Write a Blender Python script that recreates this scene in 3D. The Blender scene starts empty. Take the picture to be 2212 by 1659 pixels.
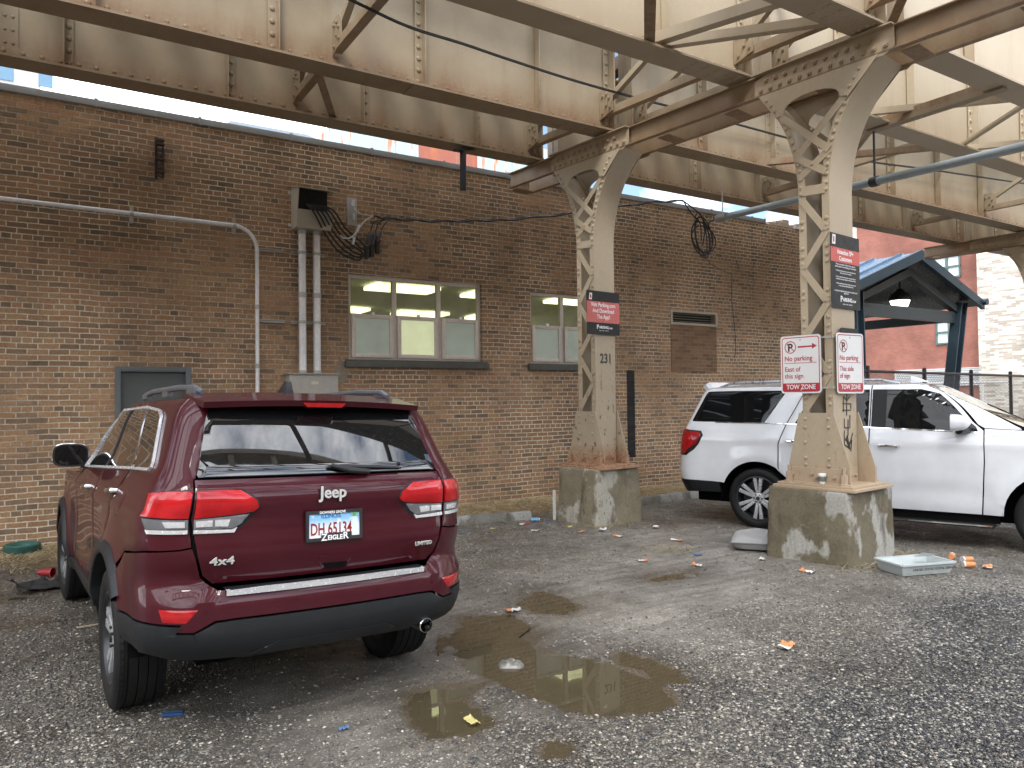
import bpy, bmesh, math, random
import numpy as np
from mathutils import Vector, Matrix
R = math.radians
S = bpy.context.scene
COL = S.collection
rnd = random.Random(7)
# ---------------------------------------------------------------- camera
HC = 1.70; YAW = R(57.7); PITCH = math.atan((864.0625-829.5)/1620.117); ROLL = R(0.66)
fh = Vector((math.cos(YAW), math.sin(YAW), 0)); r0 = Vector((math.sin(YAW), -math.cos(YAW), 0)); uz = Vector((0, 0, 1))
FW = fh*math.cos(PITCH)+uz*math.sin(PITCH); u0 = -fh*math.sin(PITCH)+uz*math.cos(PITCH)
RT = r0*math.cos(ROLL)-u0*math.sin(ROLL); UP = u0*math.cos(ROLL)+r0*math.sin(ROLL)
cd = bpy.data.cameras.new('camera'); cam = bpy.data.objects.new('camera', cd); COL.objects.link(cam)
m3 = Matrix((RT, UP, -FW)).transposed()
cam.matrix_world = Matrix.Translation((0, 0, HC)) @ m3.to_4x4()
cd.sensor_fit = 'HORIZONTAL'; cd.sensor_width = 36.0; cd.lens = 36.0*750/1024; cd.clip_start = 0.05; cd.clip_end = 1000
S.camera = cam
CP = Vector((0, 0, HC))
# ---------------------------------------------------------------- world, sun, exposure
SUN_EL, SUN_AZ = 52, 215      # azimuth measured from +Y clockwise: the sun stands behind and left of the camera
W = bpy.data.worlds.new('World'); S.world = W; W.use_nodes = True
nt = W.node_tree; nt.nodes.clear()
o = nt.nodes.new('ShaderNodeOutputWorld'); bg = nt.nodes.new('ShaderNodeBackground')
sky = nt.nodes.new('ShaderNodeTexSky'); sky.sky_type = 'NISHITA'; sky.sun_disc = False
sky.sun_elevation = R(SUN_EL); sky.sun_rotation = R(SUN_AZ)
tc = nt.nodes.new('ShaderNodeTexCoord'); mp = nt.nodes.new('ShaderNodeMapping'); mp.inputs['Scale'].default_value = (1, 1, 2.2)
nz = nt.nodes.new('ShaderNodeTexNoise'); nz.inputs['Scale'].default_value = 2.3; nz.inputs['Detail'].default_value = 7
nz.inputs['Roughness'].default_value = 0.62
rp = nt.nodes.new('ShaderNodeValToRGB'); rp.color_ramp.elements[0].position = 0.40; rp.color_ramp.elements[1].position = 0.56
nz2 = nt.nodes.new('ShaderNodeTexNoise'); nz2.inputs['Scale'].default_value = 5; nz2.inputs['Detail'].default_value = 6
rp2 = nt.nodes.new('ShaderNodeValToRGB')
rp2.color_ramp.elements[0].position = 0.3; rp2.color_ramp.elements[0].color = (11, 11.6, 12.6, 1)
rp2.color_ramp.elements[1].position = 0.7; rp2.color_ramp.elements[1].color = (19, 19.2, 19.6, 1)
mx = nt.nodes.new('ShaderNodeMixRGB')
L = nt.links.new
L(tc.outputs['Generated'], mp.inputs['Vector']); L(mp.outputs['Vector'], nz.inputs['Vector']); L(mp.outputs['Vector'], nz2.inputs['Vector'])
L(nz.outputs['Fac'], rp.inputs['Fac']); L(nz2.outputs['Fac'], rp2.inputs['Fac'])
L(rp.outputs['Color'], mx.inputs['Fac']); L(sky.outputs['Color'], mx.inputs['Color1']); L(rp2.outputs['Color'], mx.inputs['Color2'])
L(mx.outputs['Color'], bg.inputs['Color']); bg.inputs['Strength'].default_value = 0.13; L(bg.outputs['Background'], o.inputs['Surface'])
sd = bpy.data.lights.new('sun', 'SUN'); sun = bpy.data.objects.new('sun', sd); COL.objects.link(sun)
sd.energy = 1.4; sd.angle = R(18); sd.color = (1, 0.985, 0.96)
az = R(SUN_AZ); el = R(SUN_EL)
sdir = Vector((math.sin(az)*math.cos(el), math.cos(az)*math.cos(el), math.sin(el)))
sun.rotation_euler = sdir.to_track_quat('Z', 'Y').to_euler()
S.view_settings.view_transform = 'Standard'; S.view_settings.look = 'None'; S.view_settings.gamma = 1
S.view_settings.exposure = 1.08
S.render.engine = 'CYCLES'
try:
    S.cycles.use_denoising = True; S.cycles.max_bounces = 8; S.cycles.diffuse_bounces = 4; S.cycles.glossy_bounces = 4
    S.cycles.transparent_max_bounces = 12; S.cycles.sample_clamp_indirect = 6
except Exception: pass
# ---------------------------------------------------------------- mesh helpers
class MB:
    def __init__(s): s.v = []; s.f = []
    def add(s, vs, fs):
        b = len(s.v); s.v += [tuple(p) for p in vs]; s.f += [tuple(b+i for i in f) for f in fs]
    def box(s, x0, x1, y0, y1, z0, z1, M=None):
        P = [Vector((x, y, z)) for z in (z0, z1) for y in (y0, y1) for x in (x0, x1)]
        if M: P = [M @ p for p in P]
        s.add(P, [(0, 2, 3, 1), (4, 5, 7, 6), (0, 1, 5, 4), (2, 6, 7, 3), (0, 4, 6, 2), (1, 3, 7, 5)])
    def bar(s, p, q, w, h, upv=(0, 0, 1)):
        p = Vector(p); q = Vector(q); d = (q-p); ln = d.length; d.normalize()
        a = d.cross(Vector(upv)); a = a.normalized() if a.length > 1e-4 else Vector((1, 0, 0)); b = a.cross(d)
        P = [p+d*t+a*i+b*j for t in (0, ln) for j in (-h/2, h/2) for i in (-w/2, w/2)]
        s.add(P, [(0, 1, 3, 2), (4, 6, 7, 5), (0, 4, 5, 1), (2, 3, 7, 6), (0, 2, 6, 4), (1, 5, 7, 3)])
    def cyl(s, p, q, r, n=12, r2=None, cap=True):
        p = Vector(p); q = Vector(q); d = (q-p).normalized(); a = d.orthogonal().normalized(); b = d.cross(a); r2 = r if r2 is None else r2
        P = [c+(a*math.cos(2*math.pi*k/n)+b*math.sin(2*math.pi*k/n))*rr for c, rr in ((p, r), (q, r2)) for k in range(n)]
        F = [(k, (k+1) % n, n+(k+1) % n, n+k) for k in range(n)]
        if cap: F += [tuple(range(n-1, -1, -1)), tuple(range(n, 2*n))]
        s.add(P, F)
    def tube(s, pts, r, n=8):
        pts = [Vector(p) for p in pts]; a = None; P = []
        for i, p in enumerate(pts):
            d = (pts[min(i+1, len(pts)-1)]-pts[max(i-1, 0)]).normalized()
            if a is None: a = d.orthogonal().normalized()
            a = (a-d*a.dot(d)).normalized(); b = d.cross(a); rr = r[i] if isinstance(r, (list, tuple)) else r
            P += [p+(a*math.cos(2*math.pi*k/n)+b*math.sin(2*math.pi*k/n))*rr for k in range(n)]
        F = [(i*n+k, i*n+(k+1) % n, (i+1)*n+(k+1) % n, (i+1)*n+k) for i in range(len(pts)-1) for k in range(n)]
        F += [tuple(range(n-1, -1, -1)), tuple(range((len(pts)-1)*n, len(pts)*n))]
        s.add(P, F)
    def dome(s, p, nrm, r, h=None, n=7):
        p = Vector(p); d = Vector(nrm).normalized(); a = d.orthogonal().normalized(); b = d.cross(a); h = h or r*0.75
        P = [p+(a*math.cos(2*math.pi*k/n)+b*math.sin(2*math.pi*k/n))*rr+d*hh for rr, hh in ((r, 0), (r*.78, h*.62)) for k in range(n)]+[p+d*h]
        F = [(k, (k+1) % n, n+(k+1) % n, n+k) for k in range(n)]+[(n+k, n+(k+1) % n, 2*n) for k in range(n)]
        s.add(P, F)
    def nut(s, p, nrm, r, h):
        p = Vector(p); d = Vector(nrm).normalized(); s.cyl(p, p+d*h, r, 6); s.cyl(p+d*h, p+d*h*1.7, r*.5, 8)
    def lathe(s, o, prof, n=32, axis=(0, 0, 1)):
        o = Vector(o); d = Vector(axis).normalized(); a = d.orthogonal().normalized(); b = d.cross(a)
        P = [o+d*h+(a*math.cos(2*math.pi*k/n)+b*math.sin(2*math.pi*k/n))*r for r, h in prof for k in range(n)]
        F = [(i*n+k, i*n+(k+1) % n, (i+1)*n+(k+1) % n, (i+1)*n+k) for i in range(len(prof)-1) for k in range(n)]
        s.add(P, F)
    def prism(s, poly, fn, d0, d1):
        """poly: 2-D outline; fn(u, v, d) -> 3-D"""
        n = len(poly); P = [fn(u, v, d) for d in (d0, d1) for u, v in poly]
        s.add(P, [tuple(range(n-1, -1, -1)), tuple(range(n, 2*n))]+[(k, (k+1) % n, n+(k+1) % n, n+k) for k in range(n)])
def link_mesh(name, me, mat, parent=None, local=False):
    o = bpy.data.objects.new(name, me); COL.objects.link(o)
    if mat: me.materials.append(mat)
    if parent is not None:
        o.parent = parent
        if not local: o.matrix_parent_inverse = wm(parent).inverted()
    return o
def wm(o):
    m = o.matrix_basis.copy()
    while o.parent is not None:
        m = o.parent.matrix_basis @ (o.matrix_parent_inverse @ m) if False else o.parent.matrix_basis @ o.matrix_parent_inverse @ m
        o = o.parent
    return m
def finish(bm, ang=35, smooth=True):
    bmesh.ops.recalc_face_normals(bm, faces=bm.faces)
    if smooth:
        for f in bm.faces: f.smooth = True
        for e in bm.edges:
            if len(e.link_faces) == 2 and e.calc_face_angle(0) > R(ang): e.smooth = False
def mk(name, mb, mat, parent=None, ang=35, smooth=True, bevel=0, local=False):
    me = bpy.data.meshes.new(name); me.from_pydata(mb.v, [], mb.f)
    bm = bmesh.new(); bm.from_mesh(me)
    if bevel:
        bmesh.ops.recalc_face_normals(bm, faces=bm.faces)
        es = [e for e in bm.edges if len(e.link_faces) == 2 and e.calc_face_angle(0) > R(40)]
        bmesh.ops.bevel(bm, geom=es, offset=bevel, segments=2, profile=.6, affect='EDGES', clamp_overlap=True)
    finish(bm, ang, smooth); bm.to_mesh(me); bm.free()
    return link_mesh(name, me, mat, parent, local)
def thing(name, label, cat, loc=(0, 0, 0), group=None, rot=None):
    o = bpy.data.objects.new(name, None); COL.objects.link(o); o.location = loc
    if rot is not None: o.rotation_euler = rot
    o.empty_display_size = .1
    o['label'] = label; o['category'] = cat
    if group: o['group'] = group
    return o
def tag(o, label, cat, group=None):
    o['label'] = label; o['category'] = cat
    if group: o['group'] = group
    return o
def text_mesh(name, s, size, mat, M, parent=None, ext=0.0008, align='LEFT', bold=0.0, sx=1.0, space=1.0, local=False):
    """lettering as a mesh of its own: M puts the x (along) / y (up) / z (out) of the text into the place"""
    cu = bpy.data.curves.new(name, 'FONT'); cu.body = s; cu.size = size; cu.extrude = ext; cu.align_x = align; cu.offset = bold
    cu.space_character = space; cu.resolution_u = 3
    ob = bpy.data.objects.new(name, cu); COL.objects.link(ob)
    dg = bpy.context.evaluated_depsgraph_get(); me = bpy.data.meshes.new_from_object(ob.evaluated_get(dg))
    COL.objects.unlink(ob); bpy.data.objects.remove(ob)
    me.transform(M @ Matrix.Diagonal((sx, 1, 1, 1)))
    me.name = name; me.materials.clear()
    return link_mesh(name, me, mat, parent, local)
def frame(o, ex, ey):
    ex = Vector(ex).normalized(); ey = Vector(ey).normalized(); ez = ex.cross(ey)
    m = Matrix((ex, ey, ez)).transposed().to_4x4(); m.translation = Vector(o); return m
# ---------------------------------------------------------------- material helpers
class NT:
    def __init__(s, name):
        s.m = bpy.data.materials.new(name); s.m.use_nodes = True; s.t = s.m.node_tree; s.t.nodes.clear()
        s.out = s.t.nodes.new('ShaderNodeOutputMaterial'); s.b = s.t.nodes.new('ShaderNodeBsdfPrincipled')
        s.t.links.new(s.b.outputs[0], s.out.inputs[0])
    def n(s, ty, **kw):
        nd = s.t.nodes.new(ty)
        for k, v in kw.items():
            if k.startswith('_'): setattr(nd, k[1:], v)
            else: s.i(nd, k.replace('__', ' '), v)
        return nd
    def i(s, nd, k, v):
        if isinstance(k, str) and k.isdigit(): k = int(k)
        sk = nd.inputs[k]
        if isinstance(v, bpy.types.NodeSocket): s.t.links.new(v, sk)
        elif isinstance(v, bpy.types.Node): s.t.links.new(v.outputs[0], sk)
        else:
            if hasattr(sk, 'default_value') and hasattr(sk.default_value, '__len__') and not isinstance(v, str):
                v = tuple(v)+(1,)*(len(sk.default_value)-len(v)) if len(v) < len(sk.default_value) else v
            sk.default_value = v
        return nd
    def obj(s): return s.n('ShaderNodeTexCoord').outputs['Object']
    def pos(s): return s.n('ShaderNodeNewGeometry').outputs['Position']
    def noise(s, scale, vec=None, detail=4, rough=.55, dist=0):
        nd = s.n('ShaderNodeTexNoise', Scale=scale, Detail=detail, Roughness=rough, Distortion=dist)
        if vec is not None: s.i(nd, 'Vector', vec)
        return nd.outputs['Fac']
    def ramp(s, fac, stops, interp='LINEAR'):
        nd = s.n('ShaderNodeValToRGB'); cr = nd.color_ramp; cr.interpolation = interp
        while len(cr.elements) < len(stops): cr.elements.new(.5)
        for e, (p, c) in zip(cr.elements, stops):
            e.position = p; e.color = (c, c, c, 1) if isinstance(c, (int, float)) else tuple(c)+(1,)
        s.i(nd, 'Fac', fac); return nd.outputs[0]
    def math(s, op, a, b=0.0, c=None, clamp=False):
        nd = s.n('ShaderNodeMath', _operation=op, _use_clamp=clamp); s.i(nd, 0, a); s.i(nd, 1, b)
        if c is not None: s.i(nd, 2, c)
        return nd.outputs[0]
    def mix(s, f, a, b, mode='MIX'):
        nd = s.n('ShaderNodeMixRGB', _blend_type=mode); s.i(nd, 0, f); s.i(nd, 1, a); s.i(nd, 2, b); return nd.outputs[0]
    def map(s, vec, scale=(1, 1, 1), loc=(0, 0, 0), rot=(0, 0, 0)):
        nd = s.n('ShaderNodeMapping', Vector=vec, Scale=scale, Location=loc, Rotation=rot); return nd.outputs[0]
    def sep(s, vec): nd = s.n('ShaderNodeSeparateXYZ', Vector=vec); return nd.outputs
    def comb(s, x, y, z): return s.n('ShaderNodeCombineXYZ', X=x, Y=y, Z=z).outputs[0]
    def bump(s, h, strength=.5, dist=.01):
        nd = s.n('ShaderNodeBump', Strength=strength, Distance=dist, Height=h); s.i(s.b, 'Normal', nd.outputs[0]); return nd
    def set(s, **kw):
        for k, v in kw.items(): s.i(s.b, k.replace('__', ' '), v)
        return s.m
def flat(name, col, rough=.5, metal=0, var=.12, bump=0, scale=14, **kw):
    """plain stuff with a little grime: colour drifts by var over a noise in object space"""
    t = NT(name); v = t.obj(); n1 = t.noise(scale, v, 5); n2 = t.noise(scale*.13, v, 3)
    f = t.ramp(t.mix(.5, n1, n2), [(.3, 1-var), (.7, 1+var*.6)])
    t.set(Base__Color=t.mix(1.0, tuple(col), f, 'MULTIPLY'), Metallic=metal,
          Roughness=t.ramp(n1, [(.3, max(0, rough-.08)), (.7, min(1, rough+.08))]), **kw)
    if bump: t.bump(t.noise(scale*3, v, 4), bump, .004)
    return t.m
def emit(name, col, st):
    t = NT(name); t.set(Base__Color=(0, 0, 0), Emission__Color=col, Emission__Strength=st); return t.m
# ================================================================ materials
def m_steel(name, base=(.385, .315, .215), soot=1.0, chips=0.0, zlo=5.3, band=.62):
    t = NT(name); p = t.pos(); z = t.sep(p)[2]
    big = t.noise(.9, p, 4, .6); fine = t.noise(22, p, 5, .65)
    drip = t.noise(3.2, t.map(p, (1, 1, .16)), 5, .6)
    h = t.math('DIVIDE', t.math('SUBTRACT', z, zlo), band)
    lo = t.ramp(h, [(0, .42), (.035, .45), (.05, 1), (.22, .85), (.6, .22), (1, 0)])               # rust creeping up from the flange
    rust = t.math('MULTIPLY', lo, t.ramp(t.math('ADD', t.math('MULTIPLY', drip, .6), t.math('MULTIPLY', fine, .4)), [(.36, .25), (.62, 1)]))
    c = t.mix(t.ramp(fine, [(.3, 0), (.7, 1)]), tuple(b*.9 for b in base), base)
    c = t.mix(t.math('MULTIPLY', t.ramp(big, [(.42, 0), (.72, .55)]), soot), c, tuple(b*f for b, f in zip(base, (.58, .52, .45))))
    c = t.mix(t.math('MULTIPLY', rust, .85*soot), c, (.17, .075, .028))
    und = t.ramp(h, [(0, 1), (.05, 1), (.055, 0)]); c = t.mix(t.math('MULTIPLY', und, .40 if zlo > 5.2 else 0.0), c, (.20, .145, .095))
    st = t.ramp(drip, [(.56, 0), (.72, 1)])
    c = t.mix(t.math('MULTIPLY', st, .38*soot), c, (.23, .13, .065))
    if chips:
        ch = t.ramp(t.noise(16, t.map(p, (1, 1, .45)), 6, .7), [(.605, 0), (.625, 1)])
        lo2 = t.ramp(z, [(.8/6, 1), (1.7/6, .75), (2.4/6, .25), (3.4/6, 0)])
        zz = t.math('DIVIDE', z, 6.0); lo2 = t.ramp(zz, [(.13, 1), (.27, .8), (.38, .3), (.55, 0)])
        c = t.mix(t.math('MULTIPLY', t.math('MULTIPLY', ch, lo2), chips), c, (.10, .045, .025))
        rb = t.math('MULTIPLY', t.ramp(zz, [(.13, 1), (.155, .8), (.18, 0)]), t.ramp(fine, [(.4, .3), (.6, 1)]))
        c = t.mix(t.math('MULTIPLY', rb, chips), c, (.30, .12, .05))
    t.bump(t.math('ADD', fine, t.math('MULTIPLY', t.noise(3, p, 3), .8)), .25, .006)
    return t.set(Base__Color=c, Roughness=t.ramp(fine, [(.3, .38), (.7, .62)]), Specular__IOR__Level=.4)
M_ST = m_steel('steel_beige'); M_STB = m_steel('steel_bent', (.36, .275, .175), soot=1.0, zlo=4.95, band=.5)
M_STLIT = m_steel('steel_lit', (.52, .44, .32), soot=.35)  # lighter copy of the beige, the stronger light there put into the colour
M_COL = m_steel('steel_column', (.45, .365, .255), soot=.35, zlo=-9, chips=.25)
M_COLR = m_steel('steel_column_worn', (.46, .38, .27), soot=.4, zlo=-9, chips=1.0)
M_RUST = flat('rust', (.15, .065, .03), .8, 0, .5, .4, 20)
M_TIE = flat('old_tie_wood', (.10, .075, .055), .9, 0, .4, .3, 9)
def m_brick(name, stops, mort_a, mort_b, hdr=6, w=.213, h=.0677, axis=('x', 'z'), var=.5, ms=.0055, old=False):
    t = NT(name); p = t.pos(); s = t.sep(p); idx = dict(x=0, y=1, z=2)
    U = s[idx[axis[0]]]; V = s[idx[axis[1]]]
    wob = t.math('MULTIPLY', t.math('SUBTRACT', t.noise(2.6, p, 3), .5), .030)
    wob2 = t.math('MULTIPLY', t.math('SUBTRACT', t.noise(26, p, 2), .5), .005)
    V2 = t.math('ADD', V, t.math('ADD', wob, wob2)); U2 = t.math('ADD', U, t.math('ADD', wob, wob2)); vec = t.comb(U2, V2, 0)
    def br(width):
        nd = t.n('ShaderNodeTexBrick', _offset=.5, Vector=vec, Color1=(0, 0, 0), Color2=(1, 1, 1), Mortar=(.5, .5, .5), Scale=1, Mortar__Size=ms, Mortar__Smooth=.25, Bias=0, Brick__Width=width, Row__Height=h)
        return nd
    b1 = br(w); col, fac = b1.outputs['Color'], b1.outputs['Fac']
    if hdr:
        b2 = br(w/2); row = t.math('FLOOR', t.math('DIVIDE', V2, h)); isr = t.math('COMPARE', t.math('MODULO', t.math('ADD', row, 600.0), float(hdr)), 0.0, .25)
        col = t.mix(isr, col, b2.outputs['Color']); fac = t.mix(isr, fac, b2.outputs['Fac'])
    fine = t.noise(45, p, 5, .65); mid = t.noise(7, t.map(p, (1, 1, 2.5)), 4)
    rv = t.math('ADD', t.math('MULTIPLY', col, .66), t.math('MULTIPLY', mid, .34))
    c = t.ramp(rv, stops)
    c = t.mix(1, c, t.ramp(fine, [(.3, 1-var*.45), (.7, 1+var*.3)]), 'MULTIPLY')
    big = t.noise(.55, p, 4, .6)
    c = t.mix(1, c, t.ramp(big, [(.35, 1.12), (.68, .70)]), 'MULTIPLY')
    if old:      # soot, run-off streaks under the coping, pale salts low down
        strk = t.noise(2.6, t.map(p, (1, 1, .07)), 5, .65)
        c = t.mix(t.math('MULTIPLY', t.ramp(strk, [(.52, 0), (.68, .55)]), t.ramp(t.math('DIVIDE', V, 5.4), [(.35, .25), (1, 1)])), c, (.085, .065, .05))
        c = t.mix(t.math('MULTIPLY', t.ramp(t.noise(1.7, t.map(p, (1, 1, 1.6), (7, 0, 3)), 6, .7), [(.60, 0), (.70, .4)]), t.ramp(fine, [(.35, .2), (.6, 1)])), c, (.42, .36, .29))
        odd = t.ramp(br(w*3.7).outputs['Color'], [(.93, 0), (.96, 1)]); c = t.mix(t.math('MULTIPLY', odd, .45), c, (.42, .22, .13))
    mo = t.mix(t.ramp(t.noise(.8, p, 4, .6), [(.4, 0), (.6, 1)]), mort_a, mort_b)
    mo = t.mix(1, mo, t.ramp(fine, [(.3, .7), (.7, 1.15)]), 'MULTIPLY')
    c = t.mix(fac, c, mo)
    hgt = t.math('SUBTRACT', t.math('MULTIPLY', t.math('ADD', t.math('MULTIPLY', fine, .45), t.math('MULTIPLY', col, .25)), 1.0), t.math('MULTIPLY', fac, .9))
    t.bump(hgt, .9, .009)
    return t.set(Base__Color=c, Roughness=.88, Specular__IOR__Level=.25)
BR = [(.10, (.150, .113, .085)), (.22, (.225, .155, .10)), (.42, (.315, .200, .118)), (.60, (.400, .250, .138)), (.78, (.33, .19, .108)), (.9, (.47, .32, .18))]
M_BRICK = m_brick('brick_brown', BR, (.66, .59, .48), (.38, .31, .24), ms=.0072, old=True)
M_INFILL = m_brick('brick_infill', [(.1, (.13, .078, .05)), (.5, (.20, .118, .072)), (.9, (.25, .15, .09))], (.33, .27, .2), (.22, .17, .12), hdr=0, var=.4)
M_RED = m_brick('brick_red', [(0, (.30, .125, .095)), (1, (.37, .16, .12))], (.34, .2, .16), (.30, .16, .13), hdr=0, axis=('y', 'z'), var=.2, ms=.004, w=.25, h=.085)
M_CREAM = m_brick('brick_cream', [(0, (.42, .36, .30)), (.35, (.52, .45, .38)), (.5, (.72, .67, .58)), (1, (.78, .73, .64))], (.72, .67, .58), (.66, .6, .52), hdr=0, axis=('y', 'z'), var=.2, ms=.004, w=.42, h=.105)
def m_conc(name, a, b, pale, seed=0.0):
    t = NT(name); p = t.map(t.pos(), (1, 1, 1), (seed, 0, 0)); z = t.sep(p)[2]
    n1 = t.noise(3.0, p, 6, .6); n2 = t.noise(40, p, 5, .7); dr = t.noise(5, t.map(p, (1, 1, .22)), 5, .6)
    c = t.mix(t.ramp(n1, [(.38, 0), (.62, 1)]), a, b)
    c = t.mix(t.ramp(t.noise(1.9, t.map(p, (1, 1, .8), (3, 1, 0)), 5, .55), [(.53, 0), (.57, 1)]), c, pale)
    c = t.mix(t.ramp(dr, [(.56, 0), (.68, .75)]), c, (.075, .055, .035))
    c = t.mix(t.ramp(t.noise(24, t.map(p, (1, 1, .3), (seed, 5, 0)), 3), [(.67, 0), (.69, .85 if seed else 0)]), c, (.045, .035, .03))
    c = t.mix(1, c, t.ramp(n2, [(.3, .78), (.7, 1.15)]), 'MULTIPLY')
    t.bump(t.math('ADD', n2, n1), .6, .008)
    return t.set(Base__Color=c, Roughness=t.ramp(n1, [(.3, .6), (.7, .9)]))
M_CON2 = m_conc('concrete_mossy', (.17, .145, .095), (.12, .10, .062), (.36, .35, .31))
M_CON1 = m_conc('concrete_splashed', (.24, .205, .14), (.18, .155, .10), (.40, .38, .32), 2.3)
M_KERB = m_conc('concrete_kerb', (.22, .21, .18), (.16, .15, .12), (.34, .34, .31), 4.1)
M_SILL = flat('sill_stone', (.10, .098, .085), .85, 0, .4, .5, 10)
M_COPE = flat('coping_metal', (.28, .29, .30), .55, .3, .15)
M_WFR = flat('window_frame_paint', (.60, .54, .48), .6, 0, .18, .2)
M_DOOR = flat('door_paint', (.085, .095, .095), .5, 0, .15); M_DOORF = flat('door_frame_paint', (.10, .115, .12), .45, 0, .15)
M_GALV = flat('galvanised', (.74, .75, .76), .42, .35, .22, .1, 25)
M_GALVD = flat('galvanised_dull', (.42, .41, .38), .5, .35, .2, .1, 12)
M_BOXP = flat('beige_box_paint', (.40, .36, .29), .5, 0, .15)
M_GREYB = flat('grey_box_paint', (.33, .31, .28), .5, 0, .2)
M_BLACK = flat('black_rubber', (.018, .018, .02), .45, 0, .3); M_DARK = flat('dark_void', (.012, .012, .012), .8)
M_VENTF = flat('vent_paint', (.40, .35, .27), .6, 0, .15)
M_WIRE = flat('wire_black', (.02, .02, .022), .5)
M_PORC = flat('brown_porcelain', (.05, .03, .025), .15)
# ================================================================ brick building along the wall
def bxt(name, lo, hi, mat, parent, bevel=0, **k):
    mb = MB(); mb.box(lo[0], hi[0], lo[1], hi[1], lo[2], hi[2]); return mk(name, mb, mat, parent, bevel=bevel, **k)
WY = 10.5; WT = 5.38; WX0, WX1 = -9.0, 15.2
bld = thing('brick_building', 'long low brown brick building with metal coping behind the steel columns', 'building', (3, WY, 0))
openings = [(3.83, 6.08, 2.31, 3.58), (7.02, 8.42, 2.30, 3.53), (.83, 1.66, -.2, 2.15), (10.26, 11.49, 3.14, 3.38)]
xs = sorted({WX0, WX1, *[v for o_ in openings for v in o_[:2]]}); zs = sorted({-.4, WT, *[v for o_ in openings for v in o_[2:]]})
bm = bmesh.new(); vd = {}
def V(x, y, z):
    k = (round(x, 4), round(y, 4), round(z, 4))
    if k not in vd: vd[k] = bm.verts.new(k)
    return vd[k]
def isopen(x, z): return any(a < x < b and c < z < d for a, b, c, d in openings)
for i in range(len(xs)-1):
    for j in range(len(zs)-1):
        if not isopen((xs[i]+xs[i+1])/2, (zs[j]+zs[j+1])/2):
            bm.faces.new([V(xs[i], WY, zs[j]), V(xs[i+1], WY, zs[j]), V(xs[i+1], WY, zs[j+1]), V(xs[i], WY, zs[j+1])])
for a, b, c, d in openings:
    D = WY+.22
    for q in ([(a, c), (b, c)], [(b, c), (b, d)], [(b, d), (a, d)], [(a, d), (a, c)]):
        (x1_, z1_), (x2_, z2_) = q; bm.faces.new([V(x1_, WY, z1_), V(x2_, WY, z2_), V(x2_, D, z2_), V(x1_, D, z1_)])
bm.faces.new([V(WX1, WY, -.4), V(WX1, WY+14, -.4), V(WX1, WY+14, WT), V(WX1, WY, WT)])
me = bpy.data.meshes.new('wall'); bm.to_mesh(me); bm.free(); link_mesh('wall', me, M_BRICK, bld)
bxt('flat_roof', (WX0, WY+.3, 5.0), (WX1-.1, WY+13.9, 5.12), M_DARK, bld)
mb = MB(); x = WX0
while x < 13.0:
    x2 = min(x+1.2, 13.0); mb.box(x+.006, x2-.006, WY-.035, WY+.34, WT, WT+.085); mb.box(x2-.02, x2+.02, WY-.042, WY+.345, WT-.01, WT+.10); x = x2
mk('coping', mb, M_COPE, bld, bevel=.006)
mb = MB(); mb.box(14.0, 15.2, WY-.03, WY+.3, WT, WT+.05); mk('loose_coping', mb, M_GALV, bld)
mb = MB()
for k in range(9): mb.box(13.2+.0*k+k*.22, 13.2+k*.22+.21, WY+.02, WY+.24, WT+.004, WT+.07+.05*((k*7) % 3))
mk('broken_parapet', mb, m_brick('brick_pale', [(0, (.5, .38, .28)), (1, (.6, .46, .34))], (.6, .55, .48), (.5, .45, .4), hdr=0), bld)
# windows
def m_glass(name, col=(.75, .8, .72), a=.10):
    t = NT(name); g = t.n('ShaderNodeBsdfGlossy', Roughness=.03, Color=(1, 1, 1)); tr = t.n('ShaderNodeBsdfTransparent', Color=col)
    d = t.n('ShaderNodeBsdfDiffuse', Color=(.45, .45, .36))
    ms = t.n('ShaderNodeMixShader', Fac=t.ramp(t.noise(2.5, t.pos(), 4), [(.35, a*.4), (.7, a*1.8)])); t.i(ms, 1, tr); t.i(ms, 2, d)
    fr = t.n('ShaderNodeFresnel', IOR=1.45); m2 = t.n('ShaderNodeMixShader', Fac=fr.outputs[0]); t.i(m2, 1, ms); t.i(m2, 2, g)
    t.t.links.new(m2.outputs[0], t.out.inputs[0]); return t.m
M_GL = m_glass('old_glass', a=.2)
def m_frost(name, col, em):
    t = NT(name); n = t.noise(3, t.pos(), 4)
    t.bump(t.noise(60, t.pos(), 2), .15, .003)
    return t.set(Base__Color=t.mix(1, col, t.ramp(n, [(.3, .8), (.7, 1.1)]), 'MULTIPLY'), Roughness=.22, Emission__Color=col, Emission__Strength=em)
M_FR = m_frost('frosted_pane', (.34, .385, .33), .11); M_FRL = m_frost('frosted_pane_lit', (.46, .49, .30), .42)  # light of the room behind is put into the panes as a weak glow
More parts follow.
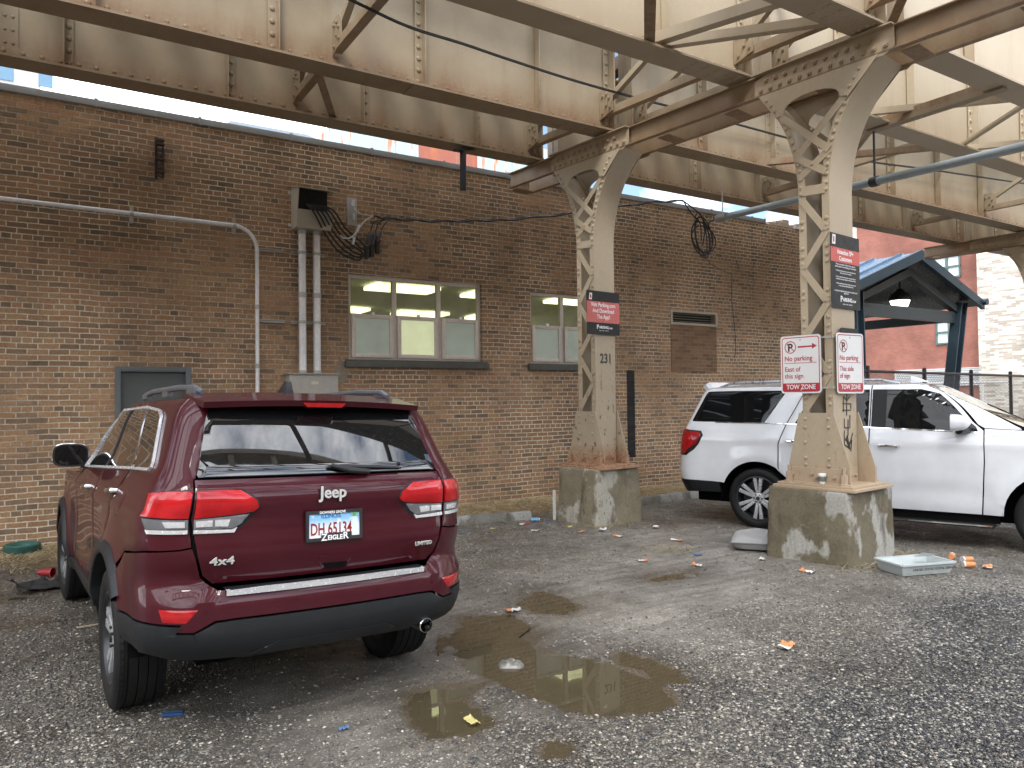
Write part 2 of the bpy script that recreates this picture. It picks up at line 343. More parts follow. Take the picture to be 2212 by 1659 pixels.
def window(x0, x1, z0, z1, zm, n, lit, bars_clip=True):
    w = bpy.data.objects.new('window', None); COL.objects.link(w); w.parent = bld; w.location = Vector(((x0+x1)/2, WY, z0))-bld.location
    y0, y1 = WY+.06, WY+.13; mb = MB(); fw = .055
    mb.box(x0, x0+fw, y0, y1, z0, z1); mb.box(x1-fw, x1, y0, y1, z0, z1); mb.box(x0+fw, x1-fw, y0+.002, y1, z1-fw, z1); mb.box(x0+fw, x1-fw, y0+.002, y1, z0, z0+.045)
    ws = (x1-x0)/n
    for k in range(1, n): mb.box(x0+ws*k-.035, x0+ws*k+.035, y0+.004, y1, z0+.045, z1-fw)
    mb.box(x0+fw, x1-fw, y0+.006, y1, zm-.02, zm+.02)
    sash = MB(); up = MB(); latch = MB()
    for k in range(n):
        a = x0+ws*k+(fw if k == 0 else .035); b = x0+ws*(k+1)-(fw if k == n-1 else .035)
        # lower hopper sash stands proud of the frame
        za, zb = z0+.045, zm+.03; ya, yb = y0-.035, y0+.02
        sash.box(a, a+.06, ya, yb, za, zb); sash.box(b-.06, b, ya, yb, za, zb); sash.box(a+.06, b-.06, ya+.001, yb, za, za+.06); sash.box(a+.06, b-.06, ya+.001, yb, zb-.06, zb)
        latch = MB(); latch.box((a+b)/2-.022, (a+b)/2+.022, ya-.02, ya, zb-.01, zb+.03); mk('latch', latch, M_GALV, w)
        p = MB(); p.box(a+.055, b-.055, y0-.012, y0-.004, za+.05, zb-.05); mk('lower_pane', p, M_FRL if k in lit else M_FR, w, local=False)
        p = MB(); p.box(a, b, y0+.03, y0+.036, zm+.02, z1-fw); mk('upper_pane', p, M_GL, w)
    mk('frame', mb, M_WFR, w, bevel=.004); mk('sash', sash, M_WFR, w, bevel=.006)
    s = MB(); s.box(x0-.07, x1+.09, WY-.07, WY+.055, z0-.105, z0-.012); s.box(x0-.06, x1+.07, WY-.055, WY+.05, z0-.012, z0+.01)
    mk('sill', s, M_SILL, w, bevel=.01)
    return w
window(3.83, 6.08, 2.31, 3.58, 2.97, 3, {1}); window(7.02, 8.42, 2.30, 3.53, 2.94, 2, set())
# the lit room behind the windows
M_ROOM = flat('room_paint', (.44, .44, .35), .9, 0, .06)
rm = MB(); rm.box(2.2, 10.2, WY+.24, WY+12, .5, 3.72)
me = bpy.data.meshes.new('room'); me.from_pydata(rm.v, [], rm.f[0:2]+rm.f[3:]); 
link_mesh('room', me, M_ROOM, bld)
fx = MB(); M_FIX = emit('ceiling_fixture', (1, .93, .62), 2.6)
for i in range(4):
    for j in range(3): fx.box(2.9+i*1.9, 2.9+i*1.9+1.2, WY+1.3+j*3.3, WY+1.9+j*3.3, 3.64, 3.70)
mk('ceiling_light', fx, M_FIX, bld)['kind'] = 'stuff'
# door
d = bpy.data.objects.new('door', None); COL.objects.link(d); d.parent = bld; d.location = Vector((1.25, WY, 0))-bld.location
mb = MB(); mb.box(.805, .87, WY-.02, WY+.14, -.1, 2.176); mb.box(1.62, 1.685, WY-.02, WY+.14, -.1, 2.176); mb.box(.87, 1.62, WY-.018, WY+.14, 2.11, 2.176)
mk('door_frame', mb, M_DOORF, d, bevel=.004); bxt('door_leaf', (.87, WY+.05, -.1), (1.62, WY+.10, 2.11), M_DOOR, d)
# louvred vent and the bricked-up opening below
mb = MB(); a, b, c, e = 10.235, 11.51, 3.115, 3.40
mb.box(a, a+.05, WY-.03, WY+.1, c, e); mb.box(b-.05, b, WY-.03, WY+.1, c, e); mb.box(a+.05, b-.05, WY-.028, WY+.1, e-.045, e); mb.box(a+.05, b-.05, WY-.028, WY+.1, c, c+.045)
v = mk('vent', mb, M_VENTF, bld, bevel=.004)
sl = MB()
for k in range(4):
    z = c+.07+k*.048; sl.add([(a+.05, WY+.0, z), (b-.05, WY+.0, z), (b-.05, WY+.05, z+.012), (a+.05, WY+.05, z+.012), (a+.05, WY+.0, z-.004), (b-.05, WY+.0, z-.004), (b-.05, WY+.05, z+.007), (a+.05, WY+.05, z+.007)], [(0, 1, 2, 3), (7, 6, 5, 4), (0, 4, 5, 1), (3, 2, 6, 7)])
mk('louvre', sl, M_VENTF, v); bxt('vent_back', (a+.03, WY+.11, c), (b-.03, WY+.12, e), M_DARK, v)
bxt('bricked_up_opening', (10.25, WY-.012, 2.2), (11.49, WY+.02, 3.11), M_INFILL, bld)
bxt('patched_strip', (9.13, WY-.008, .62), (9.31, WY+.02, 2.22), m_brick('brick_blackened', [(0, (.018, .018, .02)), (1, (.045, .043, .042))], (.025, .024, .024), (.05, .045, .04), hdr=0), bld)
MMP = flat('mortar_smear', (.26, .215, .165), .9, 0, .35, .6, 30)
for xx, zz, w_, h_ in ((3.70, 2.12, .12, .24),):
    mb = MB()
    n = 14; pts = [(math.cos(2*math.pi*k/n)*w_*rnd.uniform(.6, 1.1), math.sin(2*math.pi*k/n)*h_*rnd.uniform(.6, 1.1)) for k in range(n)]
    mb.prism(pts, lambda u, v_, d_: (xx+u, WY-d_, zz+v_), -.01, .005)
    mk('mortar_patch', mb, MMP, bld)
# unseen blocks added around the camera to shade the low sky and darken reflections
ob = thing('added_opposite_block', 'plain dark brick block added behind the camera, unseen, to shade the low sky', 'building', (0, -24, 0))
mb = MB(); mb.box(-30, 45, -34, -24, 0, 9.5); mk('wall', mb, M_BRICK, ob)
mb = MB()
for k in range(12): mb.box(-26+k*5.6, -23.5+k*5.6, -24.05, -23.95, 1.2, 3.2); mb.box(-26+k*5.6, -23.5+k*5.6, -24.05, -23.95, 5.0, 7.0)
mk('window', mb, M_SILL, ob)['kind'] = 'stuff'
ob2 = thing('added_side_block', 'tall brick block added at the left, unseen, to shade the low sky', 'building', (-26, 0, 0))
mb = MB(); mb.box(-36, -26, -30, 9, 0, 10); mk('wall', mb, M_BRICK, ob2)
# ---- roof things behind the parapet
def P3(u, v, d):
    """a point d metres down the view axis, used once to read sizes off the photograph"""
    return CP+(FW+RT*((u-1106)/1620.117)-UP*((v-829.5)/1620.117))*d
hv = thing('rooftop_duct', 'white metal rooftop duct with a dark slot behind the parapet', 'roof duct', (4.6, 13.2, 5.12))
M_HV = flat('white_duct', (.30, .35, .40), .4, .2, .1)
x0h, x1h, zt = 2.40, 5.36, 6.50
mb = MB(); mb.prism([(x0h, 5.12), (x0h, 6.1), (x0h+.35, zt), (x1h-1.3, zt), (x1h-.5, 6.3), (x1h-.5, 5.12)], lambda u, v_, d_: (u, 13.2+d_, v_), 0, 1.4); mk('duct_body', mb, M_HV, hv)
bxt('slot', (x0h+.9, 13.17, 6.02), (x1h-.9, 13.199, 6.14), M_DARK, hv); bxt('hood_edge', (x0h-.05, 13.08, 6.2), (x1h-.45, 13.19, 6.25), M_HV, hv)
ph = thing('rooftop_penthouse', 'pale blue metal clad penthouse with rust streaks on the roof', 'penthouse', (13, 19, 5.12))
t = NT('rusty_cladding'); p = t.pos(); s = t.sep(p)
pan = t.math('MODULO', t.math('ADD', s[0], 100.), 1.9); red = t.math('COMPARE', t.math('FLOOR', t.math('MODULO', t.math('DIVIDE', t.math('ADD', s[0], 101.2), 1.9), 3.0)), 1.0, .3)
c = t.mix(red, (.42, .60, .62), (.34, .10, .06))
dr = t.ramp(t.noise(5, t.map(p, (1, 1, .12)), 5), [(.5, 0), (.62, 1)])
c = t.mix(t.math('MULTIPLY', dr, t.ramp(t.noise(.5, p, 3), [(.4, .1), (.6, 1)])), c, (.50, .16, .04))
c = t.mix(t.ramp(pan, [(.0, 1), (.03, 0)]), c, (.2, .2, .2)); t.set(Base__Color=c, Roughness=.5)
mb = MB(); mb.box(6.95, 13.98, 19, 24, 5.1, 9.5); mk('clad_wall', mb, t.m, ph)
tw = thing('far_tower', 'distant grey stone tower with arched windows above the roofline', 'tower', (18, 100, 0))
mb = MB(); mb.box(-16, 0.20, 100, 120, 0, 75); mk('tower_wall', mb, flat('pale_stone', (.42, .42, .42), .9), tw)
wn = MB(); ar = [(-.7, 0), (.7, 0), (.7, 2.2), (.5, 2.8), (0, 3.1), (-.5, 2.8), (-.7, 2.2)]
for i in range(5):
    for j in range(9): wn.prism(ar, lambda u, v_, d_: (-14.5+i*3.8+u, 99.95-d_, 12+j*5.2+v_), -.1, .05)
mk('arched_window', wn, flat('tower_glass', (.10, .2, .3), .1), tw)['kind'] = 'stuff'
# ================================================================ elevated railway steelwork
SK = R(6.6); E1 = Vector((math.cos(SK), math.sin(SK), 0)); E2 = Vector((-math.sin(SK), math.cos(SK), 0))
O2 = Vector((7.06, 4.95, 0)); O1 = Vector((6.68, 8.24, 0))
def bentx(Y, a=0.0, off=0.0):       # X on the bent's line at a given Y
    return 7.06+off-(Y-4.95)*math.tan(SK)+a/math.cos(SK)
ZB, ZT = 5.30, 6.85
def girder(Y, X0, X1, stiff, label, splice=(), cover=(), M_ST=M_ST):
    g = thing('girder', label, 'girder', ((X0+X1)/2, Y, ZB), 'riveted plate girders of the elevated railway')
    w = MB(); w.box(X0, X1, Y-.007, Y+.007, ZB+.03, ZT-.03); mk('web', w, M_ST, g)
    for nm, z0, z1, s in (('bottom_flange', ZB, ZB+.022, 1), ('top_flange', ZT-.022, ZT, -1)):
        f = MB(); f.box(X0, X1, Y-.165, Y+.165, z0, z1)
        za = z1 if s > 0 else z0
        for sy in (-1, 1):
            f.box(X0, X1, Y+sy*.007 if sy > 0 else Y-.15, Y+.15 if sy > 0 else Y-.007, min(za, za+s*.014), max(za, za+s*.014))
            f.box(X0, X1, min(Y+sy*.007, Y+sy*.021), max(Y+sy*.007, Y+sy*.021), min(za+s*.014, za+s*.14), max(za+s*.014, za+s*.14))
            n = int((X1-X0)/.17)
            for k in range(n):
                x = X0+.08+k*.17
                f.dome((x, Y+sy*.021, za+s*.085), (0, sy, 0), .024)
                if s > 0:
                    f.dome((x, Y+sy*.095, za+.014), (0, 0, 1), .022)
                    if x < X0+.9 or x > X1-.9: f.dome((x, Y+sy*.10, z0), (0, 0, -1), .024, .012); f.dome((x, Y+sy*.05, z0), (0, 0, -1), .024, .012)
        if s > 0:
            for c0, c1 in cover: f.box(c0, c1, Y-.15, Y+.15, z0-.012, z0)
        mk(nm, f, M_ST, g)
    for x in stiff:
        sgn = -1 if (int(x*7) % 2) else 1; m = MB()
        for sy in (-1, 1):
            ya, yb = Y+sy*.021, Y+sy*.033; m.box(x-.05, x+.05, min(ya, yb), max(ya, yb), ZB+.04, ZT-.04)
            yc = Y+sy*.125; m.box(x+sgn*.05-(.012 if sgn > 0 else 0), x+sgn*.05+(0 if sgn > 0 else .012), min(yb, yc), max(yb, yc), ZB+.04, ZT-.04)
            for k in range(11): m.dome((x-.008*sgn, Y+sy*.033, ZB+.10+k*.135), (0, sy, 0), .030)
        mk('stiffener', m, M_ST, g)
    for x in (X0+.02, X1-.02):
        m = MB()
        for sy in (-1, 1):
            m.box(x-.012, x+.012, min(Y+sy*.007, Y+sy*.14), max(Y+sy*.007, Y+sy*.14), ZB+.023, ZT-.023)
            xx = x+(.06 if x < (X0+X1)/2 else -.06); m.box(xx-.045, xx+.045, min(Y+sy*.021, Y+sy*.033), max(Y+sy*.021, Y+sy*.033), ZB+.04, ZT-.04)
            for k in range(10): m.dome((xx, Y+sy*.033, ZB+.12+k*.14), (0, sy, 0), .030)
        mk('end_plate', m, M_ST, g)
    for x in splice:
        m = MB()
        for sy in (-1, 1):
            m.box(x-.17, x+.17, min(Y+sy*.008, Y+sy*.018), max(Y+sy*.008, Y+sy*.018), ZB+.15, ZT-.15)
            for k in range(9):
                for dx in (-.12, -.05, .05, .12): m.dome((x+dx, Y+sy*.018, ZB+.2+k*.14), (0, sy, 0), .018)
        mk('splice_plate', m, M_ST, g)
    return g
Y1g, Y2g, Y3g, Y4g, Y5g, Y6g = 9.37, 7.87, 5.77, 4.29, 2.2, .7
G = [(Y1g, [-4.8, -3.1, -1.4, .27, 1.95, 3.65, 5.36], 'lowest brown plate girder nearest the brick wall, left of the columns'),
     (Y2g, [-4.7, -3.0, -1.3, .39, 2.06, 3.73, 5.41], 'sooty plate girder over the left column, above the girder by the wall'),
     (Y3g, [-4.6, -2.9, -1.2, .5, 2.2, 3.9, 5.6], 'pale plate girder left of the right column, at the top middle'),
     (Y4g, [-4.6, -2.9, -1.2, .5, 2.2, 3.9, 5.6], 'plate girder crossing the top edge above the right column'),
     (Y5g, [-2.9, .5, 3.9], 'plate girder overhead mirrored in the rear window of the red car')]
for i, (Y, st, lb) in enumerate(G):
    girder(Y, -6.0, bentx(Y)+(-.12 if i else -.10), st, lb, splice=(-.35,) if i < 2 else (), cover=[(3.6, 4.9)] if i == 1 else (), M_ST=M_STLIT if i in (2, 3) else M_ST)
BL = 12.2
GR = ['far plate girder right of the left column, lowest above the wall and red building', 'second plate girder from the wall, right of the left column with a dark soot patch',
      'sunlit cream plate girder behind the grey pipe, right of the right column', 'plate girder leaving the top right corner of the photo']
for i, (Y, lb) in enumerate(zip((Y1g, Y2g, Y3g, Y4g), GR)):
    x0 = bentx(Y)+.16; girder(Y, x0, bentx(Y, 0, BL)-.12, [x0+1.45+k*1.62 for k in range(6)], lb, splice=(x0+3.1,) if i < 2 else (), M_ST=M_STLIT if i > 1 else M_ST)
for i, (Y, lb) in enumerate(zip((Y1g, Y2g), ('plate girder past the farthest column, beside the wall line', 'plate girder past the farthest column, second from the wall line'))):
    x0 = bentx(Y, 0, BL)+.16; girder(Y, x0, x0+11, [x0+1.45+k*1.62 for k in range(6)], lb)
# timber deck over the two tracks next to the wall
bm = bmesh.new(); vd = {}; xs_ = [-6.0]; 
while xs_[-1] < 30: xs_ += [xs_[-1]+.23, xs_[-1]+.62]
ys_ = [7.3, 7.5, 8.0, 8.2, 9.05, 9.25, 9.75, 9.95]
def VV(x, y):
    if (x, y) not in vd: vd[(x, y)] = bm.verts.new((x, y, ZT+.004))
    return vd[(x, y)]
for i in range(len(xs_)-1):
    for j in range(len(ys_)-1):
        if i % 2 == 0 or j in (0, 6): bm.faces.new([VV(xs_[i], ys_[j]), VV(xs_[i+1], ys_[j]), VV(xs_[i+1], ys_[j+1]), VV(xs_[i], ys_[j+1])])
r_ = bmesh.ops.extrude_face_region(bm, geom=bm.faces[:]); bmesh.ops.translate(bm, vec=(0, 0, .2), verts=[v for v in r_['geom'] if isinstance(v, bmesh.types.BMVert)])
finish(bm); me = bpy.data.meshes.new('track_deck'); bm.to_mesh(me); bm.free()
tag(link_mesh('track_deck', me, M_TIE), 'dark timber track deck on top of the two girders nearest the wall', 'track deck')
# ---- columns
def arch(z):   # how far the channel webs flare apart towards the top
    return 0 if z < 3.8 else .40*((z-3.8)/1.25)**2 + .06*((z-3.8)/1.25)**6
ZS = [.80, 1.2, 1.6, 2.2, 2.8, 3.4, 3.8]+[3.8+1.24*k/14 for k in range(1, 15)]
def column(O, a0, a1, b0, b1, label, mat, ang0=0.0, right_extra=.22):
    c = thing('steel_column', label, 'column', (O.x, O.y, .76), 'riveted steel columns of the elevated railway')
    def P(a, b, z): return O+E1*a+E2*b+Vector((0, 0, z))
    bc = (b0+b1)/2
    for s, b in ((-1, b0), (1, b1)):
        ex = right_extra if s < 0 else 0
        fl = lambda z: s*(arch(z)*(1+ex*max(0, z-4.3)/.7))
        w = MB(); n = len(ZS)
        P4 = [P(a, b+fl(z)+d*-s, z) for z in ZS for a, d in ((a0, 0), (a1, 0), (a1, .012), (a0, .012))]
        F = [(4*i+k, 4*i+(k+1) % 4, 4*i+4+(k+1) % 4, 4*i+4+k) for i in range(n-1) for k in range(4)]+[(0, 3, 2, 1), (4*n-4, 4*n-3, 4*n-2, 4*n-1)]
        w.add(P4, F); mk('channel_web', w, mat, c)
        for a, sa in ((a0, -1), (a1, 1)):
            f = MB(); wd = .082
            P4 = [P(a+sa*dd, b+fl(z)-s*bb, z) for z in ZS for bb, dd in ((0, 0), (wd, 0), (wd, .012), (0, .012))]
            f.add(P4, F)
            z = 1.62; k = 0
            while z < 4.95:
                for dz in (0, .072): f.dome(P(a+sa*.012, b+fl(z+dz)-s*.035, z+dz), E1*sa, .024, .019)
                if k % 2 == 0 and z > 1.7: f.dome(P(a+sa*.012, b+fl(z+.16)-s*.035, z+.16), E1*sa, .024, .019)
                z += .37 if z < 3.5 else .25; k += 1
            mk('chord_angle', f, mat, c)
    for a, sa in ((a0, -1), (a1, 1)):
        l = MB(); off = a+sa*.018; xin = .035
        z = 1.56; k = 0; dz = .37
        while z+dz < 3.95:
            p0 = P(off, (b1-xin) if k % 2 == 0 else (b0+xin), z); p1 = P(off, (b0+xin) if k % 2 == 0 else (b1-xin), z+dz)
            l.bar(p0, p1, .008, .075, E1.cross(Vector((0, 0, 1)))); z += dz; k += 1
        mk('lacing', l, mat, c)
        bt = MB(); zb = z+.07
        bt.bar(P(off, b0+xin, zb), P(off, b1-xin, zb+.02), .008, .10, E1.cross(Vector((0, 0, 1))))
        # crossed bars in the flare
        for (z0, z1) in ((4.02, 4.24), (4.24, 4.76)):
            l0, l1 = b1+arch(z0)-xin, b1+arch(z1)-xin; r0_, r1_ = b0-arch(z0)+xin, b0-arch(z1)+xin
            bt.bar(P(off, l0, z0), P(off, r1_, z1), .008, .075, E2); bt.bar(P(off+sa*.009, r0_, z0), P(off+sa*.009, l1, z1), .008, .075, E2)
            bt.dome(P(off+sa*.012, (l0+r0_)/2, (z0+z1)/2), E1*sa, .02)
        mk('cross_bar', bt, mat, c)
        # arched gusset plate under the cross beam
        top = 5.03; poly = [(b1+arch(top)+.0, top), (b1+arch(4.72), 4.72), (b1+arch(4.72)-.085, 4.745)]
        for k in range(13):
            th = math.pi*k/12; poly.append((bc+(b1+arch(4.72)-.085-bc)*math.cos(th), 4.745+.145*math.sin(th)**.8))
        poly += [(b0-arch(4.72)+.085, 4.745), (b0-arch(4.72), 4.72), (b0-arch(top)*(1+right_extra), top)]
        g = MB(); g.prism(poly, lambda u, v_, d_: P(a+sa*(.024+d_), u, v_), 0, .010)
        for s, b in ((-1, b0), (1, b1)):
            for k in range(4):
                zz = 4.74+k*.072; g.dome(P(a+sa*.034, b+s*arch(zz)-s*.035, zz), E1*sa, .02, .018)
        mk('arched_gusset', g, mat, c)
        q = MB(); q.prism([(b1+.028, 1.53), (b1+.155, .965), (b1+.155, .80), (b0-.18, .80), (b0-.18, .965), (b0-.01, 1.53)], lambda u, v_, d_: P(a+sa*(.026+d_), u, v_), 0, .014)
        for bb in (b1-.04, b0+.045):
            for zz in (1.47, 1.38, 1.22, 1.06, .99, .88): q.dome(P(a+sa*.04, bb, zz), E1*sa, .021, .02, 6)
        q.prism([(b1+.155, .96), (b1+.155, .80), (b0-.18, .80), (b0-.18, .96)], lambda u, v_, d_: P(a+sa*(.041+d_), u, v_), 0, .016)
        q.box(0, 0, 0, 0, 0, 0) if False else None
        for bb in (b1+.1, b1-.12, bc, b0-.02, b0-.12): q.nut(P(a+sa*.057, bb, .885+.02*math.sin(bb*40)), E1*sa, .021, .016)
        mk('base_gusset', q, mat, c)
    # side angles, base plates, anchor bolts
    s_ = MB()
    for s, b in ((-1, b0), (1, b1)):
        s_.prism([(a0+.02, .80), (a1-.02, .80), (a1-.02, .96), (a0+.02, .96)], lambda u, v_, d_: P(u, b+s*(.001+d_), v_), 0, .016)
        for k in range(4): s_.nut(P(a0+.08+k*(a1-a0-.16)/3, b+s*.017, .87), E2*s, .02, .016)
    mk('base_angle', s_, mat, c)
    pb = MB(); M = Matrix.Translation(O) @ Matrix.Rotation(SK, 4, 'Z')
    pb.box(a0-.13, a1+.15, b0-.24, b1+.24, .775, .80, M); pb.box(a0-.17, a1+.2, b0-.28, b1+.27, .745, .775, M)
    pb.box(a0-.10, a0-.042, b0-.20, b1+.18, .80, .812, M); mk('base_plate', pb, mat, c, bevel=.004)
    for aa in (a0-.075, a1+.085):
        for bb in (b0-.13, b1+.13):
            m = MB(); m.cyl(P(aa, bb, .80), P(aa, bb, .82), .05, 14); m.cyl(P(aa, bb, .82), P(aa, bb, .87), .036, 6); m.cyl(P(aa, bb, .87), P(aa, bb, .91), .036, 6); m.cyl(P(aa, bb, .91), P(aa, bb, .98), .018, 10)
            mk('anchor_bolt', m, mat, c)
    return c
column(O2, -.2, .25, -.2, .14, 'cream steel column at right, on mossy pedestal, carrying parking signs', M_COL)
column(O1, -.2, .17, -.115, .225, 'paint-chipped cream column numbered 231 in the middle, on splashed pedestal', M_COLR)
O3 = Vector((18.95, 7.86, 0)); column(O3, -.2, .2, -.17, .17, 'farthest steel column with arched head at the right edge', M_COL)
# ---- pedestals
def pedestal(poly_b, poly_t, z1, mat, label):
    n = 4; mb = MB(); mb.add([(x, y, -.25) for x, y in poly_b]+[(x, y, z1) for x, y in poly_t], [(3, 2, 1, 0), (4, 5, 6, 7)]+[(k, (k+1) % 4, 4+(k+1) % 4, 4+k) for k in range(4)])
    me = bpy.data.meshes.new('concrete_pedestal'); me.from_pydata(mb.v, [], mb.f); bm = bmesh.new(); bm.from_mesh(me)
    bmesh.ops.recalc_face_normals(bm, faces=bm.faces)
    bmesh.ops.bevel(bm, geom=list(bm.edges), offset=.028, segments=3, profile=.5, affect='EDGES')
    bmesh.ops.subdivide_edges(bm, edges=[e for e in bm.edges if e.calc_length() > .3], cuts=14, use_grid_fill=True)
    from mathutils import noise
    for v in bm.verts:
        k = noise.noise(v.co*5)*.010+noise.noise(v.co*14)*.004; v.co += Vector((k, -k, k*.5))
    finish(bm, 50); bm.to_mesh(me); bm.free(); o_ = link_mesh('concrete_pedestal', me, mat); return tag(o_, label, 'pedestal', 'concrete pedestals under the columns')
pedestal([(6.77, 4.50), (7.74, 4.60), (7.62, 5.50), (6.60, 5.40)], [(6.74, 4.50), (7.66, 4.60), (7.56, 5.44), (6.62, 5.36)], .752, M_CON2, 'mossy brown concrete pedestal under the right column, grey cushion beside it')
pedestal([(6.27, 7.84), (7.17, 7.94), (7.08, 8.72), (6.17, 8.63)], [(6.31, 7.88), (7.13, 7.96), (7.04, 8.68), (6.20, 8.60)], .752, M_CON1, 'paint splashed concrete pedestal under column 231, near the brick wall')
pedestal([(17.6, 8.0), (18.5, 8.1), (18.4, 8.95), (17.5, 8.85)], [(17.6, 8.0), (18.5, 8.1), (18.4, 8.95), (17.5, 8.85)], .752, M_CON2, 'concrete pedestal under the farthest column')
M_STP = m_steel('steel_side_plate', (.45, .365, .25), soot=.6, zlo=5.13, band=.3)
# ---- cross beams (bents)
def bent(off, label, bs):
    c = thing('cross_beam', label, 'cross beam', (7.06+off, 4.95, 5.0), 'cross beams on top of the columns')
    O = O2+Vector((off, 0, 0))
    def P(a, b, z): return O+E1*a+E2*b+Vector((0, 0, z))
    B0, B1 = -9.5, 5.05
    for a, s in ((-.16, -1), (.21, 1)):
        m = MB(); up = E1
        m.prism([(B0, 5.045), (B1, 5.045), (B1, 5.255), (B0, 5.255)], lambda u, v_, d_: P(a+s*d_, u, v_), 0, .012)
        m.prism([(B0, 5.255), (B1, 5.255), (B1, 5.267), (B0, 5.267)], lambda u, v_, d_: P(a+s*d_, u, v_), -.001, .075)
        m.prism([(B0, 5.033), (B1, 5.033), (B1, 5.045), (B0, 5.045)], lambda u, v_, d_: P(a+s*d_, u, v_), -.001, .075)
        mk('channel', m, M_STB, c)
        for bcen in bs:                    # riveted side plate over each column
            f = MB(); l, r_ = bcen+.66, bcen-.86
            f.prism([(l, 5.03), (l, 5.21), (l-.12, 5.255), (r_, 5.262), (r_, 5.06), (r_+.1, 5.0)], lambda u, v_, d_: P(a+s*(.102+d_)-s*.045, u, v_), 0, .012)
            f.prism([(l, 5.213), (r_, 5.268), (r_, 5.28), (l, 5.262)] if False else [(l, 5.262), (r_, 5.262), (r_, 5.274), (l, 5.274)], lambda u, v_, d_: P(a+s*(.07+d_), u, v_), 0, .06)
            n = 13
            for k in range(n):
                bb = r_+.08+k*(l-r_-.16)/(n-1); f.nut(P(a+s*.069, bb, 5.09), E1*s, .027, .018)
                if 0 < k < n-1: f.nut(P(a+s*.069, bb+.05, 5.185), E1*s, .027, .018)
            mk('side_plate', f, M_STP, c)
    m = MB()
    for b in [x*1.0 for x in range(-9, 6)]:
        m.prism([(b-.09, -.15), (b+.09, -.15), (b+.09, .2), (b-.09, .2)], lambda u, v_, d_: P(v_, u, 5.012+d_), 0, .010)
    mk('tie_plate', m, M_STB, c)
    return c
B1c = (O1-O2).dot(E2)
bent(0, 'riveted cross beam joining the heads of the two near columns', [-.03, B1c+.06]); bent(BL-.35, 'riveted cross beam over the farthest column, at the right edge', [-.03, B1c+.06])
# ---- cross frames between girder ends, bracing struts
def lbar(m, p, q, w=.09, side=1):
    p = Vector(p); q = Vector(q); d = (q-p).normalized(); h = d.cross(Vector((0, 0, 1))).normalized(); v = h.cross(d)
    m.bar(p, q, w, .011); m.bar(p+h*(w/2-.006)*side+Vector((0, 0, w/2)), q+h*(w/2-.006)*side+Vector((0, 0, w/2)), .011, w-.011)
def crossframe(Ya, Yb, X, a, where):
    xa, xb = (bentx(Ya, a), bentx(Yb, a)) if X is None else (X, X)
    c = thing('cross_frame', 'bolted cross frame with two diagonals '+where, 'cross frame', ((xa+xb)/2, (Ya+Yb)/2, 5.4), 'cross frames bolted between the girders')
    m = MB(); ya, yb = Ya-.04, Yb+.04; lbar(m, (xa, ya, 5.50), (xb, yb, 5.50), .10); mk('lower_angle', m, M_ST, c)
    for p, q in (((xa, ya, 5.62), (xb, yb, 6.65)), ((xa+.03, ya, 6.65), (xb+.03, yb, 5.62))):
        m = MB(); lbar(m, p, q, .075); mk('diagonal', m, M_ST, c)
    m = MB(); lbar(m, (xa, ya, 6.70), (xb, yb, 6.70), .10); mk('upper_angle', m, M_ST, c)
    for (x, y, s) in ((xa, Ya-.02, -1), (xb, Yb+.02, 1)):
        m = MB()
        pl = [(y+s*.0, 5.46), (y+s*.27, 5.52), (y+s*.27, 5.78), (y+s*.2, 5.84), (y+s*.0, 5.84)]
        m.prism(pl, lambda u, v_, d_: (x+.012-.06+d_, u, v_), 0, .01)
        for u, v_ in ((.07, 5.53), (.07, 5.76), (.15, 5.62), (.2, 5.7), (.22, 5.57), (.15, 5.77)): m.nut((x-.05, y+s*u, v_), (-1, 0, 0), .02, .015)
        mk('gusset_plate', m, M_ST, c)
for (ya, yb, wh) in ((Y1g, Y2g, 'left of the left column head'), (Y2g, Y3g, 'between the two column heads'), (Y3g, Y4g, 'left of the right column head'), (Y4g, Y5g, 'above the right column, at the top edge')):
    crossframe(ya, yb, None, -.26, wh)
for (ya, yb, wh) in ((Y2g, Y3g, 'just behind the beam, between the column heads'), (Y3g, Y4g, 'just behind the right column head')): crossframe(ya, yb, None, .34, wh)
for X, (ya, yb), wh in ((2.75, (Y1g, Y2g), 'above the wire boxes, beside the wall'), (2.75, (Y2g, Y3g), 'at the upper left, hanging past the girder'),
                    (11.6, (Y1g, Y2g), 'behind the right column, beside the wall'), (11.4, (Y2g, Y3g), 'behind the grey pipe on the right'), (16.6, (Y1g, Y2g), 'above the blue canopy'), (16.6, (Y2g, Y3g), 'near the farthest column, second row')):
    crossframe(ya, yb, X, 0, wh)
for yl, lb in ((.75, 'open lattice girder overhead, mirrored in the rear window of the red car'), (-1.2, 'second open lattice girder overhead behind the camera')):
    lg = thing('lattice_girder', lb, 'girder', (1, yl, 5.4)); m = MB(); m.box(-6, 8, yl-.09, yl+.09, 5.36, 5.50); m.box(-6, 8, yl-.07, yl+.07, 6.5, 6.6); mk('chord', m, M_ST, lg)
    m = MB()
    for k in range(15): m.box(-5.9+k*.95, -5.78+k*.95, yl-.05, yl+.05, 5.5, 6.5)
    mk('lattice_posts', m, M_ST, lg)['kind'] = 'stuff'
def brace(p, q, lb, w=.10, mat=None):
    m = MB(); lbar(m, p, q, w); p = Vector(p); q = Vector(q); d = (q-p).normalized(); h = d.cross(Vector((0, 0, 1))).normalized()
    o_ = mk('brace', m, mat or M_ST); tag(o_, lb, 'brace', 'long angle braces under the tracks')
Z_ = 5.36
brace((5.35, 5.72, Z_), (4.1, 4.35, Z_), 'short dark brace rising to the top edge, upper middle', .11)
brace((5.42, 5.80, Z_), (6.6, 4.45, Z_), 'lower of two pale braces running left from the right column head', .09, M_STLIT)
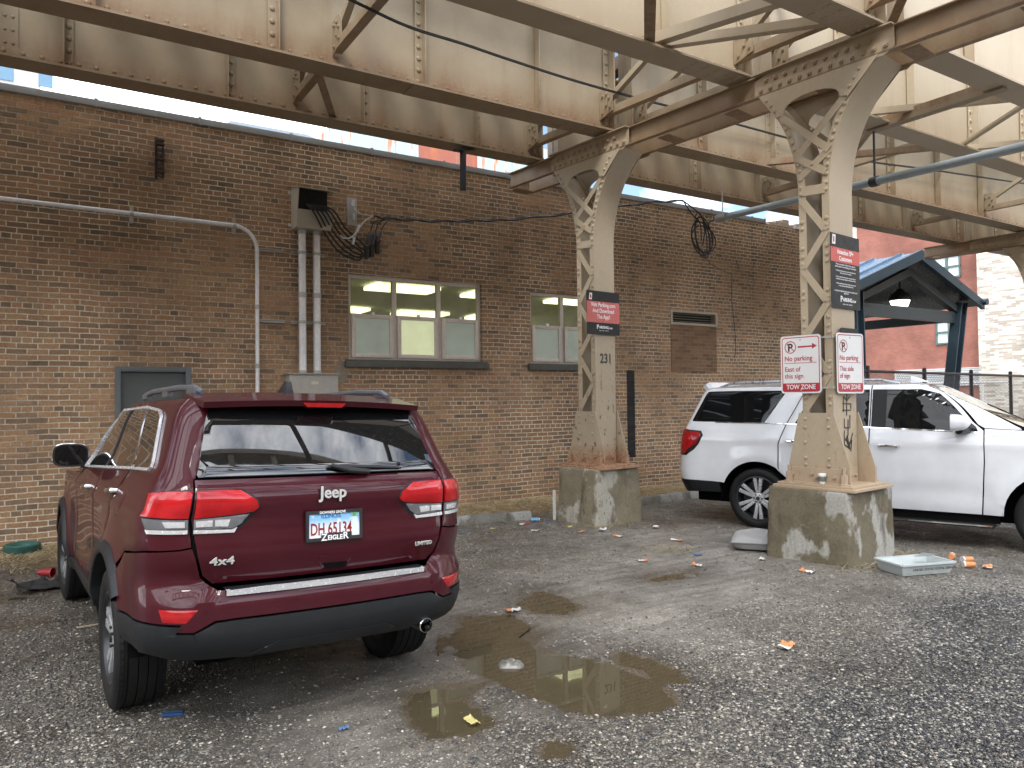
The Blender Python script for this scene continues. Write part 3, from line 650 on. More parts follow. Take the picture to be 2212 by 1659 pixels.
brace((5.42, 5.70, Z_+.02), (5.9, 4.35, Z_), 'upper pale brace running from the middle girder to the top edge', .11, M_STLIT)
brace((9.53, 6.0, 5.27), (9.56, 4.25, 5.27), 'thick dark brace right of the right column head', .14)
brace((9.0, 5.85, Z_), (10.35, 4.4, Z_), 'thin sunlit brace behind the thick dark one', .08, M_STLIT)
brace((10.55, 4.45, Z_), (11.6, 5.85, Z_), 'thin sunlit brace rising to the right edge', .08, M_STLIT)
brace((11.7, 5.8, Z_), (13.0, 4.4, Z_), 'thin sunlit brace above the pipe at the right edge', .08, M_STLIT)
brace((9.6, 7.9, Z_), (11.4, 5.9, Z_), 'pale brace crossing behind the right column toward the pipe', .09)
brace((10.6, 6.95, Z_), (9.5, 5.8, Z_), 'dim brace just right of the right column, under the girder', .08)
brace((3.2, 9.3, Z_), (2.55, 7.95, Z_), 'small brace behind the upper left girder', .09)
for k, (x, y) in enumerate(((-3, 4.3), (1, 5.75), (5, 4.3))):
    brace((x, 2.3, Z_), (x+2.2, 4.25, Z_), ['brace overhead at far left above the camera', 'brace overhead above the red car', 'brace overhead by the top right'][k], .09)
for k in range(5):
    brace((-4+k*2.2, 2.05, Z_), (-2.9+k*2.2, .85, Z_), 'short brace overhead behind the camera, number %s from the left' % ('one', 'two', 'three', 'four', 'five')[k], .09)
    brace((-2.9+k*2.2, .65, Z_), (-1.8+k*2.2, -1.1, Z_), 'long brace overhead behind the camera, number %s from the left' % ('one', 'two', 'three', 'four', 'five')[k], .09)
# angle bracket hanging from the lowest girder
hb = thing('hanging_bracket', 'black punched angle bracket hanging from the lowest girder over the wall', 'bracket', (4.95, 9.25, 5.29))
p = P3(1000, 330, 10.6); q = P3(1000, 412, 10.6); r_ = P3(1040, 325, 10.9)
m = MB(); a = RT*.04; b = FW*.05
m.bar(p+Vector((0, 0, .03)), q, .085, .008, FW); m.bar(p+a+b*.5, q+a+b*.5, .008, .06, FW); mk('drop_angle', m, M_WIRE, hb)
m = MB(); m.bar(p+Vector((-.12, 0, .02)), r_+Vector((.1, 0, .05)), .09, .03); mk('arm', m, M_WIRE, hb)
# ================================================================ ground, puddles, gravel
def ray(u, v): return FW+RT*((u-1106)/1620.117)-UP*((v-829.5)/1620.117)
def onX(u, v, X): d = ray(u, v); return CP+d*(X/d.x)
def onY(u, v, Y): d = ray(u, v); return CP+d*(Y/d.y)
def onZ(u, v, Z=0): d = ray(u, v); return CP+d*((Z-HC)/d.z)
PUD = [[(2.84, 5.28), (3.15, 5.07), (3.11, 4.59), (2.90, 4.40), (2.90, 4.2), (3.04, 3.9), (3.13, 3.66), (3.13, 3.40), (3.08, 3.2), (3.02, 3.12), (2.83, 3.10), (2.61, 3.19), (2.49, 3.33), (2.42, 3.62), (2.38, 3.86), (2.33, 4.24), (2.53, 4.77)],
       [(3.28, 3.92), (3.39, 3.73), (3.38, 3.52), (3.29, 3.3), (3.20, 3.40), (3.19, 3.57), (3.21, 3.73)],
       [(1.98, 4.06), (2.13, 4.04), (2.26, 3.97), (2.05, 3.82), (2.01, 3.48), (1.85, 3.45), (1.70, 3.50), (1.70, 3.77), (1.82, 4.05)],
       [(3.75, 5.56), (3.82, 5.3), (3.76, 4.92), (3.54, 4.84), (3.37, 5.05), (3.41, 5.31)],
       [(2.16, 3.1), (2.21, 3.01), (2.12, 2.96), (2.07, 3.01)],
       [(4.86, 5.4), (5.45, 5.32), (5.31, 5.19), (4.88, 5.26)],
       [(-.9, 7.25), (-.2, 7.14), (.2, 7.02), (.12, 6.9), (-.3, 6.98), (-.9, 7.08)], [(-1.2, 8.2), (-.3, 8.16), (.0, 8.08), (-.1, 7.9), (-.5, 7.98), (-1.2, 8.0)]]
nx, ny = 640, 512; gx = np.linspace(-5.5, 12.5, nx); gy = np.linspace(-3.5, 10.9, ny); X, Y = np.meshgrid(gx, gy)
def vnoise(X, Y, sc, seed):
    r = np.random.RandomState(seed); g = r.rand(256, 256); x = X*sc+1000; y = Y*sc+1000
    xi = np.floor(x).astype(int); yi = np.floor(y).astype(int); fx = x-xi; fy = y-yi; fx = fx*fx*(3-2*fx); fy = fy*fy*(3-2*fy)
    a = g[yi % 256, xi % 256]; b = g[yi % 256, (xi+1) % 256]; c = g[(yi+1) % 256, xi % 256]; d = g[(yi+1) % 256, (xi+1) % 256]
    return (a*(1-fx)+b*fx)*(1-fy)+(c*(1-fx)+d*fx)*fy
def fbm(X, Y, sc, seed, o=4): return sum(vnoise(X, Y, sc*2**k, seed+k)*.5**k for k in range(o))/sum(.5**k for k in range(o))
def sdf(X, Y, poly):
    ins = np.zeros(X.shape, bool); D = np.full(X.shape, 1e9); n = len(poly)
    for i in range(n):
        x0, y0 = poly[i]; x1, y1 = poly[(i+1) % n]
        c = ((y0 > Y) != (y1 > Y)) & (X < (x1-x0)*(Y-y0)/((y1-y0) or 1e-9)+x0); ins ^= c
        t_ = np.clip(((X-x0)*(x1-x0)+(Y-y0)*(y1-y0))/((x1-x0)**2+(y1-y0)**2), 0, 1)
        D = np.minimum(D, np.hypot(X-x0-t_*(x1-x0), Y-y0-t_*(y1-y0)))
    return np.where(ins, -D, D)
def ground_z(X, Y):
    d = np.full(X.shape, 9.)
    for i, p in enumerate(PUD): d = np.minimum(d, sdf(X, Y, p)+(0 if i < 6 else .05))
    e = d+(fbm(X, Y, 5, 3)-.5)*.16+(fbm(X, Y, 17, 31)-.5)*.09
    dep = 1-np.clip((e+.07)/.17, 0, 1); dep = dep*dep*(3-2*dep)
    z = (fbm(X, Y, 1.1, 9)-.5)*.022+(fbm(X, Y, 7, 5)-.5)*.012+(fbm(X, Y, 25, 6, 2)-.5)*.006
    near = np.clip(d/.35, 0, 1); z = z*near+.004*(1-near)+(fbm(X, Y, 30, 8, 2)-.5)*.010
    # worn wheel ruts run across the middle
    z += -.006*np.exp(-((Y-.35*X-3.9+.4*(fbm(X, Y, .5, 2)-.5))/.12)**2)
    bank = np.clip((Y-9.35)/.9, 0, 1); z += bank*.045+bank*(fbm(X, Y, 9, 77)-.5)*.05
    # the lot sinks a little under the white car
    c_, s_ = math.cos(R(199.7)), math.sin(R(199.7)); lx = (X-9.19)*c_+(Y-7.19)*s_; ly = -(X-9.19)*s_+(Y-7.19)*c_
    dd = np.maximum(np.abs(lx)-1.05, np.abs(ly-1.6)-2.5); z = z-.072*np.clip(1-dd/.9, 0, 1)**1.0
    z = z-.055*np.exp(-(((X-2.08)/.3)**2+((Y-4.9)/.36)**2))
    fadeo = np.clip(np.minimum.reduce([X+5.5, 12.5-X, Y+3.5])/1.0, 0, 1)
    return (z*fadeo-.034*dep), d
Z, dist = ground_z(X, Y)
me = bpy.data.meshes.new('ground'); me.vertices.add(nx*ny)
me.vertices.foreach_set('co', np.stack([X, Y, Z], -1).ravel())
ii = (np.arange(ny-1)[:, None]*nx+np.arange(nx-1)[None]).ravel(); F = np.stack([ii, ii+1, ii+1+nx, ii+nx], -1)
me.loops.add(F.size); me.loops.foreach_set('vertex_index', F.ravel()); me.polygons.add(len(F))
me.polygons.foreach_set('loop_start', np.arange(0, F.size, 4)); me.polygons.foreach_set('loop_total', np.full(len(F), 4)); me.update(); me.validate()
me.polygons.foreach_set('use_smooth', np.ones(len(F), bool))
def zones(X, Y):
    wet = np.clip(1-(dist_at(X, Y)-.02)/.35, 0, 1)
    n = fbm(X, Y, .8, 50); n2 = fbm(X, Y, 2.4, 60)
    wet = np.maximum(wet*.9, np.clip((n2-.56)*5, 0, 1)*.6)
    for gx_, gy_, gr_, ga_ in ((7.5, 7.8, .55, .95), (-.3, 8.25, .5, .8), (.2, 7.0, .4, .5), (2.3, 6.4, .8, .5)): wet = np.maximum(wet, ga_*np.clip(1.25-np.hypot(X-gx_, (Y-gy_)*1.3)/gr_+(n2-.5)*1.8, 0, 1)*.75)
    # compacted pale mud through the middle
    t_ = np.clip(((X-2.2)*4.6+(Y-4.6)*1.3)/(4.6**2+1.3**2), 0, 1); dm = np.hypot(X-2.2-4.6*t_, Y-4.6-1.3*t_)
    mud = np.clip(1.45-dm/1.35+(n-.5)*1.6+(n2-.5)*.9, 0, 1)
    dark = np.clip((X-2.6-(Y-1.5)*.1)/.6, 0, 1)*np.clip((3.45-Y+(n-.5)*1.6)/.7, 0, 1)   # coarse black gravel, lower right
    straw = np.clip((Y-9.3+(n2-.5)*.9)/.3, 0, 1)
    return wet, mud, dark, straw
def dist_at(X, Y): return ground_z(X, Y)[1]
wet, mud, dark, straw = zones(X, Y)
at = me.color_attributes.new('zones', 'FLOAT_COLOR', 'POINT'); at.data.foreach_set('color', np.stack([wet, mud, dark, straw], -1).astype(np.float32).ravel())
t = NT('gravel_ground'); p = t.pos(); at_ = t.n('ShaderNodeAttribute', _attribute_name='zones'); sc = t.n('ShaderNodeSeparateColor', Color=at_.outputs['Color'])
w_, m_, d_ = sc.outputs[0], sc.outputs[1], sc.outputs[2]; s_ = at_.outputs['Alpha']
vo = t.n('ShaderNodeTexVoronoi', Vector=p, Scale=62, Randomness=1); vo2 = t.n('ShaderNodeTexVoronoi', Vector=p, Scale=120)
cr = t.sep(vo.outputs['Color'])[0]; cr2 = t.sep(vo2.outputs['Color'])[0]
n1 = t.noise(5, p, 6, .62); n2 = t.noise(90, p, 4, .7); n3 = t.noise(.9, p, 5)
gr = t.ramp(cr, [(0, (.03, .028, .027)), (.30, (.07, .064, .056)), (.6, (.12, .108, .09)), (.84, (.16, .145, .12)), (.93, (.34, .32, .28)), (1, (.60, .58, .53))])
gr2 = t.ramp(cr2, [(0, (.03, .028, .026)), (.5, (.075, .068, .058)), (.88, (.14, .125, .105)), (.95, (.38, .36, .31)), (1, (.5, .48, .44))])
c = t.mix(t.ramp(n1, [(.38, 0), (.6, 1)]), gr, gr2)
mudc = t.mix(t.ramp(n1, [(.3, 0), (.7, 1)]), (.215, .200, .180), (.135, .124, .110))
mudc = t.mix(t.math('MULTIPLY', t.ramp(cr2, [(.78, 0), (.86, .75)]), 1), mudc, gr2)
smear = t.noise(3.2, t.map(p, (.28, 2.6, 1), rot=(0, 0, -.28)), 5, .6); mudc = t.mix(1, mudc, t.ramp(smear, [(.36, .66), (.6, 1.12)]), 'MULTIPLY')
mudc = t.mix(1, mudc, t.ramp(n2, [(.3, .75), (.7, 1.2)]), 'MULTIPLY')
c = t.mix(t.math('MULTIPLY', m_, t.ramp(n2, [(.35, .75), (.6, 1)])), c, mudc)
dk = t.ramp(cr, [(0, (.012, .012, .014)), (.5, (.03, .03, .032)), (.76, (.06, .058, .055)), (.86, (.15, .14, .125)), (1, (.34, .32, .29))])
c = t.mix(d_, c, dk)
strc = t.ramp(t.noise(38, t.map(p, (1, 2.2, 1), rot=(0, 0, .7)), 5, .7), [(.3, (.05, .036, .022)), (.5, (.15, .105, .055)), (.7, (.36, .27, .15))])
c = t.mix(s_, c, strc)
c = t.mix(1, c, t.ramp(n3, [(.35, .72), (.65, 1.12)]), 'MULTIPLY')
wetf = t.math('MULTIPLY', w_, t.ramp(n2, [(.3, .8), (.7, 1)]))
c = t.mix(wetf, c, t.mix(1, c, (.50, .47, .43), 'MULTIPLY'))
c = t.mix(t.ramp(w_, [(.80, 0), (.9, .8)]), c, t.mix(t.ramp(n2, [(.35, 0), (.65, 1)]), (.05, .036, .022), (.10, .078, .052)))
rg = t.math('SUBTRACT', t.ramp(n1, [(.3, .28), (.7, .54)]), t.math('MULTIPLY', wetf, .2)); rg = t.math('ADD', rg, t.math('MULTIPLY', s_, .25), clamp=True)
hh = t.math('ADD', t.math('MULTIPLY', t.math('SUBTRACT', 1.0, vo.outputs['Distance']), t.math('SUBTRACT', 1.0, t.math('MULTIPLY', m_, .8))), t.math('MULTIPLY', t.math('SUBTRACT', 1.0, vo2.outputs['Distance']), .4))
t.bump(t.math('ADD', hh, t.math('MULTIPLY', n2, .5)), .8, .010)
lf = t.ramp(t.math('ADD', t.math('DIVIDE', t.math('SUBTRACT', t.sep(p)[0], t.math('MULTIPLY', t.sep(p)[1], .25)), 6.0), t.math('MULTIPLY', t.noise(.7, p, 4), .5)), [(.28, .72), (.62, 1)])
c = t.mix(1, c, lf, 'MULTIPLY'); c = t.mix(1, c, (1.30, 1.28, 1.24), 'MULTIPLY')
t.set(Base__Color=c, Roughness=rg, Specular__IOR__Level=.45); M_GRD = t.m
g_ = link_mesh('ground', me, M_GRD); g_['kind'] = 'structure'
# the lot goes on around the part that shows close up
mb = MB()
for a, b, c_, d__ in ((-70, 90, -70, -3.5), (-70, -5.5, -3.5, 10.9), (12.5, 90, -3.5, 10.9), (-70, 90, 10.9, 110)): mb.add([(a, c_, 0), (b, c_, 0), (b, d__, 0), (a, d__, 0)], [(0, 1, 2, 3)])
o_ = mk('far_ground', mb, None, smooth=False); o_['kind'] = 'structure'
t = NT('far_lot'); p = t.pos(); n1 = t.noise(8, p, 6, .7); t.set(Base__Color=t.ramp(n1, [(.3, (.05, .047, .042)), (.7, (.15, .14, .12))]), Roughness=.8); o_.data.materials.append(t.m)
# water
def m_water(name, col, bump_=.0):
    t = NT(name); p = t.pos(); t.bump(t.noise(7, p, 2),    .012, .01)
    n = t.noise(30, p, 3, .7)
    return t.set(Base__Color=t.mix(t.ramp(n, [(.66, 0), (.7, .5)]), col, (.26, .22, .16)), Roughness=.008, IOR=1.45, Specular__IOR__Level=.8)
M_WA = m_water('muddy_water', (.066, .053, .031)); M_WD = m_water('dark_water', (.035, .033, .028))
def water(i, lb, mat=None):
    p = PUD[i]; xs_ = [q[0] for q in p]; ys_ = [q[1] for q in p]; pad = .2
    cx_, cy_ = sum(xs_)/len(xs_), sum(ys_)/len(ys_)
    pts = [(cx_+(x-cx_)*(1+pad/max(.05, math.hypot(x-cx_, y-cy_))), cy_+(y-cy_)*(1+pad/max(.05, math.hypot(x-cx_, y-cy_)))) for x, y in p]
    mb = MB(); mb.add([(x, y, -.0135-.0004*i) for x, y in pts], [tuple(range(len(pts)))]); o_ = mk('puddle', mb, mat or M_WA, smooth=False); o_['kind'] = 'structure'; o_['label'] = lb
for i, lb in enumerate(('large brown puddle in the middle of the lot', 'narrow brown puddle beside the large one', 'small puddle behind the red car', 'shallow puddle with bright ripples', 'tiny muddy puddle at the bottom', 'thin wet streak of muddy water', 'bluish wet patch at the left edge', 'wet patch left of the red car')):
    water(i, lb, M_WD if i in (6, 7) else M_WA)
# loose stones, merged into one sheet of gravel
rs = np.random.RandomState(5)
def stones(n, size_lo, size_hi, sel, name, cols, lab):
    # more of them where the photo is closest
    u = rs.rand(n*3)*2212; v = 905+rs.rand(n*3)**.8*760; 
    d = np.array([FW.x, FW.y, FW.z])[None]+np.array(RT)[None]*((u-1106)/1620.117)[:, None]-np.array(UP)[None]*((v-829.5)/1620.117)[:, None]
    tt = -HC/d[:, 2]; x = d[:, 0]*tt; y = d[:, 1]*tt; x += rs.randn(len(x))*.05; y += rs.randn(len(x))*.05
    ok = (y < 10.3) & (x < 12) & (x > -5) & (y > -3); x, y = x[ok], y[ok]
    dd = dist_at(x, y); W_, M_, D_, S_ = [a for a in zones(x, y)]
    pr_ = sel(M_, D_, S_); ok = (rs.rand(len(x)) < pr_) & (dd > .04); x, y = x[ok][:n], y[ok][:n]; n = len(x)
    z = ground_z(x, y)[0]; s = size_lo+(size_hi-size_lo)*rs.rand(n)**2.5
    base = np.array([(1, 0, 0), (0, 1, 0), (-1, 0, 0), (0, -1, 0), (0, 0, .75), (0, 0, -.6), (.6, .6, .35), (-.6, .5, .3)], float)
    P = base[None]+rs.randn(n, 8, 3)*.16; a = rs.rand(n)*6.28; ca, sa = np.cos(a)[:, None], np.sin(a)[:, None]
    st = np.stack([1+rs.rand(n)*.5, np.ones(n), .5+rs.rand(n)*.4], -1)[:, None]; P *= st
    P = np.stack([P[..., 0]*ca-P[..., 1]*sa, P[..., 0]*sa+P[..., 1]*ca, P[..., 2]], -1)*s[:, None, None]+np.stack([x, y, z+s*.18], -1)[:, None]
    Fb = np.array([(0, 6, 4), (6, 1, 4), (1, 7, 4), (7, 2, 4), (2, 3, 4), (3, 0, 4), (0, 1, 6), (1, 2, 7), (1, 0, 5), (2, 1, 5), (3, 2, 5), (0, 3, 5)])
    Fa = (Fb[None]+(np.arange(n)*8)[:, None, None]).reshape(-1, 3)
    me = bpy.data.meshes.new(name); me.vertices.add(n*8); me.vertices.foreach_set('co', P.ravel()); me.loops.add(Fa.size); me.loops.foreach_set('vertex_index', Fa.ravel())
    me.polygons.add(len(Fa)); me.polygons.foreach_set('loop_start', np.arange(0, Fa.size, 3)); me.polygons.foreach_set('loop_total', np.full(len(Fa), 3)); me.update()
    cc = np.array(cols)[rs.randint(0, len(cols), n)]*(.85+rs.rand(n, 1)*.7); cc = np.concatenate([cc, np.ones((n, 1))], 1)
    at = me.color_attributes.new('tone', 'FLOAT_COLOR', 'POINT'); at.data.foreach_set('color', np.repeat(cc, 8, 0).astype(np.float32).ravel())
    t = NT(name+'_stone'); av = t.n('ShaderNodeAttribute', _attribute_name='tone'); t.set(Base__Color=t.mix(1, av.outputs['Color'], t.ramp(t.noise(160, t.pos(), 3), [(.3, .75), (.7, 1.15)]), 'MULTIPLY'), Roughness=.55)
    o_ = link_mesh(name, me, t.m); o_['kind'] = 'stuff'; o_['label'] = lab; o_['category'] = 'gravel'
GC = [(.05, .048, .045), (.09, .083, .075), (.14, .13, .11), (.22, .20, .17), (.05, .05, .055), (.34, .31, .26), (.11, .095, .08), (.17, .15, .12)]
stones(34000, .003, .012, lambda m, d, s: (.9-.72*m)*(1-.6*s), 'gravel', GC, 'wet mixed grey gravel over the parking lot')
stones(34000, .003, .011, lambda m, d, s: d*.95, 'coarse_gravel', [(.018, .018, .02), (.03, .03, .032), (.05, .05, .052), (.025, .025, .027), (.04, .038, .036), (.26, .245, .22), (.05, .05, .05), (.02, .02, .022), (.07, .068, .065)], 'coarse black gravel with pale stones at the lower right')
# dry grass and litter of stalks along the foot of the wall
def straw_mesh(n, region, name, cols, lab, ln=(.04, .14), zoff=0):
    V_, F_ = [], []
    for k in range(n):
        x, y = region(); a = rnd.uniform(0, 6.28); l = rnd.uniform(*ln); w = .0022; ti = rnd.uniform(-.1, .55)
        z = float(ground_z(np.array([[x]]), np.array([[y]]))[0][0, 0]) if False else .0
        V_.append((x, y, a, l, ti))
    A = np.array(V_); z = ground_z(A[:, 0], A[:, 1])[0]+.006+zoff
    P = []
    dx, dy = np.cos(A[:, 2]), np.sin(A[:, 2]); l = A[:, 3]
    for s0, wd in ((0, 1), (.5, .9), (1, .3)):
        hx = A[:, 0]+dx*l*s0; hy = A[:, 1]+dy*l*s0; hz = z+l*s0*A[:, 4]*(1-.35*s0)
        for sg in (-1, 1): P.append(np.stack([hx-dy*sg*.0026*wd, hy+dx*sg*.0026*wd, hz], -1))
    P = np.stack(P, 1).reshape(-1, 3); F = []
    for k in range(len(A)): b = 6*k; F += [(b, b+2, b+3, b+1), (b+2, b+4, b+5, b+3)]
    me = bpy.data.meshes.new(name); me.from_pydata(P.tolist(), [], F); o_ = link_mesh(name, me, flat(name+'_mat', cols, .8, 0, .5, 0, 40)); o_['kind'] = 'stuff'; o_['label'] = lab; o_['category'] = 'dry grass'
straw_mesh(20000, lambda: (rnd.uniform(-1.5, 11.5), 10.46-abs(rnd.gauss(0, .55))), 'dry_grass', (.50, .40, .23), 'dry straw coloured grass along the foot of the brick wall')
def tuft():
    c_ = rnd.choice([(6.25, 7.75), (6.15, 8.0), (6.9, 4.5), (7.75, 4.6), (7.8, 4.9), (6.6, 7.72), (9.4, 9.4), (6.0, 6.2)]); return c_[0]+rnd.gauss(0, .13), c_[1]+rnd.gauss(0, .10)
straw_mesh(1100, tuft, 'grass_tufts', (.36, .31, .18), 'thin dry stalks around the pedestals', (.05, .16))
straw_mesh(700, lambda: (rnd.uniform(3.0, 9), rnd.uniform(5.2, 8.6)), 'scattered_twigs', (.10, .07, .045), 'dark twigs strewn over the gravel between the columns', (.04, .18))
# ================================================================ background beyond the lot
rb = thing('red_brick_building', 'red brick apartment building with double windows behind the blue canopy', 'building', (48, 30, 0))
XR = 42.0; yr0 = onX(2121, 700, XR).y; yr1 = onX(1851, 500, XR).y
mb = MB(); mb.box(XR, XR+14, yr0, yr1, -.5, 18); mk('wall', mb, M_RED, rb)
mb = MB(); mb.box(XR-.1, XR+14, yr1+.003, yr1+1.6, -.5, 18); mk('corner_wall', mb, M_CREAM, rb)
M_WFD = flat('dark_green_frame', (.10, .14, .13), .5); M_WGL = flat('reflecting_pane', (.50, .62, .60), .08, 0, .1)
M_CURT = flat('curtained_pane', (.62, .70, .74), .15, 0, .12, 0, 3)
for k, (us, vs) in enumerate((((2017, 2075), (558, 606)), ((2022, 2081), (694, 745)))):
    ya, yb = onX(us[1], vs[0], XR).y, onX(us[0], vs[0], XR).y; za, zb = onX(us[0], vs[1], XR).z, onX(us[0], vs[0], XR).z
    w = bpy.data.objects.new('window', None); COL.objects.link(w); w.parent = rb; w.location = Vector((XR, (ya+yb)/2, za))-rb.location
    f = MB(); ym = (ya+yb)/2; zm = (za+zb)/2
    for a, b, c_, e in ((ya, ya+.09, za, zb), (yb-.09, yb, za, zb), (ym-.07, ym+.07, za, zb), (ya, yb, za, za+.09), (ya, yb, zb-.09, zb), (ya, yb, zm-.05, zm+.05)): f.box(XR-.06-.001*len(f.v), XR-.001, a, b, c_, e)
    mk('frame', f, M_WFD, w)
    for a, b in ((ya+.09, ym-.07), (ym+.07, yb-.09)):
        for c_, e in ((za+.09, zm-.05), (zm+.05, zb-.09)): q = MB(); q.box(XR-.03, XR-.012, a, b, c_, e); mk('pane', q, M_CURT if k == 0 else M_WGL, w)
mb = MB(); a, b = onX(2105, 800, XR).y, onX(1935, 800, XR).y; mb.box(XR-.12, XR, a-2.2, b, 2.2, 3.15); lv = mk('metal_shutter', mb, flat('white_shutter', (.62, .65, .68), .5), rb)
mb = MB()
for k in range(9): mb.box(XR-.125, XR-.12, a-2.1, b-.1, 2.26+k*.1, 2.31+k*.1)
mk('slot', mb, M_GREYB, lv)['kind'] = 'stuff'
cb = thing('cream_brick_building', 'pale cream brick building at the right edge behind the fence', 'building', (44, 14, 0))
mb = MB(); mb.box(XR-.4, XR+14, -12, yr0-.003, -.5, 20); mk('wall', mb, M_CREAM, cb)
# canopy
M_BLU = flat('blue_steel', (.040, .068, .095), .35, .3, .12); M_BLUD = flat('dark_blue_steel', (.045, .055, .062), .5, .1, .12); M_ROOFB = flat('blue_standing_seam', (.16, .24, .33), .3, .55, .12, .05, 3)
sh = thing('station_canopy', 'blue gabled metal canopy with splayed legs behind the white car', 'canopy', (21.6, 12, 0))
Yg, Yl = 12.0, 19.5; ax, az_, ex_, ez_ = 21.6, 5.86, 3.42, 4.62
for s, nm in ((-1, 'left'), (1, 'right')):
    m = MB(); m.prism([(ax, az_), (ax+s*ex_, ez_), (ax+s*ex_, ez_-.07), (ax, az_-.075)], lambda u, v_, d_: (u, d_, v_), Yg+.02, Yl)
    k = Yg+.5; dvec = Vector((s*ex_, 0, ez_-az_)); ln = dvec.length
    for j in range(9):
        y = Yg+.5+j*.85; m.bar((ax+s*.05, y, az_+.02), (ax+s*ex_, y, ez_+.025), .03, .07)
    mk('roof_panel', m, M_ROOFB, sh)
    m = MB(); m.prism([(ax, az_-.10), (ax+s*(ex_-.05), ez_-.10), (ax+s*(ex_-.05), ez_-.14), (ax, az_-.14)], lambda u, v_, d_: (u, d_, v_), Yg+.05, Yl-.05); mk('soffit', m, flat('soffit_dark', (.022, .026, .030), .3, 0, .3), sh)
    m = MB(); m.prism([(ax-s*.001, az_+.05), (ax+s*(ex_+.08), ez_+.02), (ax+s*(ex_+.08), ez_-.24), (ax-s*.001, az_-.24)], lambda u, v_, d_: (u, d_, v_), Yg-.10, Yg+.02); mk('rake_board', m, M_BLU, sh)
    m = MB(); m.prism([(ax, az_-.42), (ax+s*(ex_-.55), ez_-.26), (ax+s*(ex_-.55), ez_-.46), (ax, az_-.66)], lambda u, v_, d_: (u, d_, v_), Yg+.25, Yg+.45); mk('rafter', m, M_BLUD, sh)
    for yy in (Yg+.3, Yl-.6):
        m = MB(); t0 = Vector((ax+s*(ex_-.85)+(.25 if s > 0 else -.1), yy, ez_-.05)); b0_ = Vector((ax+s*(ex_-1.6)-(.1 if s > 0 else .75), yy, 0))
        m.bar(t0, b0_, .36, .05, (0, 1, 0)); m.bar(t0+Vector((.16, 0, 0)), b0_+Vector((.16, 0, 0)), .04, .3, (0, 1, 0)); m.bar(t0-Vector((.16, 0, 0)), b0_-Vector((.16, 0, 0)), .04, .3, (0, 1, 0))
        mk('leg', m, M_BLU, sh)
m = MB(); m.box(ax-ex_+.3, ax+ex_-.65, Yg+.3, Yg+.42, 3.93, 4.29); mk('tie_beam', m, M_BLUD, sh)
m = MB(); m.box(ax-ex_+.15, ax-ex_+.35, Yg+.3, Yl, 4.0, 4.29); mk('eave_beam', m, M_BLUD, sh); m = MB(); m.box(ax+ex_-.75, ax+ex_-.55, Yg+.3, Yl, 4.0, 4.29); mk('eave_beam', m, M_BLUD, sh)
m = MB(); m.cyl((ax+ex_+.05, Yg-.2, ez_-.02), (ax+ex_+.05, Yl, ez_-.02), .10, 12); mk('gutter', m, M_BLU, sh)
lm = thing('pendant_lamp', 'lit bell shaped lamp hanging under the blue canopy', 'lamp', (22.13, 12.9, 4.4))
m = MB(); m.cyl((22.13, 12.9, 4.75), (22.13, 12.9, 5.65), .03, 8); mk('rod', m, M_BLACK, lm)
m = MB(); m.lathe((22.13, 12.9, 4.58), [(.01, .36), (.08, .35), (.12, .28), (.26, .2), (.34, .05), (.33, 0), (.28, 0)], 20); mk('lamp_shade', m, M_DARK, lm)
m = MB(); m.lathe((22.13, 12.9, 4.58), [(.29, .02), (.22, -.18), (.14, -.24), (.0, -.25)], 20); mk('lamp_globe', m, emit('lamp_glow', (.92, 1, .86), 1.7), lm)
# chain link fence
fn = thing('chain_link_fence', 'chain link fence with dark rail between the white car and the canopy', 'fence', (20, 10.7, 0))
F0, F1 = Vector((15.3, 10.15, 0)), Vector((32.0, 12.0, 0)); fd = (F1-F0); fl_ = fd.length; fd.normalize(); H = 2.27
M_FP = flat('brown_fence_paint', (.035, .025, .028), .5); M_FW = flat('fence_wire', (.16, .155, .15), .5, .4)
m = MB(); m.cyl(F0+Vector((0, 0, H)), F1+Vector((0, 0, H)), .035, 8); mk('top_rail', m, M_FP, fn)
for k in range(6):
    q = F0+fd*(.9+k*3.0); m = MB(); m.cyl(q, q+Vector((0, 0, H+.10)), .05, 10); m.dome(q+Vector((0, 0, H+.10)), (0, 0, 1), .055); mk('post', m, M_FP, fn)
m = MB(); x = -H
while x < fl_:
    for s in (-1, 1):
        a, b = (x, x+H) if s > 0 else (x+H, x); a0_, b0_ = max(0, min(fl_, a)), max(0, min(fl_, b))
        if abs(b0_-a0_) > .05:
            za = (a0_-a)/(b-a)*H; zb = (b0_-a)/(b-a)*H; m.bar(F0+fd*a0_+Vector((0, 0, za)), F0+fd*b0_+Vector((0, 0, zb)), .006, .006)
    x += .10
mk('wire_mesh', m, M_FW, fn)['kind'] = 'stuff'
gw = thing('guard_rail', 'low galvanised rail behind the fence at right', 'rail', (30, 14, 0))
m = MB(); m.cyl((19, 16, 2.0), (40, 18, 2.3), .05); mk('rail', m, M_GALV, gw)
m = MB()
for k in range(5): m.cyl((21+k*4, 16.2+k*.38, 0), (21+k*4, 16.2+k*.38, 2.06+k*.055), .05)
mk('post', m, M_GALV, gw)
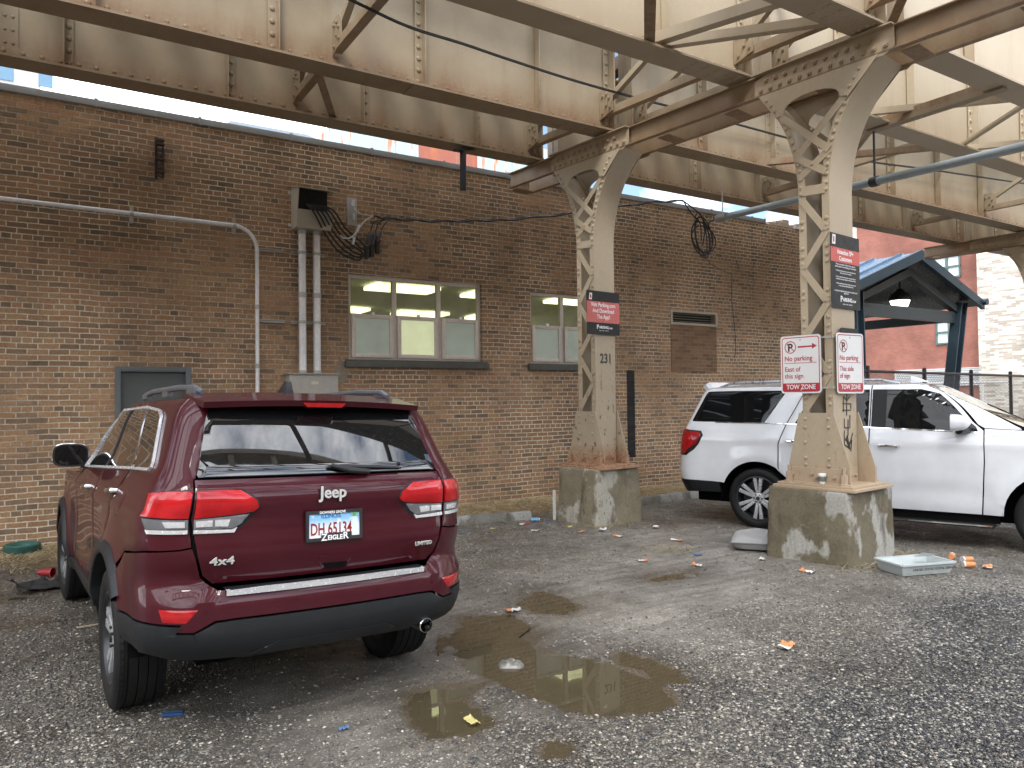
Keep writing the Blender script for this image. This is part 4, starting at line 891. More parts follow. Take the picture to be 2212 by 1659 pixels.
# ================================================================ vehicles: panels laid over one continuous body surface
class Surf:
    """body surface of a car in its own frame: x to the right, y forward, z up, rear axle at the origin.
    Every height has a rounded plan outline; q runs round it in metres from the middle of the tail."""
    def __init__(s, yr, yf, Wd, Rr, bulge, mid, halflen, k=.10, arches=(), rf=.35, sculpt=None):
        zz = np.arange(0, 2.3, .005)
        def tab(kn, sm=3):
            a = np.interp(zz, [p[0] for p in kn], [p[1] for p in kn]); g = np.exp(-.5*(np.arange(-9, 10)/sm)**2); g /= g.sum()
            return np.convolve(np.pad(a, 9, mode='edge'), g, 'valid')
        s.zz = zz; s.yr, s.yf, s.W, s.R, s.B = tab(yr, 2), tab(yf, 2), tab(Wd, 4), tab(Rr, 6), tab(bulge, 6)
        s.k = k; s.mid, s.hl = mid, halflen; s.arches = arches; s.rf = rf; s.sculpt = sculpt
    def g(s, t, z): return float(np.interp(z, s.zz, t))
    def parts(s, z):
        W = s.g(s.W, z); R = s.g(s.R, z); xr = W-R; y1 = s.g(s.yr, z)+s.k*xr*xr; ys = y1+R*.95; ye = s.g(s.yf, z)-s.k*xr*xr-s.rf
        return W, R, xr, y1, ys, ye
    def side_x(s, y, z, W):
        ty = (y-s.mid)/s.hl; x = W+s.g(s.B, z)*max(0, 1-ty*ty)-max(0, ty-.55)**2*.5*0
        for (ay, az, ar, am) in s.arches:
            d = math.hypot(y-ay, z-az)-ar
            if z < 1.15: x += am*math.exp(-(d/.10)**2)
        if s.sculpt: x += s.sculpt(y, z)
        return x
    def P(s, q, z):
        sg = 1 if q >= 0 else -1; q = abs(q); W, R, xr, y1, ys, ye = s.parts(z)
        if q <= .62: x = q*xr/.62; return Vector((sg*x, s.g(s.yr, z)+s.k*x*x, z))
        if q <= 1.02:
            f = (q-.62)/.4; p0 = math.atan(2*s.k*xr); ph = p0+(math.pi/2-p0)*f; W2 = s.side_x(ys, z, W)
            return Vector((sg*(xr+(W2-xr)*(math.sin(ph)-math.sin(p0))/(1-math.sin(p0))), y1+(ys-y1)*(math.cos(p0)-math.cos(ph))/math.cos(p0), z))
        L_ = ye-ys
        if q <= 1.02+L_: y = ys+q-1.02; return Vector((sg*s.side_x(y, z, W), y, z))
        f = (q-1.02-L_)/.4; W2 = s.side_x(ye, z, W)
        if f <= 1: ph = math.pi/2*f; return Vector((sg*(xr+(W2-xr)*math.cos(ph)), ye+s.rf*math.sin(ph), z))
        x = xr*(1-(f-1)*.4/.62); return Vector((sg*x, s.g(s.yf, z)-s.k*x*x, z))
    def q(s, kind, v, z):
        W, R, xr, y1, ys, ye = s.parts(z)
        if kind == 'r': return v*.62/xr
        if kind == 'c': return .62+.4*v
        if kind == 's': return 1.02+(v-ys)
        if kind == 'fc': return 1.02+(ye-ys)+.4*v
        if kind == 'f': return 1.02+(ye-ys)+.4+.62*(1-v/xr)
    def front(s, x, z):
        W, R, xr, y1, ys, ye = s.parts(z); a = abs(x); y = s.g(s.yf, z)-s.k*min(a, xr)**2
        if a > xr: y -= s.rf*(1-math.sqrt(max(0, 1-min(1, (a-xr)/(W+.03-xr))**2)))
        return Vector((x, y, z))
def densify(poly, mx=.03, closed=True):
    out = []
    n = len(poly)
    for i in range(n):
        if not closed and i == n-1: out.append(poly[i]); break
        a, b = poly[i], poly[(i+1) % n]
        if len(a) == 3 and a[0] != b[0]: out.append(a); continue
        p, q = a[-2:], b[-2:]; m = max(1, int(math.hypot(p[0]-q[0], p[1]-q[1])/mx))
        for k in range(m):
            t_ = k/m; out.append((*a[:-2], p[0]+(q[0]-p[0])*t_, p[1]+(q[1]-p[1])*t_))
    return out
def patch(name, poly, fn, mat, parent, off=.006, th=.012, grid=.05, mirror=False, roll=.003, ang=40, gridz=None):
    """a panel cut to the outline poly (u, v), pressed onto fn(u, v) and given thickness"""
    bm = bmesh.new(); vs = [bm.verts.new((-u if mirror else u, v, 0)) for u, v in poly]
    try: bm.faces.new(vs)
    except Exception: bm.free(); return None
    us = [v.co.x for v in bm.verts]; ws = [v.co.y for v in bm.verts]
    if roll: bmesh.ops.inset_region(bm, faces=bm.faces[:], thickness=.0045, use_even_offset=True)
    for lo, hi, ax, gg in ((min(us), max(us), 0, grid), (min(ws), max(ws), 1, gridz or grid)):
        c = math.ceil(lo/gg)*gg
        while c < hi:
            pc = [0, 0, 0]; pc[ax] = c; no = [0, 0, 0]; no[ax] = 1
            bmesh.ops.bisect_plane(bm, geom=bm.verts[:]+bm.edges[:]+bm.faces[:], plane_co=pc, plane_no=no, dist=1e-5); c += gg
    bmesh.ops.triangulate(bm, faces=[f for f in bm.faces if len(f.verts) > 4])
    bnd = {v for e in bm.edges if len(e.link_faces) == 1 for v in e.verts}
    e = 1e-3; N = {}
    for v in bm.verts:
        u, w = v.co.x, v.co.y; p = fn(u, w); a = fn(u+e, w)-fn(u-e, w); b = fn(u, w+e)-fn(u, w-e); n = a.cross(b)
        n = n.normalized() if n.length > 1e-12 else Vector((0, -1, 0)); N[v] = (p, n)
    for v in bm.verts:
        p, n = N[v]; v.co = p+n*(off-(roll if v in bnd else 0))
    be = [e_ for e_ in bm.edges if len(e_.link_faces) == 1]; nv = {}
    for v in bnd: p, n = N[v]; nv[v] = bm.verts.new(p+n*(off-th))
    for e_ in be:
        a, b = e_.verts
        try: bm.faces.new([a, b, nv[b], nv[a]])
        except Exception: pass
    bm.normal_update()
    # keep the outside facing out
    for f in bm.faces: f.smooth = True
    bmesh.ops.recalc_face_normals(bm, faces=bm.faces)
    for e_ in bm.edges:
        if len(e_.link_faces) == 2 and e_.calc_face_angle(0) > R(ang): e_.smooth = False
    me = bpy.data.meshes.new(name); bm.to_mesh(me); bm.free(); return link_mesh(name, me, mat, parent, True)
class Car:
    def __init__(s, surf, root, body): s.S = surf; s.root = root; s.body = body
    def cv(s, poly, closed=True): return [(s.S.q(k, v, z), z) for k, v, z in densify(poly, closed=closed)]
    def side(s, name, poly, mat, par=None, both=True, **kw):
        pq = s.cv([p if len(p) == 3 else ('s', *p) for p in poly]); r = []
        for mir in ((False, True) if both else (False,)): r.append(patch(name, pq, s.S.P, mat, par or s.body, mirror=mir, **kw))
        return r
    def rear(s, name, poly, mat, par=None, **kw):       # across the middle of the tail, x from -..+
        pq = []
        for x, z in densify(poly): q = s.S.q('r', abs(x), z); pq.append((q if x >= 0 else -q, z))
        return patch(name, pq, s.S.P, mat, par or s.body, **kw)
def symm(half):     # right half outline from the centre down to the centre -> whole
    return half+[(-x, z) for x, z in reversed(half) if abs(x) > 1e-6]
def arc(cy, cz, r, a0, a1, n=16): return [(cy+r*math.cos(R(a0+(a1-a0)*k/n)), cz+r*math.sin(R(a0+(a1-a0)*k/n))) for k in range(n+1)]
def paint(name, col, rough=.22, flake=0, drops=True, coat=1.0):
    t = NT(name); p = t.obj()
    n = t.noise(3, p, 3); d = t.n('ShaderNodeTexVoronoi', Vector=p, Scale=95); dm = t.ramp(d.outputs['Distance'], [(.10, 1), (.24, 0)])
    sp = t.ramp(t.sep(d.outputs['Color'])[0], [(.55, 0), (.6, 1)]); wetm = t.math('MULTIPLY', dm, sp)
    up = t.sep(t.n('ShaderNodeNewGeometry').outputs['Normal'])[2]; wetm = t.math('MULTIPLY', wetm, t.ramp(up, [(0, .35), (.5, 1)]))
    c = t.mix(1, col, t.ramp(n, [(.3, .93), (.7, 1.05)]), 'MULTIPLY')
    dirt = t.ramp(t.math('ADD', t.sep(p)[2], t.math('MULTIPLY', t.noise(7, p, 4), .35)), [(.40, .16), (.78, 0)])
    c = t.mix(dirt, c, (.085, .075, .062))
    if drops: t.bump(wetm, .30, .0016)
    t.set(Base__Color=c, Roughness=t.ramp(n, [(.3, rough), (.7, rough+.05)]), Coat__Weight=coat, Coat__Roughness=.045, Specular__IOR__Level=.15, Metallic=flake)
    return t.m
def autoglass(name, tint=(.006, .007, .008), drops=True, spec=.85, coat=1):
    t = NT(name); p = t.obj(); d = t.n('ShaderNodeTexVoronoi', Vector=p, Scale=120); dm = t.ramp(d.outputs['Distance'], [(.09, 1), (.22, 0)])
    sp = t.ramp(t.sep(d.outputs['Color'])[0], [(.5, 0), (.56, 1)])
    if drops: t.bump(t.math('MULTIPLY', dm, sp), .45, .0018)
    return t.set(Base__Color=tint, Roughness=.02, Specular__IOR__Level=spec, Coat__Weight=coat, Coat__Roughness=.0)
M_TYRE = flat('tyre_rubber', (.009, .009, .0095), .6, 0, .4, .2, 30, Specular__IOR__Level=.3); M_RIMD = flat('rim_dark', (.045, .047, .05), .35, .6, .1); M_RIMS = flat('rim_silver', (.55, .56, .57), .30, .55, .08)
M_CHR = flat('chrome', (.78, .79, .80), .08, 1.0, .05); M_CLAD = flat('grey_cladding', (.009, .0105, .012), .5, 0, .2, .12, 60, Specular__IOR__Level=.38); M_CHRB = flat('bright_chrome', (.86, .87, .88), .22, .6, .12, .15, 60); M_UND = flat('underbody', (.006, .006, .006), 1.0, Specular__IOR__Level=.05)
M_CGL = autoglass('tinted_glass'); M_CGL2 = autoglass('tinted_glass_dry', drops=False, spec=.34, coat=0)
def lens(name, col, em=0):
    t = NT(name); p = t.obj(); s = t.sep(p)
    wv = t.n('ShaderNodeTexWave', Scale=38, Distortion=0, Vector=t.map(p, (1, 0, .0))); 
    t.bump(wv.outputs['Fac'], .12, .002)
    c = t.mix(t.ramp(t.noise(9, p, 2), [(.4, 0), (.6, .5)]), col, tuple(x*.55 for x in col))
    return t.set(Base__Color=c, Roughness=.25, Coat__Weight=.8, Coat__Roughness=.01, Specular__IOR__Level=.2, Emission__Color=col, Emission__Strength=em)
M_RED_L = lens('red_lens', (.48, .006, .010)); M_REFL = lens('red_reflector', (.38, .010, .012)); M_CLR_L = lens('clear_lens', (.17, .17, .18)); M_LET = flat('badge_silver', (.72, .72, .70), .25, .35, .08)
def wheel(root, name, x, y, r, w, rr, side, style, steer=0):
    """tyre with tread grooves, rim, spokes and nuts; axle along x, outer face towards side"""
    o = bpy.data.objects.new(name, None); COL.objects.link(o); o.parent = root; o.location = (x, y, r-.004); o.rotation_euler = (0, 0, steer)
    def lp(prof): return prof
    h = w/2; m = MB(); pr = [(rr+.012, -h*.86), (rr+.03, -h*.96), (r*.86, -h), (r*.955, -h*.93), (r*.99, -h*.80)]
    for k in range(-2, 3):
        c = k*h*.36; pr += [(r-.002*abs(k), c-.035*1.0+.012), (r-.002*abs(k), c+.018), (r-.011, c+.0195), (r-.011, c+.0235)] if k < 2 else [(r-.004, c-.02), (r-.004, c+.015)]
    pr += [(r*.99, h*.80), (r*.955, h*.93), (r*.86, h), (rr+.03, h*.96), (rr+.012, h*.86)]
    pr = [(a, b) for a, b in pr]; m.lathe((0, 0, 0), [(a, b*side) for a, b in pr], 72, (1, 0, 0))
    n = 60                                                               # shoulder lugs
    for k in range(n):
        a = 2*math.pi*k/n
        for s_ in (-1, 1):
            c, s__ = math.cos(a), math.sin(a)
            P = [Vector((s_*xx, (rad)*math.cos(aa), rad*math.sin(aa))) for rad, xx in ((r*.985, h*.86), (r+.001, h*.70)) for aa in (a-.032, a+.032)]
            P += [Vector((s_*xx, rad*math.cos(aa), rad*math.sin(aa))) for rad, xx in ((r*.95, h*.90), (r-.012, h*.66)) for aa in (a-.034, a+.034)]
            m.add(P, [(0, 1, 3, 2), (0, 4, 5, 1), (2, 3, 7, 6), (0, 2, 6, 4), (1, 5, 7, 3)])
    mk('tyre', m, M_TYRE, o, local=True, ang=50)
    m = MB(); m.lathe((0, 0, 0), [(a, b*side) for a, b in ((rr+.014, h*.88), (rr+.002, h*.90), (rr-.006, h*.84), (rr-.02, h*.3), (rr-.03, -h*.8), (rr+.012, -h*.86))], 48, (1, 0, 0))
    m.lathe((0, 0, 0), [(0.0, -h*.1*side), (rr-.04, -h*.1*side)], 30, (1, 0, 0)); rim = mk('rim', m, M_RIMD, o, local=True)
    m = MB(); ns = 5 if style == 'five' else 6; fx = h*.72*side
    for k in range(ns):
        a0 = 2*math.pi*k/ns+(.3 if style == 'five' else .52)
        for ofs in ((-.17, .17) if style == 'five' else (-.155, .155)):
            p0 = Vector((fx*1.0, .05*math.cos(a0+ofs*1.6), .05*math.sin(a0+ofs*1.6))); a1 = a0+ofs*(1.0 if style == 'five' else 1.0)
            p1 = Vector((h*.80*side, (rr-.004)*math.cos(a1), (rr-.004)*math.sin(a1))); mid_ = (p0+p1)/2+Vector((.004*side, 0, 0))
            d = (p1-p0).normalized(); t_ = d.cross(Vector((1, 0, 0))).normalized(); w0, w1 = (.016, .026)
            P = [p0+t_*w0, p0-t_*w0, p1-t_*w1, p1+t_*w1]; dep = Vector((-.035*side, 0, 0)); P += [q+dep for q in P]
            m.add(P, [(0, 1, 2, 3), (7, 6, 5, 4), (0, 4, 5, 1), (1, 5, 6, 2), (2, 6, 7, 3), (3, 7, 4, 0)])
    m.lathe((0, 0, 0), [(.0, fx+.010*side), (.035, fx+.008*side), (.075, fx), (.085, fx-.02*side)], 24, (1, 0, 0))
    mk('spokes', m, M_RIMS, rim, local=True, bevel=.003)
    m = MB()
    for k in range(ns):
        a = 2*math.pi*k/ns; m.cyl((fx, .055*math.cos(a), .055*math.sin(a)), (fx+.016*side, .055*math.cos(a), .055*math.sin(a)), .010, 6)
    m.cyl((fx, 0, 0), (fx+.018*side, 0, 0), .026, 14); mk('hub_cap', m, M_RIMD, rim, local=True)
    return o
def wheel_well(body, x0, x1, y, z, r, side):
    m = MB(); n = 28; P = []
    for xx in (x0, x1): P += [(xx*side, y+r*math.cos(math.pi*1.04*k/n-math.pi*.02), z+r*math.sin(math.pi*1.04*k/n-math.pi*.02)) for k in range(n+1)]
    F = [(k, k+1, n+1+k+1, n+1+k) for k in range(n)]+[tuple(range(n+1))]; m.add(P, F); return mk('wheel_well', m, M_UND, body, local=True)
def roof_cap(name, S_, z, rise, mat, body, yin=.55, power=2.4):
    W, R_, xr, y1, ys, ye = S_.parts(z); tot = 1.02+(ye-ys)+.4+.62; N = 120
    ring = [S_.P(-tot+2*tot*k/N, z) for k in range(N)]; ylo = min(p.y for p in ring)+yin; yhi = max(p.y for p in ring)-yin
    m = MB(); ss = [1, .985, .96, .92, .85, .75, .6, .4, .2, .02]; P = []
    for s_ in ss:
        for p in ring:
            c = Vector((0, max(ylo, min(yhi, p.y)), z)); v = c+(p-c)*s_; v.z = z+rise*(1-s_**power); P.append(v)
    m.add(P, [(i*N+k, i*N+(k+1) % N, (i+1)*N+(k+1) % N, (i+1)*N+k) for i in range(len(ss)-1) for k in range(N)]+[tuple((len(ss)-1)*N+k for k in range(N))])
    return mk(name, m, mat, body, local=True, ang=60)
def hood_patch(S_, zf, zw, mat, body, x_half, crown=.05):
    m = MB(); nu, nv = 24, 18; P = []
    for j in range(nv+1):
        t_ = j/nv
        for i in range(nu+1):
            x = (-1+2*i/nu)*x_half; pf = S_.front(x, zf); pw = S_.front(x, zw); y = pf.y+(pw.y-pf.y)*t_
            z = zf+(zw-zf)*t_+crown*math.sin(math.pi*min(1, t_*.5+.0))*(1-(abs(x)/x_half)**2.5)+.03*math.sin(t_*math.pi); P.append((x, y, z))
    m.add(P, [(j*(nu+1)+i, j*(nu+1)+i+1, (j+1)*(nu+1)+i+1, (j+1)*(nu+1)+i) for j in range(nv) for i in range(nu)])
    return mk('hood', m, mat, body, local=True, ang=60)
def ring_strip(name, S_, poly, w, mat, body, off=.008, mirror=False, th=.014):
    """a narrow bright strip following an outline on the body side"""
    m = MB(); n = len(poly); P = []
    area = sum(poly[i-1][0]*poly[i][1]-poly[i][0]*poly[i-1][1] for i in range(n))
    for i, (a, b) in enumerate(poly):
        p0 = poly[i-1]; p1 = poly[(i+1) % n]; t_ = Vector((p1[0]-p0[0], p1[1]-p0[1])).normalized(); nr = Vector((t_.y, -t_.x))
        if area < 0: nr = -nr
        for d, o_ in ((-w/2, 0), (-w/2, th), (w/2, th), (w/2, 0)):
            u, z = a+nr.x*d, b+nr.y*d; q = S_.q('s', u, z); e = 1e-3; sg = -1 if mirror else 1
            p = S_.P(sg*q, z); nn = (S_.P(sg*q+e, z)-S_.P(sg*q-e, z)).cross(S_.P(sg*q, z+e)-S_.P(sg*q, z-e)).normalized()
            P.append(p+nn*(off+o_-.004))
    m.add(P, [(4*i+k, 4*i+(k+1) % 4, 4*((i+1) % n)+(k+1) % 4, 4*((i+1) % n)+k) for i in range(n) for k in range(4)])
    return mk(name, m, mat, body, local=True)
def flare(S_, cy, cz, r0, r1, a0, a1, out, mat, body, mirror):
    m = MB(); n = 40; P = []; sg = -1 if mirror else 1
    for k in range(n+1):
        a = R(a0+(a1-a0)*k/n)
        for r_, o_ in ((r1+.004, 0), (r1-.004, out*.55), (r1-(r1-r0)*.35, out), (r0+.01, out*1.02), (r0, out*.9), (r0, -.05)):
            y, z = cy+r_*math.cos(a), cz+r_*math.sin(a); q = S_.q('s', y, max(.2, z)); p = S_.P(sg*q, z); P.append(p+Vector((sg*o_, 0, 0)))
    m.add(P, [(6*i+k, 6*i+k+1, 6*i+6+k+1, 6*i+6+k) for i in range(n) for k in range(5)])
    return mk('wheel_arch_flare', m, mat, body, local=True, ang=60)
# ---------------------------------------------------------------- red car
M_MAR = paint('maroon_paint', (.046, .0012, .0062), .45, .0, coat=.6)
rc = thing('parked_suv', 'dark red SUV seen from behind, nosed toward the brick wall, left foreground', 'car', (1.267, 4.877, 0), rot=(0, 0, R(2.88)))
body = bpy.data.objects.new('body', None); COL.objects.link(body); body.parent = rc; body.rotation_euler = (R(-.7), R(1.7), 0); body.location = (0, 0, 0)
def jsc(y, z):
    a = 0
    if .45 < z < 1.1 and .45 < y < 2.6: a -= .022*math.sin(math.pi*(z-.45)/.65)**2*math.sin(math.pi*(y-.45)/2.15)
    a += .012*math.exp(-((z-1.10)/.025)**2)
    return a
JS = Surf([(.38, -.90), (.43, -.95), (.50, -.985), (.62, -.99), (.715, -.985), (.735, -.975), (.748, -.93), (.77, -.912), (.82, -.925), (.90, -.952), (.97, -.95), (1.03, -.935), (1.10, -.935), (1.165, -.955), (1.20, -.955), (1.25, -.93), (1.285, -.895), (1.30, -.885), (1.64, -.69), (1.70, -.62), (1.76, -.5)],
          [(.3, 3.72), (.5, 3.80), (.9, 3.80), (1.03, 3.74), (1.12, 3.58), (1.17, 2.50), (1.69, 1.42), (1.76, 1.2)],
          [(.35, .86), (.45, .875), (.56, .905), (.80, .905), (1.0, .90), (1.1, .89), (1.2, .868), (1.28, .835), (1.34, .80), (1.60, .722), (1.68, .68), (1.74, .60)],
          [(.35, .34), (.55, .32), (.95, .28), (1.2, .24), (1.3, .16), (1.7, .13)], [(.3, .04), (1.1, .045), (1.3, .03), (1.7, .02)], 1.2, 2.3, arches=((0, .385, .48, .030), (2.915, .385, .48, .030)), sculpt=jsc)
J = Car(JS, rc, body); AR = .462
A1 = arc(0, .385, AR, 43, 152); A2 = [(x, z) for x, z in arc(2.915, .385, AR, 168, 12)]
mats = dict(mat=M_MAR)
J.side('quarter_panel', [('s', y, z) for y, z in arc(0, .385, AR, 43, 122)]+[('s', -.40, .90), ('c', .75, .945), ('c', .3, .955), ('r', .695, .965), ('r', .712, 1.10), ('r', .712, 1.285), ('r', .695, 1.30), ('r', .575, 1.66), ('r', .565, 1.70), ('c', .5, 1.70), ('s', -.40, 1.70), ('s', .36, 1.70), ('s', .33, 1.66), ('s', .01, 1.31), ('s', .11, 1.15), ('s', .21, .95)], M_MAR)
J.side('rear_door', [(.86, .46), (.86, 1.70), (.375, 1.70), (.345, 1.66), (.024, 1.31), (.124, 1.15), (.224, .95), (.352, .705), (.43, .59), (.47, .46)], M_MAR)
J.side('front_door', [(1.98, .46), (1.98, 1.15), (1.80, 1.20), (1.74, 1.36), (1.42, 1.63), (1.22, 1.70), (.873, 1.70), (.873, .46)], M_MAR)
J.side('front_fender', [(2.0, .46), (2.455, .46)]+A2+[(3.37, .60), ('fc', .4, .60), ('fc', .9, .60), ('fc', .9, 1.02), ('fc', .4, 1.08), ('s', 3.2, 1.115), ('s', 2.4, 1.15), ('s', 1.99, 1.165)], M_MAR)
J.side('pillar', [(1.995, 1.17), (2.25, 1.16), (1.62, 1.55), (1.30, 1.70), (1.235, 1.70), (1.435, 1.64), (1.755, 1.37), (1.815, 1.21)], M_MAR)
hatch = J.rear('tailgate', symm([(0, .775), (.60, .775), (.64, .82), (.662, .90), (.682, 1.0), (.70, 1.10), (.70, 1.286), (0, 1.286)]), M_MAR)
# painted bumper cover with the step cut-out, in one piece round the tail
hb_ = [('r', 0, .738), ('r', .58, .740), ('r', .608, .758), ('r', .649, .812), ('r', .670, .894), ('r', .690, .957), ('c', .3, .947), ('c', .75, .935), ('s', -.41, .89), ('s', -.30, .745)]+[('s', y, z) for y, z in arc(0, .385, AR, 128, 150)][1:]+[('s', -.44, .612), ('c', .8, .612), ('c', .3, .600), ('r', .72, .565), ('r', .66, .560), ('r', .60, .608), ('r', .50, .612), ('r', 0, .612)]
half = J.cv(hb_, False); full = half+[(-q, z) for q, z in reversed(half) if q > 1e-4]
patch('bumper', full, JS.P, M_MAR, body, roll=0)
hc_ = [('r', 0, .60), ('r', .50, .600), ('r', .595, .596), ('r', .66, .548), ('r', .72, .553), ('c', .3, .588), ('c', .8, .60), ('s', -.44, .60), ('s', -.425, .50), ('s', -.44, .47), ('c', .6, .44), ('r', .7, .425), ('r', .5, .41), ('r', .45, .40), ('r', 0, .41)]
half = J.cv(hc_, False); full = half+[(-q, z) for q, z in reversed(half) if q > 1e-4]
cl = patch('bumper_cladding', full, JS.P, M_CLAD, body, off=.016, th=.05, roll=.008)
J.rear('valance', symm([(0, .475), (.30, .475), (.36, .45), (.42, .425), (0, .415)]), M_CLAD, cl, off=.022, roll=.004)
J.side('sill_cladding', [(.47, .455), (2.45, .455), (2.46, .36), (.455, .36)], M_CLAD, off=.02, th=.05, roll=.008)
# dark shell behind the panels, underbody
tot = lambda z: JS.q('f', 0.001, z)
for z0, z1 in ((.90, 1.20), (1.16, 1.70)):
    pts = [( -tot(z)+.01, z) for z in np.linspace(z0, z1, 12)]+[(tot(z)-.01, z) for z in np.linspace(z1, z0, 12)]
    patch('inner_shell', pts, JS.P, M_UND, body, off=-.014, th=.004, grid=.10, roll=0)
m = MB(); m.box(-.60, .60, -.60, 3.6, .30, .95); m.box(-.84, .84, .52, 2.40, .30, .95); m.box(-.70, .70, -.74, -.50, .45, .95); mk('underbody', m, M_UND, body, local=True)
for sgn in (-1, 1):
    for yy in (0, 2.915): wheel_well(body, .55, .905, yy, .385, .475, sgn); flare(JS, yy, .385, AR-.015, AR+.055, 8 if yy == 0 else -2, 146 if yy == 0 else 172, .030, M_CLAD, body, sgn < 0)
roof_cap('roof', JS, 1.70, .062, M_MAR, body); hood_patch(JS, 1.10, 1.168, M_MAR, body, .80)
patch('windshield', densify([(-.66, 1.19), (.66, 1.19), (.56, 1.67), (-.56, 1.67)]), JS.front, M_CGL, body, off=.004)
g_ = JS.parts(.8); patch('grille', densify([(-.6, .62), (.6, .62), (.6, 1.05), (-.6, 1.05)]), JS.front, M_CLAD, body, off=.01)
# side glass, pillars, chrome
wp = [(1.765, 1.222), (1.70, 1.35), (1.42, 1.59), (1.2, 1.642), (.3, 1.655), (-.16, 1.632), (-.28, 1.60), (-.34, 1.54), (-.50, 1.36), (-.515, 1.335), (-.49, 1.318), (0, 1.30), (.8, 1.265)]
J.side('side_window', wp, M_CGL, off=.009, th=.006, roll=.002)
for nm, pl in (('window_pillar', [(.80, 1.262), (.87, 1.258), (.905, 1.645), (.835, 1.65)]), ('window_pillar', [(-.03, 1.30), (.0, 1.299), (.325, 1.655), (.29, 1.656)])): J.side(nm, pl, M_CLAD if pl[0][0] > .5 else M_CHR, off=.014, th=.006, roll=.001)
wd_ = densify([(y, z) for y, z in wp], .04)
for mir in (False, True): ring_strip('window_trim', JS, wd_, .014, M_CHRB, body, off=.012, mirror=mir)
fd_ = densify([(-.05, 1.175), (-.20, 1.18), (-.215, 1.07), (-.18, 1.045), (-.06, 1.05), (-.045, 1.08)])
patch('fuel_door', [(JS.q('s', y, z), z) for y, z in fd_], JS.P, M_MAR, body, off=.0085, mirror=True, roll=.002)
for nm, y0, z0 in (('door_handle', 1.08, 1.125), ('door_handle', .08, 1.175)):
    for sg in (-1, 1):
        q0 = JS.q('s', y0, z0); p = JS.P(sg*q0, z0); p2 = JS.P(sg*JS.q('s', y0+.2, z0-.012), z0-.012); m = MB(); dx = Vector((sg, 0, 0))
        m.tube([p+dx*.0, p+dx*.03+Vector((0, .02, 0)), (p+p2)/2+dx*.042, p2+dx*.03-Vector((0, .02, 0)), p2], [.012, .017, .018, .017, .012], 10); mk(nm, m, M_CHR, body, local=True)
# tailgate glass and its black edge, spoiler, brake light
glass = J.rear('rear_window', symm([(0, 1.297), (.675, 1.297), (.686, 1.31), (.628, 1.56), (.60, 1.645), (0, 1.665)]), M_CGL, off=.010, th=.012)
m = MB(); P = []; n = 24
def sp_pt(u, v, low):      # u across -1..1, v from roof 0 to tail 1
    x = u*(.655-.03*v); y = -.38-(.405*v)+.06*u*u*v; z = 1.752-.052*v-.018*u*u
    if low: z -= (.010+.022*math.sin(min(1, v*1.0)*math.pi*.55)); y += .014
    return (x, y, z)
for low in (0, 1):
    for j in range(9):
        for i in range(n+1): P.append(sp_pt(-1+2*i/n, j/8, low))
    b = low*9*(n+1)
F = []
for low in (0, 1): b = low*9*(n+1); F += [(b+j*(n+1)+i, b+j*(n+1)+i+1, b+(j+1)*(n+1)+i+1, b+(j+1)*(n+1)+i) for j in range(8) for i in range(n)]
o9 = 9*(n+1); F += [(8*(n+1)+i, 8*(n+1)+i+1, o9+8*(n+1)+i+1, o9+8*(n+1)+i) for i in range(n)]
for i in (0, n): F += [(j*(n+1)+i, (j+1)*(n+1)+i, o9+(j+1)*(n+1)+i, o9+j*(n+1)+i) for j in range(8)]
m.add(P, F); spo = mk('spoiler', m, M_MAR, body, local=True, ang=40)
m = MB(); m.prism([(-.125, 1.686), (.125, 1.686), (.10, 1.662), (-.10, 1.662)], lambda u, v_, d_: (u, d_, v_), -.797, -.74); mk('brake_light', m, M_REFL, spo, local=True)
m = MB(); P = [(math.copysign(1, s)*0, 0, 0) for s in ()]
m.tube([(.20+.02, -.905, 1.305), (.10, -.925, 1.318), (-.0, -.915, 1.345)], [.016, .018, .012], 10); m.tube([(.43, -.885, 1.318), (.2, -.905, 1.332), (-.01, -.90, 1.34)], [.007, .010, .010], 8); mk('wiper', m, M_BLACK, glass, local=True)
# rails, fin
for sg in (-1, 1):
    m = MB(); m.tube([(sg*.565, -.42, 1.742), (sg*.58, -.30, 1.770), (sg*.585, .1, 1.782), (sg*.59, .9, 1.780), (sg*.58, 1.25, 1.765), (sg*.57, 1.38, 1.735)], [.014, .019, .019, .019, .018, .010], 8)
    for yy in (-.28, .45, 1.2): m.box(sg*.585-.016, sg*.585+.016, yy-.09, yy+.09, 1.735, 1.770)
    mk('roof_rail', m, flat('rail_grey', (.16, .18, .20), .35, .5, .1), body, local=True)
m = MB(); m.prism([(-.12, 1.755), (.06, 1.758), (-.06, 1.835), (-.11, 1.83)], lambda u, v_, d_: (d_*(1-.6*max(0, (v_-1.76)/.08)), u-.08, v_), -.028, .028); mk('antenna_fin', m, M_BLACK, body, local=True, bevel=.005)
